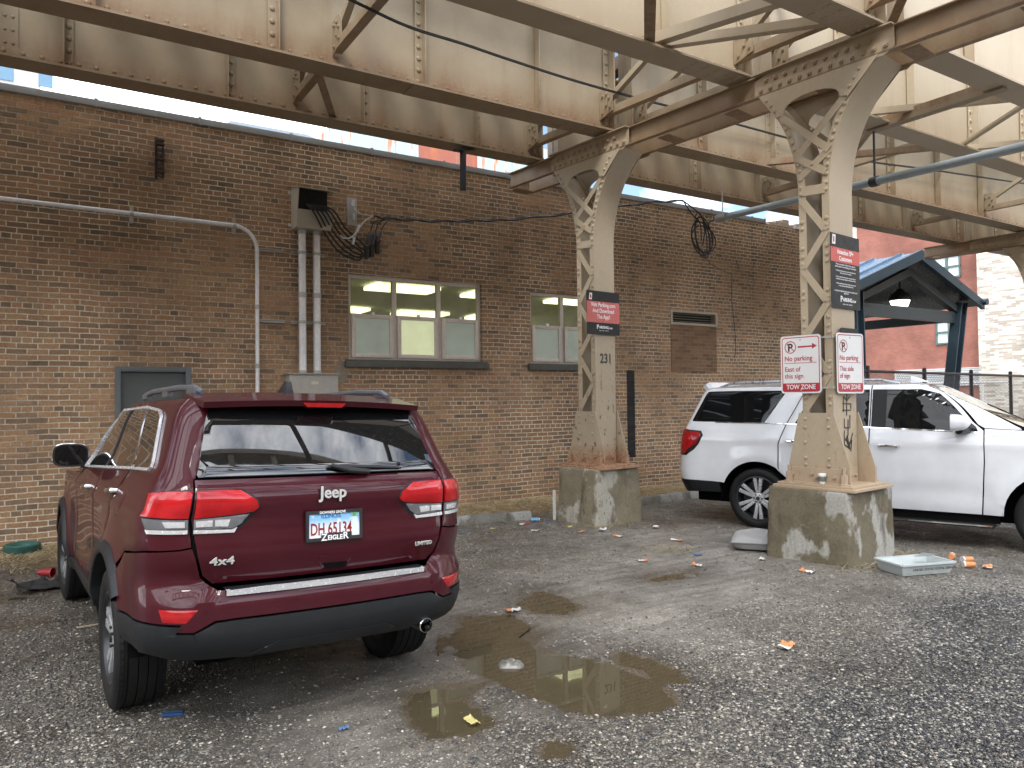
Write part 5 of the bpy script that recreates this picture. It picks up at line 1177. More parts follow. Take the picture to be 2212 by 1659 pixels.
# lamps
for sg in (False, True):
    lp = bpy.data.objects.new('tail_light', None); COL.objects.link(lp); lp.parent = body; lp.location = (-.7 if sg else .7, -.9, 1.12)
    def L_(nm, pl, mat, off=.015, th=.03, roll=.005): o_ = patch(nm, J.cv(pl), JS.P, mat, None, off=off, th=th, mirror=sg, roll=roll, grid=.03); o_.parent = lp; o_.matrix_parent_inverse = Matrix.Translation(lp.location).inverted()
    L_('lamp_housing', [('r', .385, 1.15), ('r', .40, 1.19), ('r', .47, 1.236), ('r', .692, 1.240), ('r', .692, 1.022), ('r', .51, 1.018), ('r', .45, 1.06)], M_CLAD, .010)
    L_('red_lens', [('r', .395, 1.152), ('r', .41, 1.185), ('r', .485, 1.229), ('r', .688, 1.233), ('r', .688, 1.108), ('r', .47, 1.124), ('r', .42, 1.132)], M_RED_L, .022)
    L_('clear_lens', [('r', .440, 1.118), ('r', .688, 1.101), ('r', .688, 1.052), ('r', .52, 1.044), ('r', .475, 1.07)], M_CLR_L, .018)
    L_('chrome_edge', [('r', .495, 1.052), ('r', .52, 1.041), ('r', .688, 1.049), ('r', .688, 1.028), ('r', .51, 1.023)], M_CHRB, .020, .02, .003)
    L_('lamp_housing', [('r', .708, 1.240), ('c', .45, 1.24), ('c', .86, 1.228), ('c', .80, 1.10), ('c', .68, 1.02), ('r', .708, 1.022)], M_CLAD, .010)
    L_('red_lens', [('r', .711, 1.233), ('c', .45, 1.233), ('c', .84, 1.220), ('c', .78, 1.11), ('r', .711, 1.108)], M_RED_L, .022)
    L_('clear_lens', [('r', .711, 1.101), ('c', .76, 1.103), ('c', .70, 1.052), ('r', .711, 1.052)], M_CLR_L, .018)
    L_('chrome_edge', [('r', .711, 1.049), ('c', .70, 1.049), ('c', .66, 1.028), ('r', .711, 1.028)], M_CHRB, .020, .02, .003)
    L_('lamp_reflector', [('r', .53, 1.095), ('r', .60, 1.094), ('r', .60, 1.062), ('r', .54, 1.058)], M_CHRB, .024, .01, .002); L_('lamp_reflector', [('r', .612, 1.094), ('r', .68, 1.092), ('r', .68, 1.062), ('r', .612, 1.062)], M_CHRB, .024, .01, .002); L_('lamp_reflector', [('r', .722, 1.092), ('c', .45, 1.092), ('c', .42, 1.062), ('r', .722, 1.062)], M_CHRB, .024, .01, .002)
    q_ = patch('reflector', J.cv([('r', .655, .667), ('c', .52, .672), ('c', .48, .612), ('r', .69, .607)]), JS.P, M_REFL, body, off=.010, th=.02, mirror=sg, roll=.004, grid=.03)
# step pad with chrome edge, handle recess, sensors, exhaust
m = MB(); n = 24
P = [(x, JS.P(JS.q('r', abs(x), .73)*(1 if x >= 0 else -1), .73).y+dy, z) for dy, z in ((-.018, .722), (-.020, .745), (.004, .750), (.062, .752)) for x in np.linspace(-.55, .55, n+1)]
m.add(P, [(j*(n+1)+i, j*(n+1)+i+1, (j+1)*(n+1)+i+1, (j+1)*(n+1)+i) for j in range(2) for i in range(n)]); mk('step_chrome', m, M_CHRB, body, local=True)
m = MB(); m.add(P, [(j*(n+1)+i, j*(n+1)+i+1, (j+1)*(n+1)+i+1, (j+1)*(n+1)+i) for j in (2,) for i in range(n)])
for k in range(4): m.box(-.53, .53, -.955+k*.012-.0, -.950+k*.012, .749, .7535)
mk('step_pad', m, M_CLAD, body, local=True)
J.rear('tailgate_handle', [(-.062, .872), (.098, .868), (.112, .855), (.085, .792), (-.05, .795), (-.078, .858)], M_MAR, off=.014, roll=.004, grid=.03)
J.rear('handle_slot', [(-.052, .834), (.086, .831), (.076, .800), (-.040, .803)], M_UND, off=.016, roll=0, grid=.05)
for x, z in ((-.63, .655), (-.21, .665), (.25, .665), (.60, .655)):
    p = JS.P(JS.q('r', abs(x), z)*(1 if x > 0 else -1), z); m = MB(); m.cyl(p+Vector((0, -.001, 0)), p+Vector((0, -.0085, 0)), .0115, 16); mk('parking_sensor', m, M_MAR, body, local=True)
m = MB(); m.lathe((.575, -.905, .408), [(.042, .12), (.042, -.04), (.038, -.045), (.036, -.035), (.036, .1)], 24, (.0, 1, 0)); mk('exhaust_pipe', m, M_CHR, body, local=True)
# mirrors
for sg in (-1, 1):
    m = MB(); c = Vector((sg*1.0, 1.90, 1.31)); nu, nv = 16, 10; P = []
    for j in range(nv+1):
        t_ = j/nv; y = -.06+.15*t_; sc_ = math.sqrt(max(0.02, 1-t_**2.2))
        for i in range(nu):
            a = 2*math.pi*i/nu; ca, sa = math.cos(a), math.sin(a); ex = lambda v: math.copysign(abs(v)**.6, v); P.append(c+Vector((ex(ca)*.125*sc_, y, ex(sa)*.090*sc_)))
    m.add(P, [(j*nu+i, j*nu+(i+1) % nu, (j+1)*nu+(i+1) % nu, (j+1)*nu+i) for j in range(nv) for i in range(nu)]+[tuple(nv*nu+i for i in range(nu)), tuple(reversed(range(nu)))])
    mir_ = mk('mirror', m, M_BLACK, body, local=True, ang=50)
    m = MB(); m.prism([(math.copysign(abs(math.cos(a))**.6, math.cos(a))*.108, math.copysign(abs(math.sin(a))**.6, math.sin(a))*.075) for a in [2*math.pi*k/20 for k in range(20)]], lambda u, v_, d_: c+Vector((u, -.061-d_, v_)), 0, .004); mk('mirror_glass', m, M_CGL2, mir_, local=True)
    m = MB(); m.tube([c+Vector((math.copysign(abs(math.cos(a))**.6, math.cos(a))*.122, -.058, math.copysign(abs(math.sin(a))**.6, math.sin(a))*.088)) for a in [math.pi*(k/14)*1.25-.3 if sg > 0 else math.pi-(math.pi*(k/14)*1.25-.3) for k in range(15)]], .007, 6); mk('mirror_trim', m, M_CHR, mir_, local=True)
    m = MB(); m.tube([c+Vector((-sg*.08, .02, -.06)), (sg*.90, 1.88, 1.235), (sg*.84, 1.93, 1.21)], [.035, .03, .03], 10); mk('mirror_arm', m, M_BLACK, mir_, local=True)
for sg in (-1, 1):
    for yy in (0, 2.915):
        w_o = wheel(rc, 'wheel', sg*.812, yy, .387, .262, .245, sg, 'five', steer=R(2) if yy else 0)
        if sg > 0 and not yy: w_o.location.z -= .05
# plate, badges
def on_tail(x, z, off): return Vector((x, JS.P(JS.q('r', abs(x), z)*(1 if x >= 0 else -1), z).y-off, z))
PL = body
pc = on_tail(.0, 1.03, .03); Mp = frame(pc, (1, 0, .0), (0, .06, 1))
pm = MB()
for (a, b, c_, e) in ((-.158, .158, .062, .080), (-.158, .158, -.080, -.062), (-.158, -.142, -.062, .062), (.142, .158, -.062, .062)): pm.box(a, b, c_, e, -.012, .006, Mp)
pm.box(-.075, .095, -.0625, -.040, .0, .006, Mp); pm.box(-.085, .06, .0615, .0705, .0, .0065, Mp)
pf = mk('plate_frame', pm, M_BLACK, body, local=True)
t = NT('plate_sky'); p = t.obj(); s = t.sep(p); g = t.ramp(t.math('DIVIDE', t.math('SUBTRACT', s[2], .965), .13), [(0, (.80, .80, .78)), (.45, (.66, .74, .80)), (.75, (.25, .50, .78)), (1, (.18, .45, .75))])
c = t.mix(t.ramp(t.noise(18, p, 2), [(.52, 0), (.58, .6)]), g, (.80, .80, .80)); t.set(Base__Color=c, Roughness=.35)
pm = MB(); pm.box(-.142, .142, -.062, .062, -.004, .0, Mp); plate = mk('license_plate', pm, t.m, body, local=True)
M_PLR = flat('plate_red', (.25, .01, .012), .4, 0, .05); M_WHT = flat('white_print', (.82, .82, .82), .4, 0, .04); M_PLB = flat('plate_blue', (.02, .10, .30), .4)
text_mesh('plate_number', 'DH 65134', .088, M_PLR, Mp @ Matrix.Translation((-.134, -.046, .001)), body, bold=.0012, sx=.62, local=True)
text_mesh('plate_state', 'ILLINOIS', .030, M_PLB, Mp @ Matrix.Translation((-.075, .040, .0012)), body, sx=.98, local=True)
text_mesh('frame_lettering', 'DOWNERS GROVE', .0185, M_WHT, Mp @ Matrix.Translation((-.084, .063, .0068)), body, sx=.92, bold=.0004, local=True)
text_mesh('frame_lettering', 'Z', .050, M_WHT, Mp @ Matrix.Translation((-.076, -.077, .0066)), body, bold=.001, local=True)
text_mesh('frame_lettering', 'EIGLE', .034, M_WHT, Mp @ Matrix.Translation((-.041, -.075, .0066)), body, bold=.001, sx=1.0, local=True)
text_mesh('frame_lettering', 'R', .050, M_WHT, Mp @ Matrix.Translation((.045, -.075, .0066)), body, bold=.001, local=True)
pm = MB(); pm.box(.095, .135, .040, .060, .0, .002, Mp); mk('plate_sticker', pm, flat('green_sticker', (.18, .50, .28), .5), body, local=True)
text_mesh('sticker_number', '23', .018, M_DARK, Mp @ Matrix.Translation((.102, .0435, .0024)), body, local=True)
def badge(s_, x, z, size, sx, mat=M_CHR, bold=.0, tilt=.0, ext=.003, off=.008, ex=(1, 0, 0)):
    p = on_tail(x, z, off); q = on_tail(x+.1, z, off); up = on_tail(x, z+.02, off)-on_tail(x, z-.02, off)
    return text_mesh('badge', s_, size, mat, frame(p, q-p, up), body, ext=ext, bold=bold, sx=sx, local=True)
badge('Jeep', -.085, 1.178, .088, .98, M_BLACK, .0045, ext=.001, off=.012); badge('Jeep', -.085, 1.178, .088, .98, M_LET, .0018, ext=.003, off=.018)
badge('4x4', -.625, .872, .058, 1.35, M_LET, .001, off=.013); badge('LIMITED', .500, .871, .031, 1.05, M_LET, .0008, off=.020)
# ---------------------------------------------------------------- white car
M_WHP = paint('white_paint', (.74, .76, .79), .22, 0, drops=True)
wc = thing('parked_suv', 'long white SUV parked behind the right column, its right side showing', 'car', (9.19, 7.19, -.075), rot=(0, 0, R(199.7)))
wb_ = bpy.data.objects.new('body', None); COL.objects.link(wb_); wb_.parent = wc
def wsc(y, z):
    a = .010*math.exp(-((z-1.20)/.03)**2)-.020*math.exp(-((z-.62)/.10)**2)*(1 if .6 < y < 2.7 else .3)
    return a
WS = Surf([(.3, -1.05), (.45, -1.17), (.6, -1.235), (.75, -1.245), (.95, -1.22), (1.3, -1.17), (1.43, -1.10), (1.85, -.90), (1.93, -.80), (2.0, -.7)],
          [(.3, 4.22), (.6, 4.34), (1.0, 4.34), (1.2, 4.28), (1.32, 4.08), (1.385, 3.05), (1.88, 2.10), (1.95, 1.9), (2.0, 1.8)],
          [(.3, .93), (.6, .99), (1.0, 1.005), (1.2, 1.0), (1.34, .965), (1.43, .925), (1.84, .80), (1.92, .74), (2.0, .6)],
          [(.3, .26), (1.0, .22), (1.3, .20), (1.43, .16), (1.9, .14)], [(.3, .015), (1.3, .02), (1.9, .015)], 1.5, 2.8, k=.06, arches=((0, .405, .55, .022), (3.3, .405, .55, .022)), sculpt=wsc)
K = Car(WS, wc, wb_); AR = .50
K.side('quarter_panel', [('s', y, z) for y, z in arc(0, .405, AR, 38, 158)]+[('s', -.53, .60), ('c', .9, .605), ('c', .4, .61), ('r', .80, .61), ('r', .74, .66), ('r', .74, 1.42), ('r', .66, 1.80), ('r', .64, 1.90), ('c', .5, 1.90), ('s', -.4, 1.91), ('s', .64, 1.91), ('s', .60, 1.86), ('s', .385, 1.42), ('s', .29, 1.15), ('s', .29, .80)], M_WHP)
K.side('rear_door', [(1.41, .40), (1.41, 1.91), (.655, 1.91), (.615, 1.86), (.40, 1.42), (.304, 1.15), (.304, .81), (.40, .71), (.49, .50), (.50, .40)], M_WHP)
K.side('front_door', [(2.59, .40), (2.625, 1.0), (2.625, 1.36), (2.56, 1.42), (2.16, 1.81), (1.98, 1.90), (1.85, 1.91), (1.424, 1.91), (1.424, .40)], M_WHP)
K.side('front_fender', [(2.605, .40), (2.80, .40)]+[(y, z) for y, z in arc(3.3, .405, AR, 180, 12)]+[(3.79, .55), ('fc', .4, .55), ('fc', .9, .55), ('fc', .9, 1.15), ('fc', .3, 1.26), ('s', 3.5, 1.33), ('s', 2.9, 1.37), ('s', 2.638, 1.38), ('s', 2.638, 1.0)], M_WHP)
K.side('pillar', [(2.64, 1.39), (2.95, 1.375), (2.42, 1.72), (2.08, 1.91), (1.99, 1.91), (2.175, 1.82), (2.575, 1.43)], M_WHP)
K.rear('tailgate', symm([(0, .64), (.71, .64), (.73, .70), (.728, 1.40), (0, 1.42)]), M_WHP)
K.rear('rear_window', symm([(0, 1.43), (.725, 1.43), (.66, 1.78), (.62, 1.84), (0, 1.86)]), M_CGL2, off=.008)
hb_ = [('r', 0, .60), ('r', .8, .60), ('c', .6, .597), ('s', -.53, .59), ('s', -.515, .46), ('c', .8, .44), ('r', .8, .42), ('r', 0, .40)]
half = K.cv(hb_, False); patch('bumper_cladding', half+[(-q, z) for q, z in reversed(half) if q > 1e-4], WS.P, M_CLAD, wb_, off=.012, th=.05)
for z0, z1 in ((.92, 1.42), (1.39, 1.91)):
    tt_ = lambda z: WS.q('f', .001, z)
    pts = [(-tt_(z)+.01, z) for z in np.linspace(z0, z1, 14)]+[(tt_(z)-.01, z) for z in np.linspace(z1, z0, 14)]
    patch('inner_shell', pts, WS.P, M_UND, wb_, off=-.014, th=.004, grid=.12, roll=0)
m = MB(); m.box(-.66, .66, -1.0, 4.1, .28, 1.0); m.box(-.93, .93, .53, 2.76, .30, 1.0); m.box(-.92, .92, -1.02, -.53, .45, 1.0); mk('underbody', m, M_UND, wb_, local=True)
for sgn in (-1, 1):
    for yy in (0, 3.3): wheel_well(wb_, .6, 1.0, yy, .405, .51, sgn)
roof_cap('roof', WS, 1.91, .05, M_WHP, wb_); hood_patch(WS, 1.30, 1.385, M_WHP, wb_, .88, .04)
patch('windshield', densify([(-.78, 1.40), (.78, 1.40), (.68, 1.885), (-.68, 1.885)]), WS.front, M_CGL, wb_, off=.006)
K.side('quarter_window', [('s', .095, 1.425), ('s', .365, 1.855), ('s', -.45, 1.862), ('c', .92, 1.858), ('c', .85, 1.84), ('c', .78, 1.45), ('c', .85, 1.435), ('s', -.5, 1.43)], M_CGL2, off=.010, th=.006, roll=.002)
K.side('rear_door_window', [(.495, 1.405), (.72, 1.855), (1.40, 1.852), (1.40, 1.385)], M_CGL2, off=.010, th=.006, roll=.002)
K.side('front_door_window', [(1.434, 1.383), (1.434, 1.852), (1.93, 1.845), (2.12, 1.79), (2.555, 1.40), (2.575, 1.345)], M_CGL2, off=.010, th=.006, roll=.002)
K.side('window_pillar', [(1.44, 1.385), (1.44, 1.85), (1.60, 1.848), (1.60, 1.378)], M_CLAD, off=.013, th=.004, roll=0)
K.side('belt_trim', [(-.60, 1.416), (.3, 1.408), (1.4, 1.372), (2.60, 1.328), (2.60, 1.343), (1.4, 1.388), (.3, 1.423), (-.60, 1.431)], M_CHR, off=.014, th=.012, roll=.003)
K.side('tail_light', [('c', .02, 1.325), ('c', .55, 1.325), ('s', -.80, 1.305), ('s', -.765, 1.24), ('s', -.83, 1.12), ('s', -.90, 1.04), ('c', .85, .955), ('c', .3, .955), ('c', .02, 1.0)], M_CLAD, off=.012, th=.03)
for o_, nm_, pl, mt in ((.020, 'red_lens', [('c', .05, 1.31), ('c', .55, 1.308), ('s', -.83, 1.285), ('s', -.80, 1.24), ('s', -.86, 1.13), ('c', .9, 1.04), ('c', .75, .975), ('c', .3, .975), ('c', .06, 1.01)], M_REFL),
                        (.027, 'inner_lens', [('c', .35, 1.24), ('c', .85, 1.235), ('s', -.88, 1.16), ('c', .75, 1.05), ('c', .40, 1.04)], M_RED_L)): K.side(nm_, pl, mt, off=o_, th=.02)
for y0, z0 in ((1.52, 1.165), (.41, 1.195)):
    for sg in (-1, 1):
        p = WS.P(sg*WS.q('s', y0, z0), z0); p2 = WS.P(sg*WS.q('s', y0+.24, z0-.004), z0-.004); dx = Vector((sg, 0, 0)); m = MB()
        m.tube([p, p+dx*.035+Vector((0, .02, 0)), (p+p2)/2+dx*.045, p2+dx*.035-Vector((0, .02, 0)), p2], [.012, .017, .019, .017, .012], 10); mk('door_handle', m, M_CHR, wb_, local=True)
for sg in (-1, 1):
    m = MB(); m.box(min(sg*.86, sg*1.07), max(sg*.86, sg*1.07), .62, 2.72, .262, .30); st = mk('running_board', m, M_CLAD, wb_, bevel=.01, local=True)
    m = MB(); m.box(min(sg*1.071, sg*1.082), max(sg*1.071, sg*1.082), .64, 2.70, .278, .296); mk('step_trim', m, M_CHR, st, local=True)
    m = MB(); m.tube([(sg*.70, -.62, 1.925), (sg*.715, -.45, 1.97), (sg*.72, .3, 1.985), (sg*.72, 1.5, 1.975), (sg*.70, 1.72, 1.93)], [.012, .022, .022, .022, .012], 8); mk('roof_rail', m, flat('rail_silver', (.45, .47, .5), .3, .7), wb_, local=True)
    c = Vector((sg*1.13, 2.40, 1.455)); m = MB(); nu, nv = 16, 10; P = []
    for j in range(nv+1):
        t_ = j/nv; y = -.07+.19*t_; sc_ = math.sqrt(max(0.02, 1-t_**2.2)); ex = lambda v: math.copysign(abs(v)**.65, v)
        for i in range(nu): a = 2*math.pi*i/nu; P.append(c+Vector((ex(math.cos(a))*.13*sc_, y, ex(math.sin(a))*.10*sc_)))
    m.add(P, [(j*nu+i, j*nu+(i+1) % nu, (j+1)*nu+(i+1) % nu, (j+1)*nu+i) for j in range(nv) for i in range(nu)]+[tuple(nv*nu+i for i in range(nu)), tuple(reversed(range(nu)))])
    mi_ = mk('mirror', m, M_WHP, wb_, local=True, ang=50); m = MB(); m.tube([c+Vector((0, .0, -.085)), (sg*1.0, 2.47, 1.36), (sg*.93, 2.5, 1.36)], [.05, .035, .03], 10); mk('mirror_arm', m, M_BLACK, mi_, local=True)
    for yy in (0, 3.3): wheel(wc, 'wheel', sg*.875, yy, .405, .275, .285, sg, 'twin6')
m = MB(); m.prism([(1.72, 1.955), (1.95, 1.945), (1.76, 2.03), (1.72, 2.03)], lambda u, v_, d_: (d_, u, v_), -.02, .02); mk('antenna_fin', m, M_WHP, wb_, local=True, bevel=.006)
K.rear('spoiler', symm([(0, 1.875), (.66, 1.87), (.69, 1.90), (.60, 1.93), (0, 1.935)]), M_WHP, off=.09, th=.10)
# ================================================================ things on the wall
def wall(x, z, d=0): return Vector((x, WY-d, z))
cp = thing('conduit', 'long pale metal conduit running along the wall and bending down', 'conduit', (2.5, WY, 1.8))
m = MB(); pts = [wall(-5, 4.05, .09), wall(-.4, 4.093, .09), wall(1, 4.085, .09), wall(2.2, 4.077, .09)]+[wall(2.2+.31*math.sin(R(a)), 4.077-.31*(1-math.cos(R(a))), .09) for a in range(10, 91, 10)]+[wall(2.51, 3.3, .09), wall(2.508, 1.2, .09)]
m.tube(pts, .027, 12); mk('pipe', m, M_GALV, cp)
for x, z in ((.987, 4.085), (2.219, 4.075), (-1.2, 4.08)):
    m = MB(); m.box(x-.022, x+.022, WY-.06, WY, z-.11, z+.10); m.cyl((x-.02, WY-.09, z), (x+.02, WY-.09, z), .034, 12); mk('pipe_clamp', m, M_GALVD, cp)
for z in (3.0, 2.2):
    m = MB(); m.cyl(wall(2.508, z-.03, .09), wall(2.508, z+.03, .09), .032, 12); mk('coupling', m, M_GALVD, cp)
for x, lb in ((3.12, 'left of two thick metal riser pipes below the cable hood'), (3.325, 'right of two thick metal riser pipes below the cable hood')):
    r_ = thing('riser_pipe', lb, 'pipe', (x, WY, 2.1), 'riser pipes on the wall')
    m = MB(); m.cyl(wall(x, 2.08, .11), wall(x, 4.12, .11), .052, 16); mk('pipe', m, M_GALV, r_)
    m = MB()
    for z in (3.79, 2.82): m.cyl(wall(x, z-.02, .11), wall(x, z+.02, .11), .060, 16)
    mk('clamp', m, M_GALVD, r_)
    for z in (2.11, 3.2, 4.09): m = MB(); m.cyl(wall(x, z-.035, .11), wall(x, z+.035, .11), .062, 16); mk('coupling', m, M_GALVD, r_)
for x0, x1, z, lb in ((2.53, 2.90, 3.80, 'upper short slotted strut beside the thin conduit'), (2.98, 3.47, 3.79, 'upper slotted strut behind the riser pipes'), (2.53, 2.90, 2.825, 'lower short slotted strut beside the thin conduit'), (2.98, 3.47, 2.82, 'lower slotted strut behind the riser pipes')):
    m = MB(); m.box(x0, x1, WY-.045, WY-.002, z-.022, z-.008); m.box(x0, x1, WY-.045, WY-.002, z+.008, z+.022); m.box(x0, x1, WY-.014, WY-.001, z-.008, z+.008); tag(mk('strut_channel', m, M_GALVD), lb, 'strut', 'struts on the wall')
bx = thing('cable_hood', 'beige metal cable hood with an open dark mouth on the wall', 'cable box', (3.28, WY, 4.1))
m = MB(); x0, x1 = 3.0, 3.50
def hd(side): return [(WY, 4.74), (WY-.34, 4.62), (WY-.30, 4.10), (WY, 4.10)]
for xx in (x0,): m.prism([(WY, 4.74), (WY-.36, 4.64), (WY-.30, 4.36), (WY-.27, 4.12), (WY, 4.12)], lambda u, v_, d_: (xx+d_, u, v_), 0, .012)
m.prism([(WY, 4.745), (WY-.42, 4.635), (WY-.42, 4.622), (WY, 4.732)], lambda u, v_, d_: (d_, u, v_), x0-.03, x1+.04)
m.prism([(WY-.301, 4.36), (WY-.271, 4.12), (WY-.262, 4.12), (WY-.292, 4.36)], lambda u, v_, d_: (d_, u, v_), x0+.013, x1-.013)
m.box(x0+.013, x1-.013, WY-.27, WY-.001, 4.11, 4.125); mk('hood', m, M_BOXP, bx)
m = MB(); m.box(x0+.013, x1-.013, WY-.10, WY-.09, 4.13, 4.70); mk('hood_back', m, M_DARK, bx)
m = MB(); m.box(x0-.045, x0+.0, WY-.012, WY-.001, 4.62, 4.67); m.box(x0-.045, x0+.0, WY-.012, WY-.001, 4.17, 4.21); mk('mounting_tab', m, M_GALV, bx)
eb = thing('electrical_box', 'grey metal electrical box under the riser pipes', 'electrical box', (3.24, WY, 1.3))
m = MB(); m.box(2.90, 3.585, WY-.24, WY, 1.3, 2.085); mk('cabinet', m, M_GREYB, eb, bevel=.006)
m = MB(); m.box(2.88, 3.605, WY-.26, WY, 2.087, 2.105); mk('cabinet_lid', m, M_GREYB, eb)
m = MB(); m.box(3.2, 3.3, WY-.243, WY-.240, 1.95, 1.99); mk('warning_label', m, flat('label_cream', (.5, .47, .38), .6), eb)
# bracket plate with two insulator hooks, broken insulator rack
pl = thing('wire_bracket', 'pale grey wire bracket plate with two hooks right of the cable hood', 'bracket', (3.885, WY, 4.3))
m = MB(); m.box(3.81, 3.96, WY-.02, WY-.001, 4.28, 4.69); mk('plate', m, flat('bracket_paint', (.45, .44, .43), .5, .1), pl, bevel=.004)
for z in (4.60, 4.40):
    m = MB(); m.box(3.865, 3.905, WY-.07, WY-.02, z-.02, z+.02); m.cyl((3.885, WY-.075, z-.05), (3.885, WY-.075, z+.05), .02, 10); mk('hook', m, M_GALV, pl)
ir = thing('insulator_rack', 'small black insulator rack high on the wall at left', 'insulator', (1.30, WY, 4.65))
m = MB(); m.box(1.26, 1.285, WY-.03, WY-.001, 4.58, 5.12); m.box(1.345, 1.365, WY-.012, WY-.001, 4.6, 5.1); mk('rack_bar', m, M_WIRE, ir)
for z in (5.05, 4.86, 4.70):
    m = MB(); m.lathe((1.315, WY-.09, z-.05), [(.0, 0), (.05, 0), (.055, .02), (.03, .035), (.045, .05), (.05, .07), (.03, .085), (.0, .09)], 14); mk('insulator', m, M_PORC, ir)
m = MB(); m.tube([(1.30, WY-.03, 4.96), (1.36, WY-.09, 4.9), (1.29, WY-.1, 4.82), (1.34, WY-.09, 4.74), (1.28, WY-.06, 4.64), (1.33, WY-.05, 4.6)], .009, 6); mk('wire_end', m, M_WIRE, ir)
# black cables looping out of the hood to the overhead line
cbk = thing('cable_bundle', 'bundle of black cables looping from the hood with sleeve connectors', 'cables', (3.9, 10.2, 3.7))
def curve(ps, n=10):
    ps = [Vector(p) for p in ps]; out = []
    for i in range(len(ps)-1):
        p0, p1, p2, p3 = ps[max(0, i-1)], ps[i], ps[i+1], ps[min(len(ps)-1, i+2)]
        for k in range(n):
            t_ = k/n; out.append(.5*((2*p1)+(p2-p0)*t_+(2*p0-5*p1+4*p2-p3)*t_*t_+(3*p1-3*p2+p3-p0)*t_**3))
    return out+[ps[-1]]
def cw(u, v, d=10.3): return onY(u, v, d)
ends = [(797, 541), (806, 535), (816, 527), (790, 546), (822, 520), (803, 548)]
for k in range(6):
    a = cw(662+k*5, 440+k*1, WY-.33); e_ = ends[k]
    m = MB(); m.tube(curve([a, cw(680+k*8, 462-k*1.5, WY-.40), cw(704+k*8.5, 508-k*3), cw(734+k*7.5, 545-k*6), cw(772+k*3, 562-k*6), cw(e_[0]-12, e_[1]+10), cw(*e_)]), .013, 7); mk('cable', m, M_WIRE, cbk)
for k, (u0, v0, u1, v1) in enumerate(((801, 500, 792, 528), (811, 503, 803, 531), (823, 500, 812, 527))):
    m = MB(); p, q = cw(u0, v0), cw(u1, v1); m.tube([p, p+(q-p)*.12, p+(q-p)*.88, q], [.012, .030, .030, .012], 10); mk('connector_sleeve', m, flat('sleeve_grey', (.06, .065, .075), .4), cbk)
for k, (u0, v0) in enumerate(((792, 545), (803, 542), (815, 535))):
    m = MB(); p = cw(u0, v0); m.box(p.x-.03, p.x+.03, p.y-.03, p.y+.03, p.z-.09, p.z+.09); mk('terminal_block', m, M_BLACK, cbk, bevel=.01)
for k, ps in enumerate(([(801, 500), (806, 482), (815, 477), (828, 475)], [(811, 503), (816, 485), (824, 478), (832, 475)], [(823, 500), (829, 487), (836, 479), (842, 475)])):
    m = MB(); m.tube(curve([cw(*p) for p in ps], 5), .008, 6); mk('lead', m, M_WIRE, cbk)
m = MB(); m.tube(curve([cw(762, 448, WY-.08), cw(780, 462), cw(806, 466)], 4), .006, 6); m.tube(curve([cw(806, 466), cw(785, 480), cw(770, 503), cw(764, 524)], 6), .011, 6); mk('ground_strap', m, flat('strap_white', (.55, .55, .53), .5), cbk)
m = MB(); p, q = cw(776, 486), cw(771, 500); m.tube([p, q], .022, 8); p, q = cw(765, 512), cw(762, 528); m.tube([p, q], .022, 8); m.tube(curve([cw(771, 500), cw(758, 513), cw(742, 514), cw(735, 508)], 6), .012, 6); mk('crimp', m, M_GALV, cbk)
lineA = curve([cw(808, 468, 10.25), cw(860, 474, 10.2), cw(940, 478, 10.1), cw(1030, 477, 10.0), cw(1110, 474, 9.95), cw(1230, 462, 9.9), cw(1300, 453, 9.85), cw(1400, 438, 9.8), cw(1476, 434, 9.75)], 10)
m = MB(); m.tube([p+Vector((0, 0, .012*math.sin(i*.9))) for i, p in enumerate(lineA)], .014, 6); m.tube([p+Vector((0, .01, .016*math.cos(i*.9)+.008)) for i, p in enumerate(lineA)], .009, 6)
tag(mk('service_cable', m, M_WIRE), 'twisted black service cable strung along the wall behind the left column', 'cable')
# coil hanging from the end of the pipe
co = thing('cable_coil', 'coil of black cable hanging below the end of the grey pipe', 'cable coil', (9.4, 8.6, 4))
pd = 12.3
m = MB()
for k in range(6):
    cx_, cy_ = 1516+(k%3)*3-2, 508+(k%2)*4; rx, ry = 12+k*2.6, 49-k*4
    m.tube([P3(cx_+rx*math.cos(a)+6*math.sin(a*1.0), cy_+ry*math.sin(a)+k, pd+k*.03) for a in [2*math.pi*j/26 for j in range(27)]], .010, 6)
mk('loop', m, M_WIRE, co)
for nm, ps in (('lead_in', [(1476, 434), (1500, 452), (1517, 470), (1522, 500)]), ('lead_in', [(1476, 434), (1494, 462), (1512, 482), (1515, 520)]), ('tail_wire', [(1520, 548), (1535, 570), (1560, 583), (1583, 592), (1595, 580), (1590, 566)]), ('tail_wire', [(1580, 590), (1581, 650), (1586, 700), (1589, 745), (1587, 772)]), ('lead_in', [(1558, 470), (1540, 476), (1526, 490), (1518, 530)])):
    m = MB(); m.tube(curve([P3(u, v, pd) for u, v in ps], 8), .011 if nm == 'lead_in' else .006, 6); mk(nm, m, M_WIRE, co)
gp = thing('grey_pipe', 'long grey pipe hung under the girders, passing behind the right column', 'pipe', (9.2, 6, 4.6))
a = P3(1552, 472, 12.3); b = P3(2212, 316, 7.9); b2 = a+(b-a)*1.7
m = MB(); m.cyl(a, b2, .052, 20); mk('pipe', m, flat('pipe_grey', (.25, .285, .295), .4, 0, .15), gp)
dd_ = (b-a).normalized(); m = MB(); m.cyl(a-dd_*.02, a+dd_*.22, .068, 16); mk('pipe_cap', m, M_GALVD, gp)
for t_ in (.62, 1.02):
    p = a+(b-a)*t_; m = MB(); m.cyl(p-dd_*.05, p+dd_*.05, .066, 16); m.bar(p+Vector((0, 0, .06)), p+Vector((0, 0, .65)), .02, .02); mk('pipe_hanger', m, M_WIRE, gp)
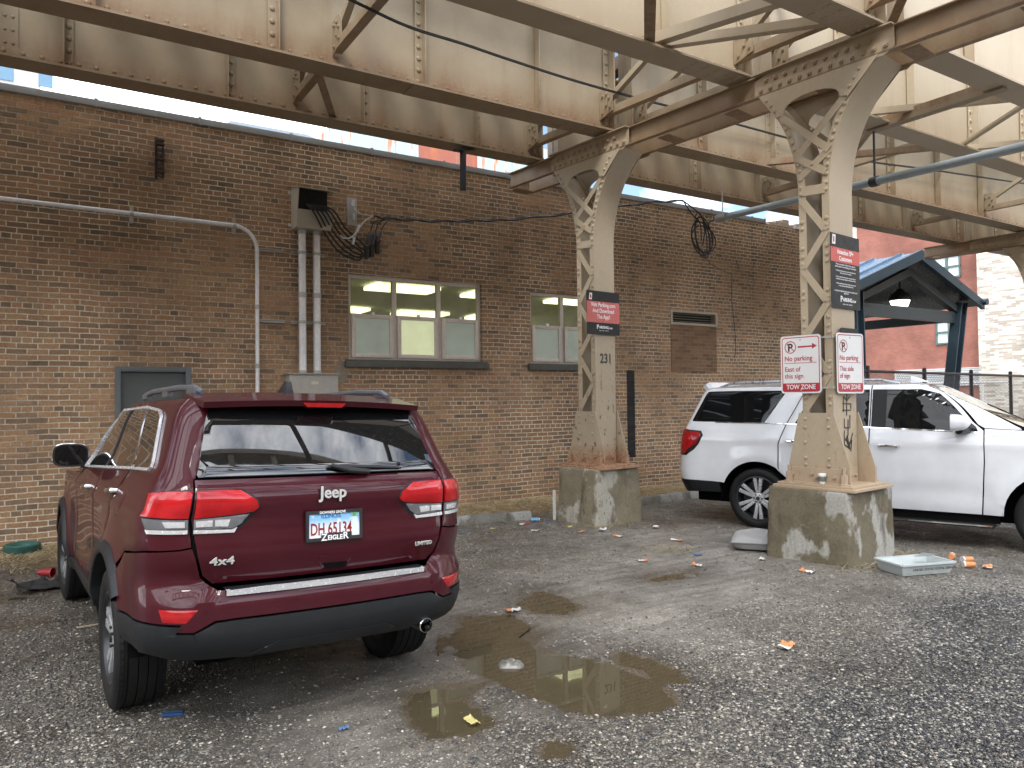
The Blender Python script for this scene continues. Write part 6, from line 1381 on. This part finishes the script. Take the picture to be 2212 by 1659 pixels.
m = MB(); m.bar(a+dd_*.1+Vector((0, 0, .06)), a+dd_*.1+Vector((0, 0, .62)), .012, .012); mk('pipe_hanger', m, M_GALV, gp)
ow = curve([P3(u, v, d) for u, v, d in ((560, -90, 6.2), (755, 0, 7.0), (880, 58, 7.5), (1000, 96, 8.1), (1100, 130, 8.6), (1230, 172, 9.3), (1350, 206, 10.0), (1500, 245, 10.9), (1620, 277, 11.6), (1750, 313, 12.4), (1850, 345, 13.1), (2000, 366, 14.2), (2130, 385, 15.3), (2300, 410, 17))], 8)
m = MB(); m.tube(ow, .010, 6); m.tube([p+Vector((0, 0, .018)) for p in ow], .006, 6); tag(mk('overhead_wire', m, M_WIRE), 'long thin black wire slung diagonally below the girders', 'wire')
# ================================================================ signs
M_SBLK = flat('sign_black', (.014, .015, .016), .5, 0, .1, Specular__IOR__Level=.25); M_SRED = flat('sign_red', (.50, .055, .04), .32, 0, .06); M_SWH = flat('sign_white', (.72, .72, .70), .35, 0, .06, 0, 6); M_INK = flat('sign_red_ink', (.42, .02, .035), .4, 0, .05); M_BINK = flat('black_ink', (.012, .012, .012), .45)
def B2(O, a, b, z): return O+E1*a+E2*b+Vector((0, 0, z))
def board(name, label, cat, M, w, h, group, r=.0, mat=None, thick=.004):
    """a sign board: M has its origin at the lower left corner, x along, y up, z out"""
    s_ = thing(name, label, cat, M @ Vector((w/2, 0, 0)), group); pts = []
    if r:
        for cx_, cy_, a0 in ((w-r, r, -90), (w-r, h-r, 0), (r, h-r, 90), (r, r, 180)): pts += [(cx_+r*math.cos(R(a0+k*15)), cy_+r*math.sin(R(a0+k*15))) for k in range(7)]
    else: pts = [(0, 0), (w, 0), (w, h), (0, h)]
    m = MB(); m.prism(pts, lambda u, v_, d_: M @ Vector((u, v_, d_)), -thick, 0); mk('board', m, mat, s_); return s_
def rect(par, M, x0, x1, y0, y1, z, mat, nm='band'):
    m = MB(); m.box(x0, x1, y0, y1, .0002, z, M); return mk(nm, m, mat, par)
def txt(par, M, s_, x, y, size, mat, nm='lettering', sx=1, bold=0, z=.002, align='LEFT'): return text_mesh(nm, s_, size, mat, M @ Matrix.Translation((x, y, z)), par, sx=sx, bold=bold, ext=.0004, align=align)
def parking_logo(par, M, cx_, y, sc, mat):
    txt(par, M, 'P', cx_-.135*sc, y-.008*sc, .085*sc, mat, bold=.002*sc); txt(par, M, 'ARKING', cx_-.085*sc, y, .052*sc, mat, bold=.0015*sc, sx=.95); txt(par, M, '.COM', cx_+.098*sc, y, .030*sc, mat, bold=.001*sc)
    txt(par, M, 'PARK.  BETTER.  FORWARD.', cx_-.088*sc, y-.035*sc, .016*sc, mat, sx=.95)
# red-band board on column 231
Mv = frame(B2(O1, -.40, -.150, 2.588), E1, (0, 0, 1)); w_, h_ = .645, .60
sA = board('parking_sign', 'black and red board telling customers to download the app, on column 231', 'sign', Mv, w_, h_, 'parking company boards', mat=M_SBLK)
rect(sA, Mv, .0, w_, .165, .455, .0012, M_SRED); Msl = Mv
for i, s_ in enumerate(('Visit Parking.com', 'And Download', 'The App!')): txt(sA, Mv, s_, w_/2, .385-i*.082, .080, M_WHT, align='CENTER', bold=.0012, sx=.86)
parking_logo(sA, Mv, w_/2+.0, .085, 1.0, M_WHT)
m = MB(); m.prism([(0, 0), (.055, 0), (.062, .09), (.012, .09)], lambda u, v_, d_: Mv @ Vector((.045+u, .475+v_, d_)), .0005, .0015); mk('sticker', m, M_SWH, sA)
m = MB(); m.prism([(0, .0), (.03, .01), (.028, .05), (.005, .055)], lambda u, v_, d_: Mv @ Vector((.062+u, .492+v_, d_)), .0016, .0022); mk('sticker_mark', m, M_INK, sA)
for bb in (1, -1):
    pass
# tall board on the right column
Mw = frame(B2(O2, -.245, -.220, 2.612), E1, (0, 0, 1)); w_, h_ = .60, .77
sB = board('parking_sign', 'tall black board with red band and small print, on the right column', 'sign', Mw, w_, h_, 'parking company boards', mat=M_SBLK)
rect(sB, Mw, .0, w_, .475, .625, .0012, M_SRED)
for i, s_ in enumerate(('Attention SP+', 'Customers')): txt(sB, Mw, s_, w_/2, .562-i*.066, .068, M_WHT, align='CENTER', bold=.001, sx=.88)
lines = [('Please remember to follow these steps to', .447), ('avoid a ticket or tow during your reservation:', .423), ('1. Verify that the license plate on your vehicle matches the', .382), ('license plate on your reservation.', .360), ('2. Please confirm the details of your reservation with your', .318), ('confirmation and keep it displayed on the dash at all times.', .296), ('3. Please remember the duration of your reservation and', .250), ('do not exceed your planned length of stay.', .228), ('IF YOU NEED ANY ASSISTANCE PLEASE CONTACT CUSTOMER CARE AT', .170), ('(888) 472-7598', .150)]
for s_, y in lines:
    big_ = y > .42; sz = .026 if big_ else .0205; cx_ = w_/2; txt(sB, Mw, s_, w_/2, y, sz, M_WHT, align='CENTER' if big_ or y < .2 else 'CENTER', sx=.92 if big_ else (.72 if y < .2 else .86), nm='small_print')
parking_logo(sB, Mw, w_/2+.02, .075, 1.05, M_WHT)
m = MB(); m.prism([(0, 0), (.065, 0), (.075, .10), (.012, .10)], lambda u, v_, d_: Mw @ Vector((.03+u, .655+v_, d_)), .0005, .0015); mk('sticker', m, M_SWH, sB)
m = MB(); m.prism([(0, .0), (.03, .01), (.028, .06), (.005, .065)], lambda u, v_, d_: Mw @ Vector((.05+u, .672+v_, d_)), .0016, .0022); mk('sticker_mark', m, M_INK, sB)
# no parking signs
def ring2(par, M, cx_, cy_, r, w, mat, n=36):
    m = MB(); P = [M @ Vector((cx_+rr*math.cos(2*math.pi*k/n), cy_+rr*math.sin(2*math.pi*k/n), .0016)) for rr in (r, r-w) for k in range(n)]
    m.add(P, [(k, (k+1) % n, n+(k+1) % n, n+k) for k in range(n)]); mk('prohibition_ring', m, mat, par, smooth=False)
def noparking(M, label, second, arrow, w=.457, h=.61):
    s_ = board('no_parking_sign', label, 'sign', M, w, h, 'no parking signs strapped to the right column', r=.035, mat=M_SWH)
    b = .016; m = MB()                                                # red border line
    def rr(off, r): return [(cx_+r*math.cos(R(a0+k*15)), cy_+r*math.sin(R(a0+k*15))) for cx_, cy_, a0 in ((w-off-r, off+r, -90), (w-off-r, h-off-r, 0), (off+r, h-off-r, 90), (off+r, off+r, 180)) for k in range(7)]
    A, B = rr(b, .028), rr(b+.009, .022); n = len(A); m.add([M @ Vector((x, y, .0012)) for x, y in A+B], [(k, (k+1) % n, n+(k+1) % n, n+k) for k in range(n)]); mk('border', m, M_INK, s_, smooth=False)
    q = [(x, y) for x, y in rr(b+.002, .026) if y < .12]; m = MB(); lo = [p for p in rr(b+.002, .026) if p[1] < .06]
    m.prism([(b+.002, .108)]+sorted([p for p in lo if p[0] < w/2], key=lambda p: -p[1]+p[0]*0)+sorted([p for p in lo if p[0] > w/2], key=lambda p: p[1])+[(w-b-.002, .108)], lambda u, v_, d_: M @ Vector((u, v_, d_)), .0003, .0016); mk('bottom_band', m, M_INK, s_, smooth=False)
    txt(s_, M, 'TOW ZONE', w/2, .045, .068, M_SWH, align='CENTER', bold=.0016, sx=.88, z=.0024)
    txt(s_, M, 'No parking', .045, .345, .074, M_INK, bold=.0008, sx=.94, z=.0016)
    rect(s_, M, .045, w-.05, .318, .323, .0016, M_INK, 'rule')
    for i, t_ in enumerate(second): txt(s_, M, t_, .045, .232-i*.072, .072, M_INK, bold=.0006, sx=.92, z=.0016)
    cx_, cy_ = .115, .49; ring2(s_, M, cx_, cy_, .066, .009, M_INK)
    txt(s_, M, 'P', cx_-.032, cy_-.042, .115, M_BINK, bold=.003, z=.0012)
    m = MB(); m.bar(M @ Vector((cx_-.044, cy_+.044, .0026)), M @ Vector((cx_+.044, cy_-.044, .0026)), .009, .0006, M.to_3x3() @ Vector((0, 0, 1))); mk('prohibition_bar', m, M_INK, s_)
    if arrow:
        m = MB(); m.prism([(.20, .482), (.36, .482), (.36, .462), (.415, .492), (.36, .522), (.36, .498), (.20, .498)], lambda u, v_, d_: M @ Vector((u, v_, d_)), .0003, .0016); mk('arrow', m, M_INK, s_, smooth=False)
    m = MB(); m.dome(M @ Vector((w/2, h-.045, 0)), M.to_3x3() @ Vector((0, 0, 1)), .009); m.dome(M @ Vector((w/2, .035, .001)), M.to_3x3() @ Vector((0, 0, 1)), .009); mk('bolt', m, M_GALVD, s_)
    return s_
Mn1 = frame(B2(O2, -.265, .352, 1.735), -E2, (0, 0, 1)); noparking(Mn1, 'square-on white no parking sign with a red arrow, East of this sign', ('East of', 'this sign'), True)
Mn2 = frame(B2(O2, -.19, -.232, 1.728), E1-E2*.12, (0, 0, 1)); noparking(Mn2, 'white no parking sign, This side of sign, right of the arrow sign', ('This side', 'of sign'), False, w=.457, h=.625)
Mn3 = frame(B2(O2, -.10, -.226, 1.78), E1, (0, 0, 1)); board('sign_backing', 'black rounded edge of an older sign behind the right no parking sign', 'sign', Mn3, .40, .63, None, r=.04, mat=M_SBLK)
for z, lb in ((2.31, 'upper steel strap holding the no parking signs'), (1.79, 'lower steel strap holding the no parking signs')):
    m = MB(); loop = [(-.245, .20), (-.245, -.214), (.30, -.214), (.30, .20)]
    for k in range(4): a, b = loop[k], loop[(k+1) % 4]; m.bar(B2(O2, *a, z), B2(O2, *b, z), .003, .018)
    tag(mk('sign_strap', m, M_GALVD), lb, 'strap', 'straps round the right column')
# stencilled number and spray tag
Mt = frame(B2(O1, -.125, -.118, 2.20), E1, (0, 0, 1)); num = text_mesh('stencil_number', '231', .185, M_BINK, Mt, None, ext=.0008, bold=.004, sx=.86)
cut = MB()
tag(num, 'black stencilled number 231 on the left column', 'number')
M2_ = frame(B2(O2, -.20, -.2035, 1.0), E1, (0, 0, 1)); gr_ = MB()
def st(pts): 
    for (x0_, y0_), (x1_, y1_) in zip(pts[:-1], pts[1:]): gr_.bar(M2_ @ Vector((x0_, y0_, .0015)), M2_ @ Vector((x1_, y1_, .0015)), .012, .002, E2)
G_ = lambda u, v_: (lambda d: ((d-(M2_.translation)).dot(E1), d.z-1.0))(CP+ray(u, v_)*(((O2+E2*-.2035)-CP).dot(E2)/ray(u, v_).dot(E2)))
for s_ in ([(1823, 856), (1829, 866), (1836, 856)], [(1829, 852), (1829, 898)], [(1820, 872), (1838, 872), (1838, 884)], [(1820, 886), (1838, 886)], [(1822, 856), (1822, 890)], [(1824, 904), (1824, 924), (1836, 924), (1836, 896)], [(1832, 906), (1832, 940), (1826, 950), (1836, 958), (1842, 935)], [(1824, 930), (1824, 960), (1836, 970), (1830, 940)], [(1828, 945), (1833, 966), (1840, 950), (1838, 975)]): st([G_(*p) for p in s_])
tag(mk('spray_tag', gr_, M_BINK), 'black spray paint tag below the right no parking sign', 'graffiti')
# ================================================================ litter and small things on the ground
def gz(x, y):
    i = (x+5.5)/18.0*(nx-1); j = (y+3.5)/14.4*(ny-1); i0, j0 = int(i), int(j); a, b = i-i0, j-j0
    return float((Z[j0, i0]*(1-a)+Z[j0, i0+1]*a)*(1-b)+(Z[j0+1, i0]*(1-a)+Z[j0+1, i0+1]*a)*b)
def ground_pt(u, v): p = onZ(u, v, 0); return p
# paper cup on the base plate
p = CP+ray(1776, 1036)*((B2(O2, -.285, -.1, 0)-CP).dot(E1)/ray(1776, 1036).dot(E1))
cu = thing('paper_cup', 'white paper coffee cup with dark print on the base of the right column', 'cup', (p.x, p.y, .802))
m = MB(); m.lathe((p.x, p.y, .802), [(0, .001), (.028, .001), (.030, .004), (.039, .092), (.0, .092)], 24); mk('cup_body', m, M_SWH, cu)
m = MB(); m.lathe((p.x, p.y, .802), [(.0325, .028), (.0385, .078)], 24); mk('cup_sleeve', m, flat('cup_print', (.16, .19, .16), .6, 0, .5, 0, 120), cu)
m = MB(); m.lathe((p.x, p.y, .894), [(.041, -.004), (.042, .004), (.038, .008), (.036, .018), (.0, .019)], 24); mk('cup_lid', m, M_SWH, cu)
# grey cushion leaning by the pedestal
cs = thing('cushion', 'grey square cushion lying against the mossy pedestal', 'cushion', (6.72, 5.68, 0))
m = MB(); n = 18; P = []; c0 = Vector((6.90, 5.72, gz(6.8, 5.7))); ex = (Vector((6.92, 5.34, 0))-Vector((6.56, 5.80, 0))).normalized(); ey = Vector((-ex.y, ex.x, 0))*1
w_, l_ = .30, .30
for top in (0, 1):
    for j in range(n+1):
        for i in range(n+1):
            a, b = -1+2*i/n, -1+2*j/n; e_ = (1-abs(a)**5)*(1-abs(b)**5); x = a*w_*(1-.04*abs(b)**2); y = b*l_*(1-.04*abs(a)**2)
            z = (.085+.075*e_**.5+.02*(b+.3)*e_) if top else (.085-.075*min(1, e_*1.5)**.5)
            P.append(c0+ex*x-ey*(-y)+Vector((0, 0, z+.012*math.sin(a*5+b*3)*e_*top)))
b_ = (n+1)**2; F = []
for o_ in (0, b_): F += [(o_+j*(n+1)+i, o_+j*(n+1)+i+1, o_+(j+1)*(n+1)+i+1, o_+(j+1)*(n+1)+i) for j in range(n) for i in range(n)]
m.add(P, F); mk('cushion_body', m, flat('cushion_cloth', (.30, .295, .29), .85, 0, .12, .3, 30), cs)
m = MB(); P = []
for i in range(41):
    t_ = i/10; a, b = [(-1+2*(t_ % 1), -1), (1, -1+2*(t_ % 1)), (1-2*(t_ % 1), 1), (-1, 1-2*(t_ % 1))][min(3, int(t_)) if t_ < 4 else 3]
    if t_ >= 4: a, b = -1, -1
    P.append(c0+ex*a*w_*.99+ey*b*l_*.99+Vector((0, 0, .09)))
m.tube(P, .008, 6); mk('piping', m, flat('cushion_piping', (.15, .145, .14), .7), cs)
# mail tub
mt = thing('mail_tub', 'white plastic mail tub lettered UNITED STATES POSTAL SERVICE on the gravel', 'tub', (7.2, 4.05, 0))
A = Vector((6.80, 4.0, 0)); Bv = Vector((7.40, 3.80, 0)); ex = (Bv-A).normalized(); ey = Vector((-ex.y, ex.x, 0)); Lt, Wt, Ht = .60, .36, .105
Mb = frame(A+Vector((0, 0, .008)), ex, ey)
M_TUB = flat('tub_plastic', (.44, .48, .475), .4, 0, .12, .05, 8)
m = MB(); inn = .035
O_ = [(-.0, -.0), (Lt, 0), (Lt, Wt), (0, Wt)]; I_ = [(inn, inn), (Lt-inn, inn), (Lt-inn, Wt-inn), (inn, Wt-inn)]
vs = [Mb @ Vector((x, y, 0)) for x, y in I_]+[Mb @ Vector((x, y, Ht)) for x, y in O_]+[Mb @ Vector((x+(.012 if x < Lt/2 else -.012), y+(.012 if y < Wt/2 else -.012), Ht)) for x, y in O_]+[Mb @ Vector((x+(.006 if x < Lt/2 else -.006), y+(.006 if y < Wt/2 else -.006), .006)) for x, y in I_]
F = [(3, 2, 1, 0), (12, 13, 14, 15)]
for k in range(4): j = (k+1) % 4; F += [(k, j, 4+j, 4+k), (4+k, 4+j, 8+j, 8+k), (8+k, 8+j, 12+j, 12+k)]
m.add(vs, F)
for k in range(4): a, b = vs[4+k], vs[4+(k+1) % 4]; m.bar(a, b, .022, .016)
mk('tub_body', m, M_TUB, mt)
m = MB()
for k in range(5): y = .08+k*.05; m.bar(Mb @ Vector((inn+.02, y, .008)), Mb @ Vector((Lt-inn-.02, y, .008)), .008, .006)
mk('ribs', m, M_TUB, mt)
Mtx = frame(Mb @ Vector((.10, -.003-.012+.0, .055)), ex, Vector((0, 0, 1))*Ht-ey*inn); text_mesh('lettering', 'UNITED STATES POSTAL SERVICE', .033, M_BINK, Mtx @ Matrix.Translation((0, 0, .004)), mt, ext=.0004, bold=.0008, sx=.98)
for x in (.06, .3): 
    m = MB(); m.box(0, .05, 0, .008, 0, .001, Mtx @ Matrix.Translation((x-.12, -.03, .004))); mk('small_print', m, M_GREYB, mt)
m = MB(); q0 = Mb @ Vector((.40, .30, Ht+.002)); m.add([q0, q0+ex*.16-ey*.02, q0+ex*.15-ey*.14+Vector((0, 0, .045)), q0+ex*.01-ey*.10+Vector((0, 0, .06)), ], [(0, 1, 2, 3)]); mk('torn_paper', m, M_SWH, mt)
# wrappers, cups and scraps
M_OR = flat('orange_print', (.58, .23, .09), .55, 0, .12); M_CRUM = flat('scrap_white', (.62, .61, .58), .6, 0, .15); M_BLUP = flat('scrap_blue', (.08, .17, .34), .4); M_YEL = flat('scrap_yellow', (.48, .42, .16), .5); M_REDP = flat('scrap_red', (.50, .03, .04), .5)
def scrap(name, label, cat, x, y, l, w, mats, group=None, h=.02, rot=None, seed=0):
    """crumpled piece of card: a bent, creased sheet; the printed part is a mesh of its own"""
    r_ = random.Random(int(x*1000)+seed); a = r_.uniform(0, 6.28) if rot is None else rot; t_ = thing(name, label, cat, (x, y, gz(x, y)), group)
    nx_, ny_ = 8, 5; Pt = []
    for j in range(ny_+1):
        for i in range(nx_+1):
            u, v_ = (i/nx_-.5)*l, (j/ny_-.5)*w; z = .006+h*abs(math.sin(i*1.3+seed+j*.6))*r_.uniform(.5, 1.1)+(h*1.2 if i in (0, nx_) else 0)*r_.random()
            u += r_.uniform(-1, 1)*l*.02; v_ += r_.uniform(-1, 1)*w*.05
            Pt.append(Vector((x+u*math.cos(a)-v_*math.sin(a), y+u*math.sin(a)+v_*math.cos(a), max(-.012, gz(x, y))+z)))
    sp_ = nx_ if len(mats) == 1 else r_.choice([4, 5])
    fr = lambda i0, i1: [(j*(nx_+1)+i, j*(nx_+1)+i+1, (j+1)*(nx_+1)+i+1, (j+1)*(nx_+1)+i) for j in range(ny_) for i in range(i0, i1)]
    for nm_, i0, i1, mt_ in (('blank_part', 0, sp_, mats[0]),)+((('printed_part', sp_, nx_, mats[1]),) if len(mats) > 1 else ()):
        m = MB(); m.add(Pt, fr(i0, i1)); mm = mk(nm_, m, mt_, t_, ang=25)
    return t_
OW = 'orange and white food wrappers littering the lot'
for x, y, l, lb in ((5.584, 8.60, .16, 'red and white crushed wrapper beside the left wheel stop'), (6.15, 7.60, .15, 'white paper scrap in front of pedestal 231'), (6.054, 7.162, .13, 'orange and white wrapper left of centre, below pedestal 231'), (6.843, 7.35, .12, 'orange and white wrapper right of pedestal 231'), (6.431, 6.543, .13, 'orange and white wrapper between the two pedestals'),
                 (5.63, 5.44, .12, 'orange wrapper left of the cushion, nearer the camera'), (5.327, 5.931, .11, 'flattened orange wrapper in the middle of the lot'), (6.28, 4.638, .14, 'orange and white wrapper in front of the mossy pedestal'), (7.858, 3.763, .13, 'white and orange wrapper farthest right, beyond the tub'),
                 (4.279, 3.347, .15, 'orange and white wrapper alone on the black gravel'), (3.24, 5.144, .12, 'orange wrapper beside the rippled puddle')):
    scrap('food_wrapper', lb, 'wrapper', x, y, l, l*.6, [M_CRUM, M_REDP if 'red and' in lb else M_OR] if 'scrap' not in lb else [M_CRUM], OW, h=.016)
for x, y, lb, mt_ in ((5.074, 8.515, 'yellow plastic scrap by the left wheel stop', M_YEL), (5.431, 8.081, 'white flattened carton below the left wheel stop', M_CRUM), (4.591, 8.452, 'blue and white scrap just right of the red car', M_BLUP), (6.042, 5.836, 'small blue and white scrap left of the cushion', M_BLUP), (6.381, 5.263, 'small white scrap at the left foot of the mossy pedestal', M_CRUM), (1.95, 3.521, 'yellowish leaf scrap in the small puddle', M_YEL), (1.336, 3.779, 'tiny blue scrap near the bottom of the lot', M_BLUP), (5.933, 8.015, 'yellow wrapper at the left foot of pedestal 231', M_YEL), (5.85, 7.66, 'flat orange scrap near pedestal 231', M_OR)):
    scrap('litter_scrap', lb, 'litter', x, y, .10 if 'tiny' not in lb else .05, .05 if 'tiny' not in lb else .03, [mt_], 'scraps of litter on the gravel', h=.012)
for x, y, a, lb in ((7.973, 4.16, .4, 'orange and white carton behind the mail tub'), (7.93, 3.99, 2.7, 'upper orange carton at the right end of the mail tub'), (7.72, 3.87, 2.5, 'lower orange carton at the right end of the mail tub')):
    t_ = thing('juice_cup', lb, 'carton', (x, y, gz(x, y)), 'orange cartons by the mail tub'); d = Vector((math.cos(a), math.sin(a), 0)); p = Vector((x, y, gz(x, y)+.036)); m = MB(); m.cyl(p-d*.06, p+d*.035, .026, 16, .030); mk('cup_body', m, M_OR, t_); m = MB(); m.cyl(p+d*.035, p+d*.050, .031, 16); mk('cup_rim', m, M_CRUM, t_)
x, y = 5.835, 8.68; t_ = thing('drink_can', 'pale blue drink can lying beside the left wheel stop', 'can', (x, y, 0)); m = MB(); p = Vector((x, y, gz(x, y)+.033)); m.cyl(p-Vector((.06, -.02, 0)), p+Vector((.05, -.02, 0)), .033, 16); mk('can_body', m, flat('can_blue', (.20, .36, .50), .3, .5), t_); m = MB(); m.cyl(p+Vector((.05, -.02, 0)), p+Vector((.06, -.022, 0)), .027, 16); mk('can_end', m, M_GALV, t_)
x, y = 5.905, 8.487; m = MB(); m.cyl((x, y, gz(x, y)+.004), (x, y, gz(x, y)+.022), .028, 14); tag(mk('bottle_cap', m, M_BLUP, bevel=.003), 'bright blue plastic cap near the drink can', 'cap')
# foil bag floating in the puddle
x, y = 2.584, 4.142; t_ = thing('foil_bag', 'crumpled silvery bag lying in the brown puddle', 'bag', (x, y, -.012)); m = MB(); n = 12; P = []
for j in range(n+1):
    for i in range(n+1):
        a, b = -1+2*i/n, -1+2*j/n; e_ = max(0, (1-a*a)*(1-b*b)); P.append(Vector((x, y, -.013))+RT*(a*.085*(1-.15*b*b))+Vector((FW.x, FW.y, 0))*(b*.06)+Vector((0, 0, .030*e_**.5+.012*math.sin(a*9+b*4)*e_+.006*math.sin(b*15+a*5)*e_)))
m.add(P, [(j*(n+1)+i, j*(n+1)+i+1, (j+1)*(n+1)+i+1, (j+1)*(n+1)+i) for j in range(n) for i in range(n)]); mk('bag_body', m, flat('foil', (.22, .215, .19), .35, .35, .5, .6, 45), t_)
# wheel stops
def stop(pa, pb, label):
    pa, pb = Vector((*pa, 0)), Vector((*pb, 0)); d = (pb-pa).normalized(); h = Vector((-d.y, d.x, 0)); L_ = (pb-pa).length; m = MB()
    prof = [(-.09, -.05), (-.09, .03), (-.055, .11), (.055, .11), (.09, .03), (.09, -.05)]
    ns = 26; P = [pa+d*(L_*k/ns)+h*(a*(1+.05*rnd.uniform(-1, 1)))+Vector((0, 0, z+.004*rnd.uniform(-1, 1))) for k in range(ns+1) for a, z in prof]; q = len(prof)
    m.add(P, [(i*q+k, i*q+(k+1) % q, (i+1)*q+(k+1) % q, (i+1)*q+k) for i in range(ns) for k in range(q)]+[tuple(range(q)), tuple(ns*q+k for k in range(q))]); tag(mk('wheel_stop', m, M_KERB, ang=30), label, 'wheel stop', 'concrete wheel stops along the wall')
stop((4.2, 9.33), (5.95, 8.98), 'left concrete wheel stop, half black, beside the red car'); stop((8.0, 9.12), (9.9, 9.30), 'right concrete wheel stop behind the white car')
# green hose reel lid, red cup, black cloth, at the far left
gt = thing('green_planter', 'low green plastic ring lying at the foot of the wall at far left', 'planter', (-.15, 10.2, 0))
m = MB(); m.lathe((-.15, 10.22, .0), [(.155, -.02), (.185, .03), (.185, .12), (.165, .135), (.12, .11), (.10, .06), (.0, .055)], 28); mk('ring_body', m, flat('green_plastic', (.02, .085, .07), .45, 0, .4, .2, 20), gt)
m = MB(); m.lathe((-.15, 10.22, .07), [(.05, 0), (.05, .02), (0, .025)], 12); mk('leaf_litter', m, flat('litter_tan', (.35, .30, .18), .8), gt)
rc_ = thing('red_cup', 'red plastic cup lying on its side left of the red car', 'cup', (.09, 8.75, 0)); d = Vector((.8, -.6, 0)).normalized(); p = Vector((.07, 8.8, gz(.07, 8.8)+.044)); m = MB(); m.cyl(p-d*.07, p+d*.07, .030, 18, .044, cap=False); m.cyl(p-d*.07, p-d*.066, .030, 18); mk('cup_body', m, flat('red_plastic', (.30, .015, .02), .35), rc_); m = MB(); m.lathe(p+d*.066, [(.043, 0), (.048, .003), (.048, .008), (.041, .008)], 18, d); mk('cup_rim', m, M_REDP, rc_)
scrap('black_cloth', 'heap of black cloth on the ground behind the front wheel', 'cloth', .08, 8.3, .55, .40, [flat('black_cloth_m', (.012, .012, .013), .8, 0, .4, .3, 30)], None, h=.06, rot=.2)
bs = thing('blue_strip', 'small dark blue plastic strip in front of the red car tyre', 'plastic strip', (.62, 4.49, 0)); M4 = frame((.573, 4.509, gz(.6, 4.5)+.004), (.094, -.042, .0), (.3, .9, 0)); m = MB(); m.box(0, .105, 0, .028, 0, .012, M4); mk('strip_edge', m, flat('plastic_blue', (.02, .07, .20), .4), bs); m = MB(); m.box(.004, .10, .029, .075, 0, .014, M4); mk('strip_body', m, flat('plastic_grey', (.06, .065, .07), .4), bs)
wpst = MB(); wpst.box(6.16, 6.185, 8.66, 8.70, -.05, .42); tag(mk('white_stake', wpst, M_SWH), 'thin white stake standing at the left edge of pedestal 231', 'stake')
m = MB(); m.tube(curve([ground_pt(985+0, 0+1262) for _ in range(1)]+[Vector((.75, 6.55, .012)), Vector((.9, 6.45, .02)), Vector((1.1, 6.4, .01))], 4), .01, 6) if False else None
m = MB(); m.tube([(.25, 6.62, .01), (.42, 6.60, .018), (.58, 6.64, .012)], .007, 6); tag(mk('stick', m, flat('dry_stick', (.34, .28, .2), .8)), 'pale dry stick between the wheels of the red car', 'stick')
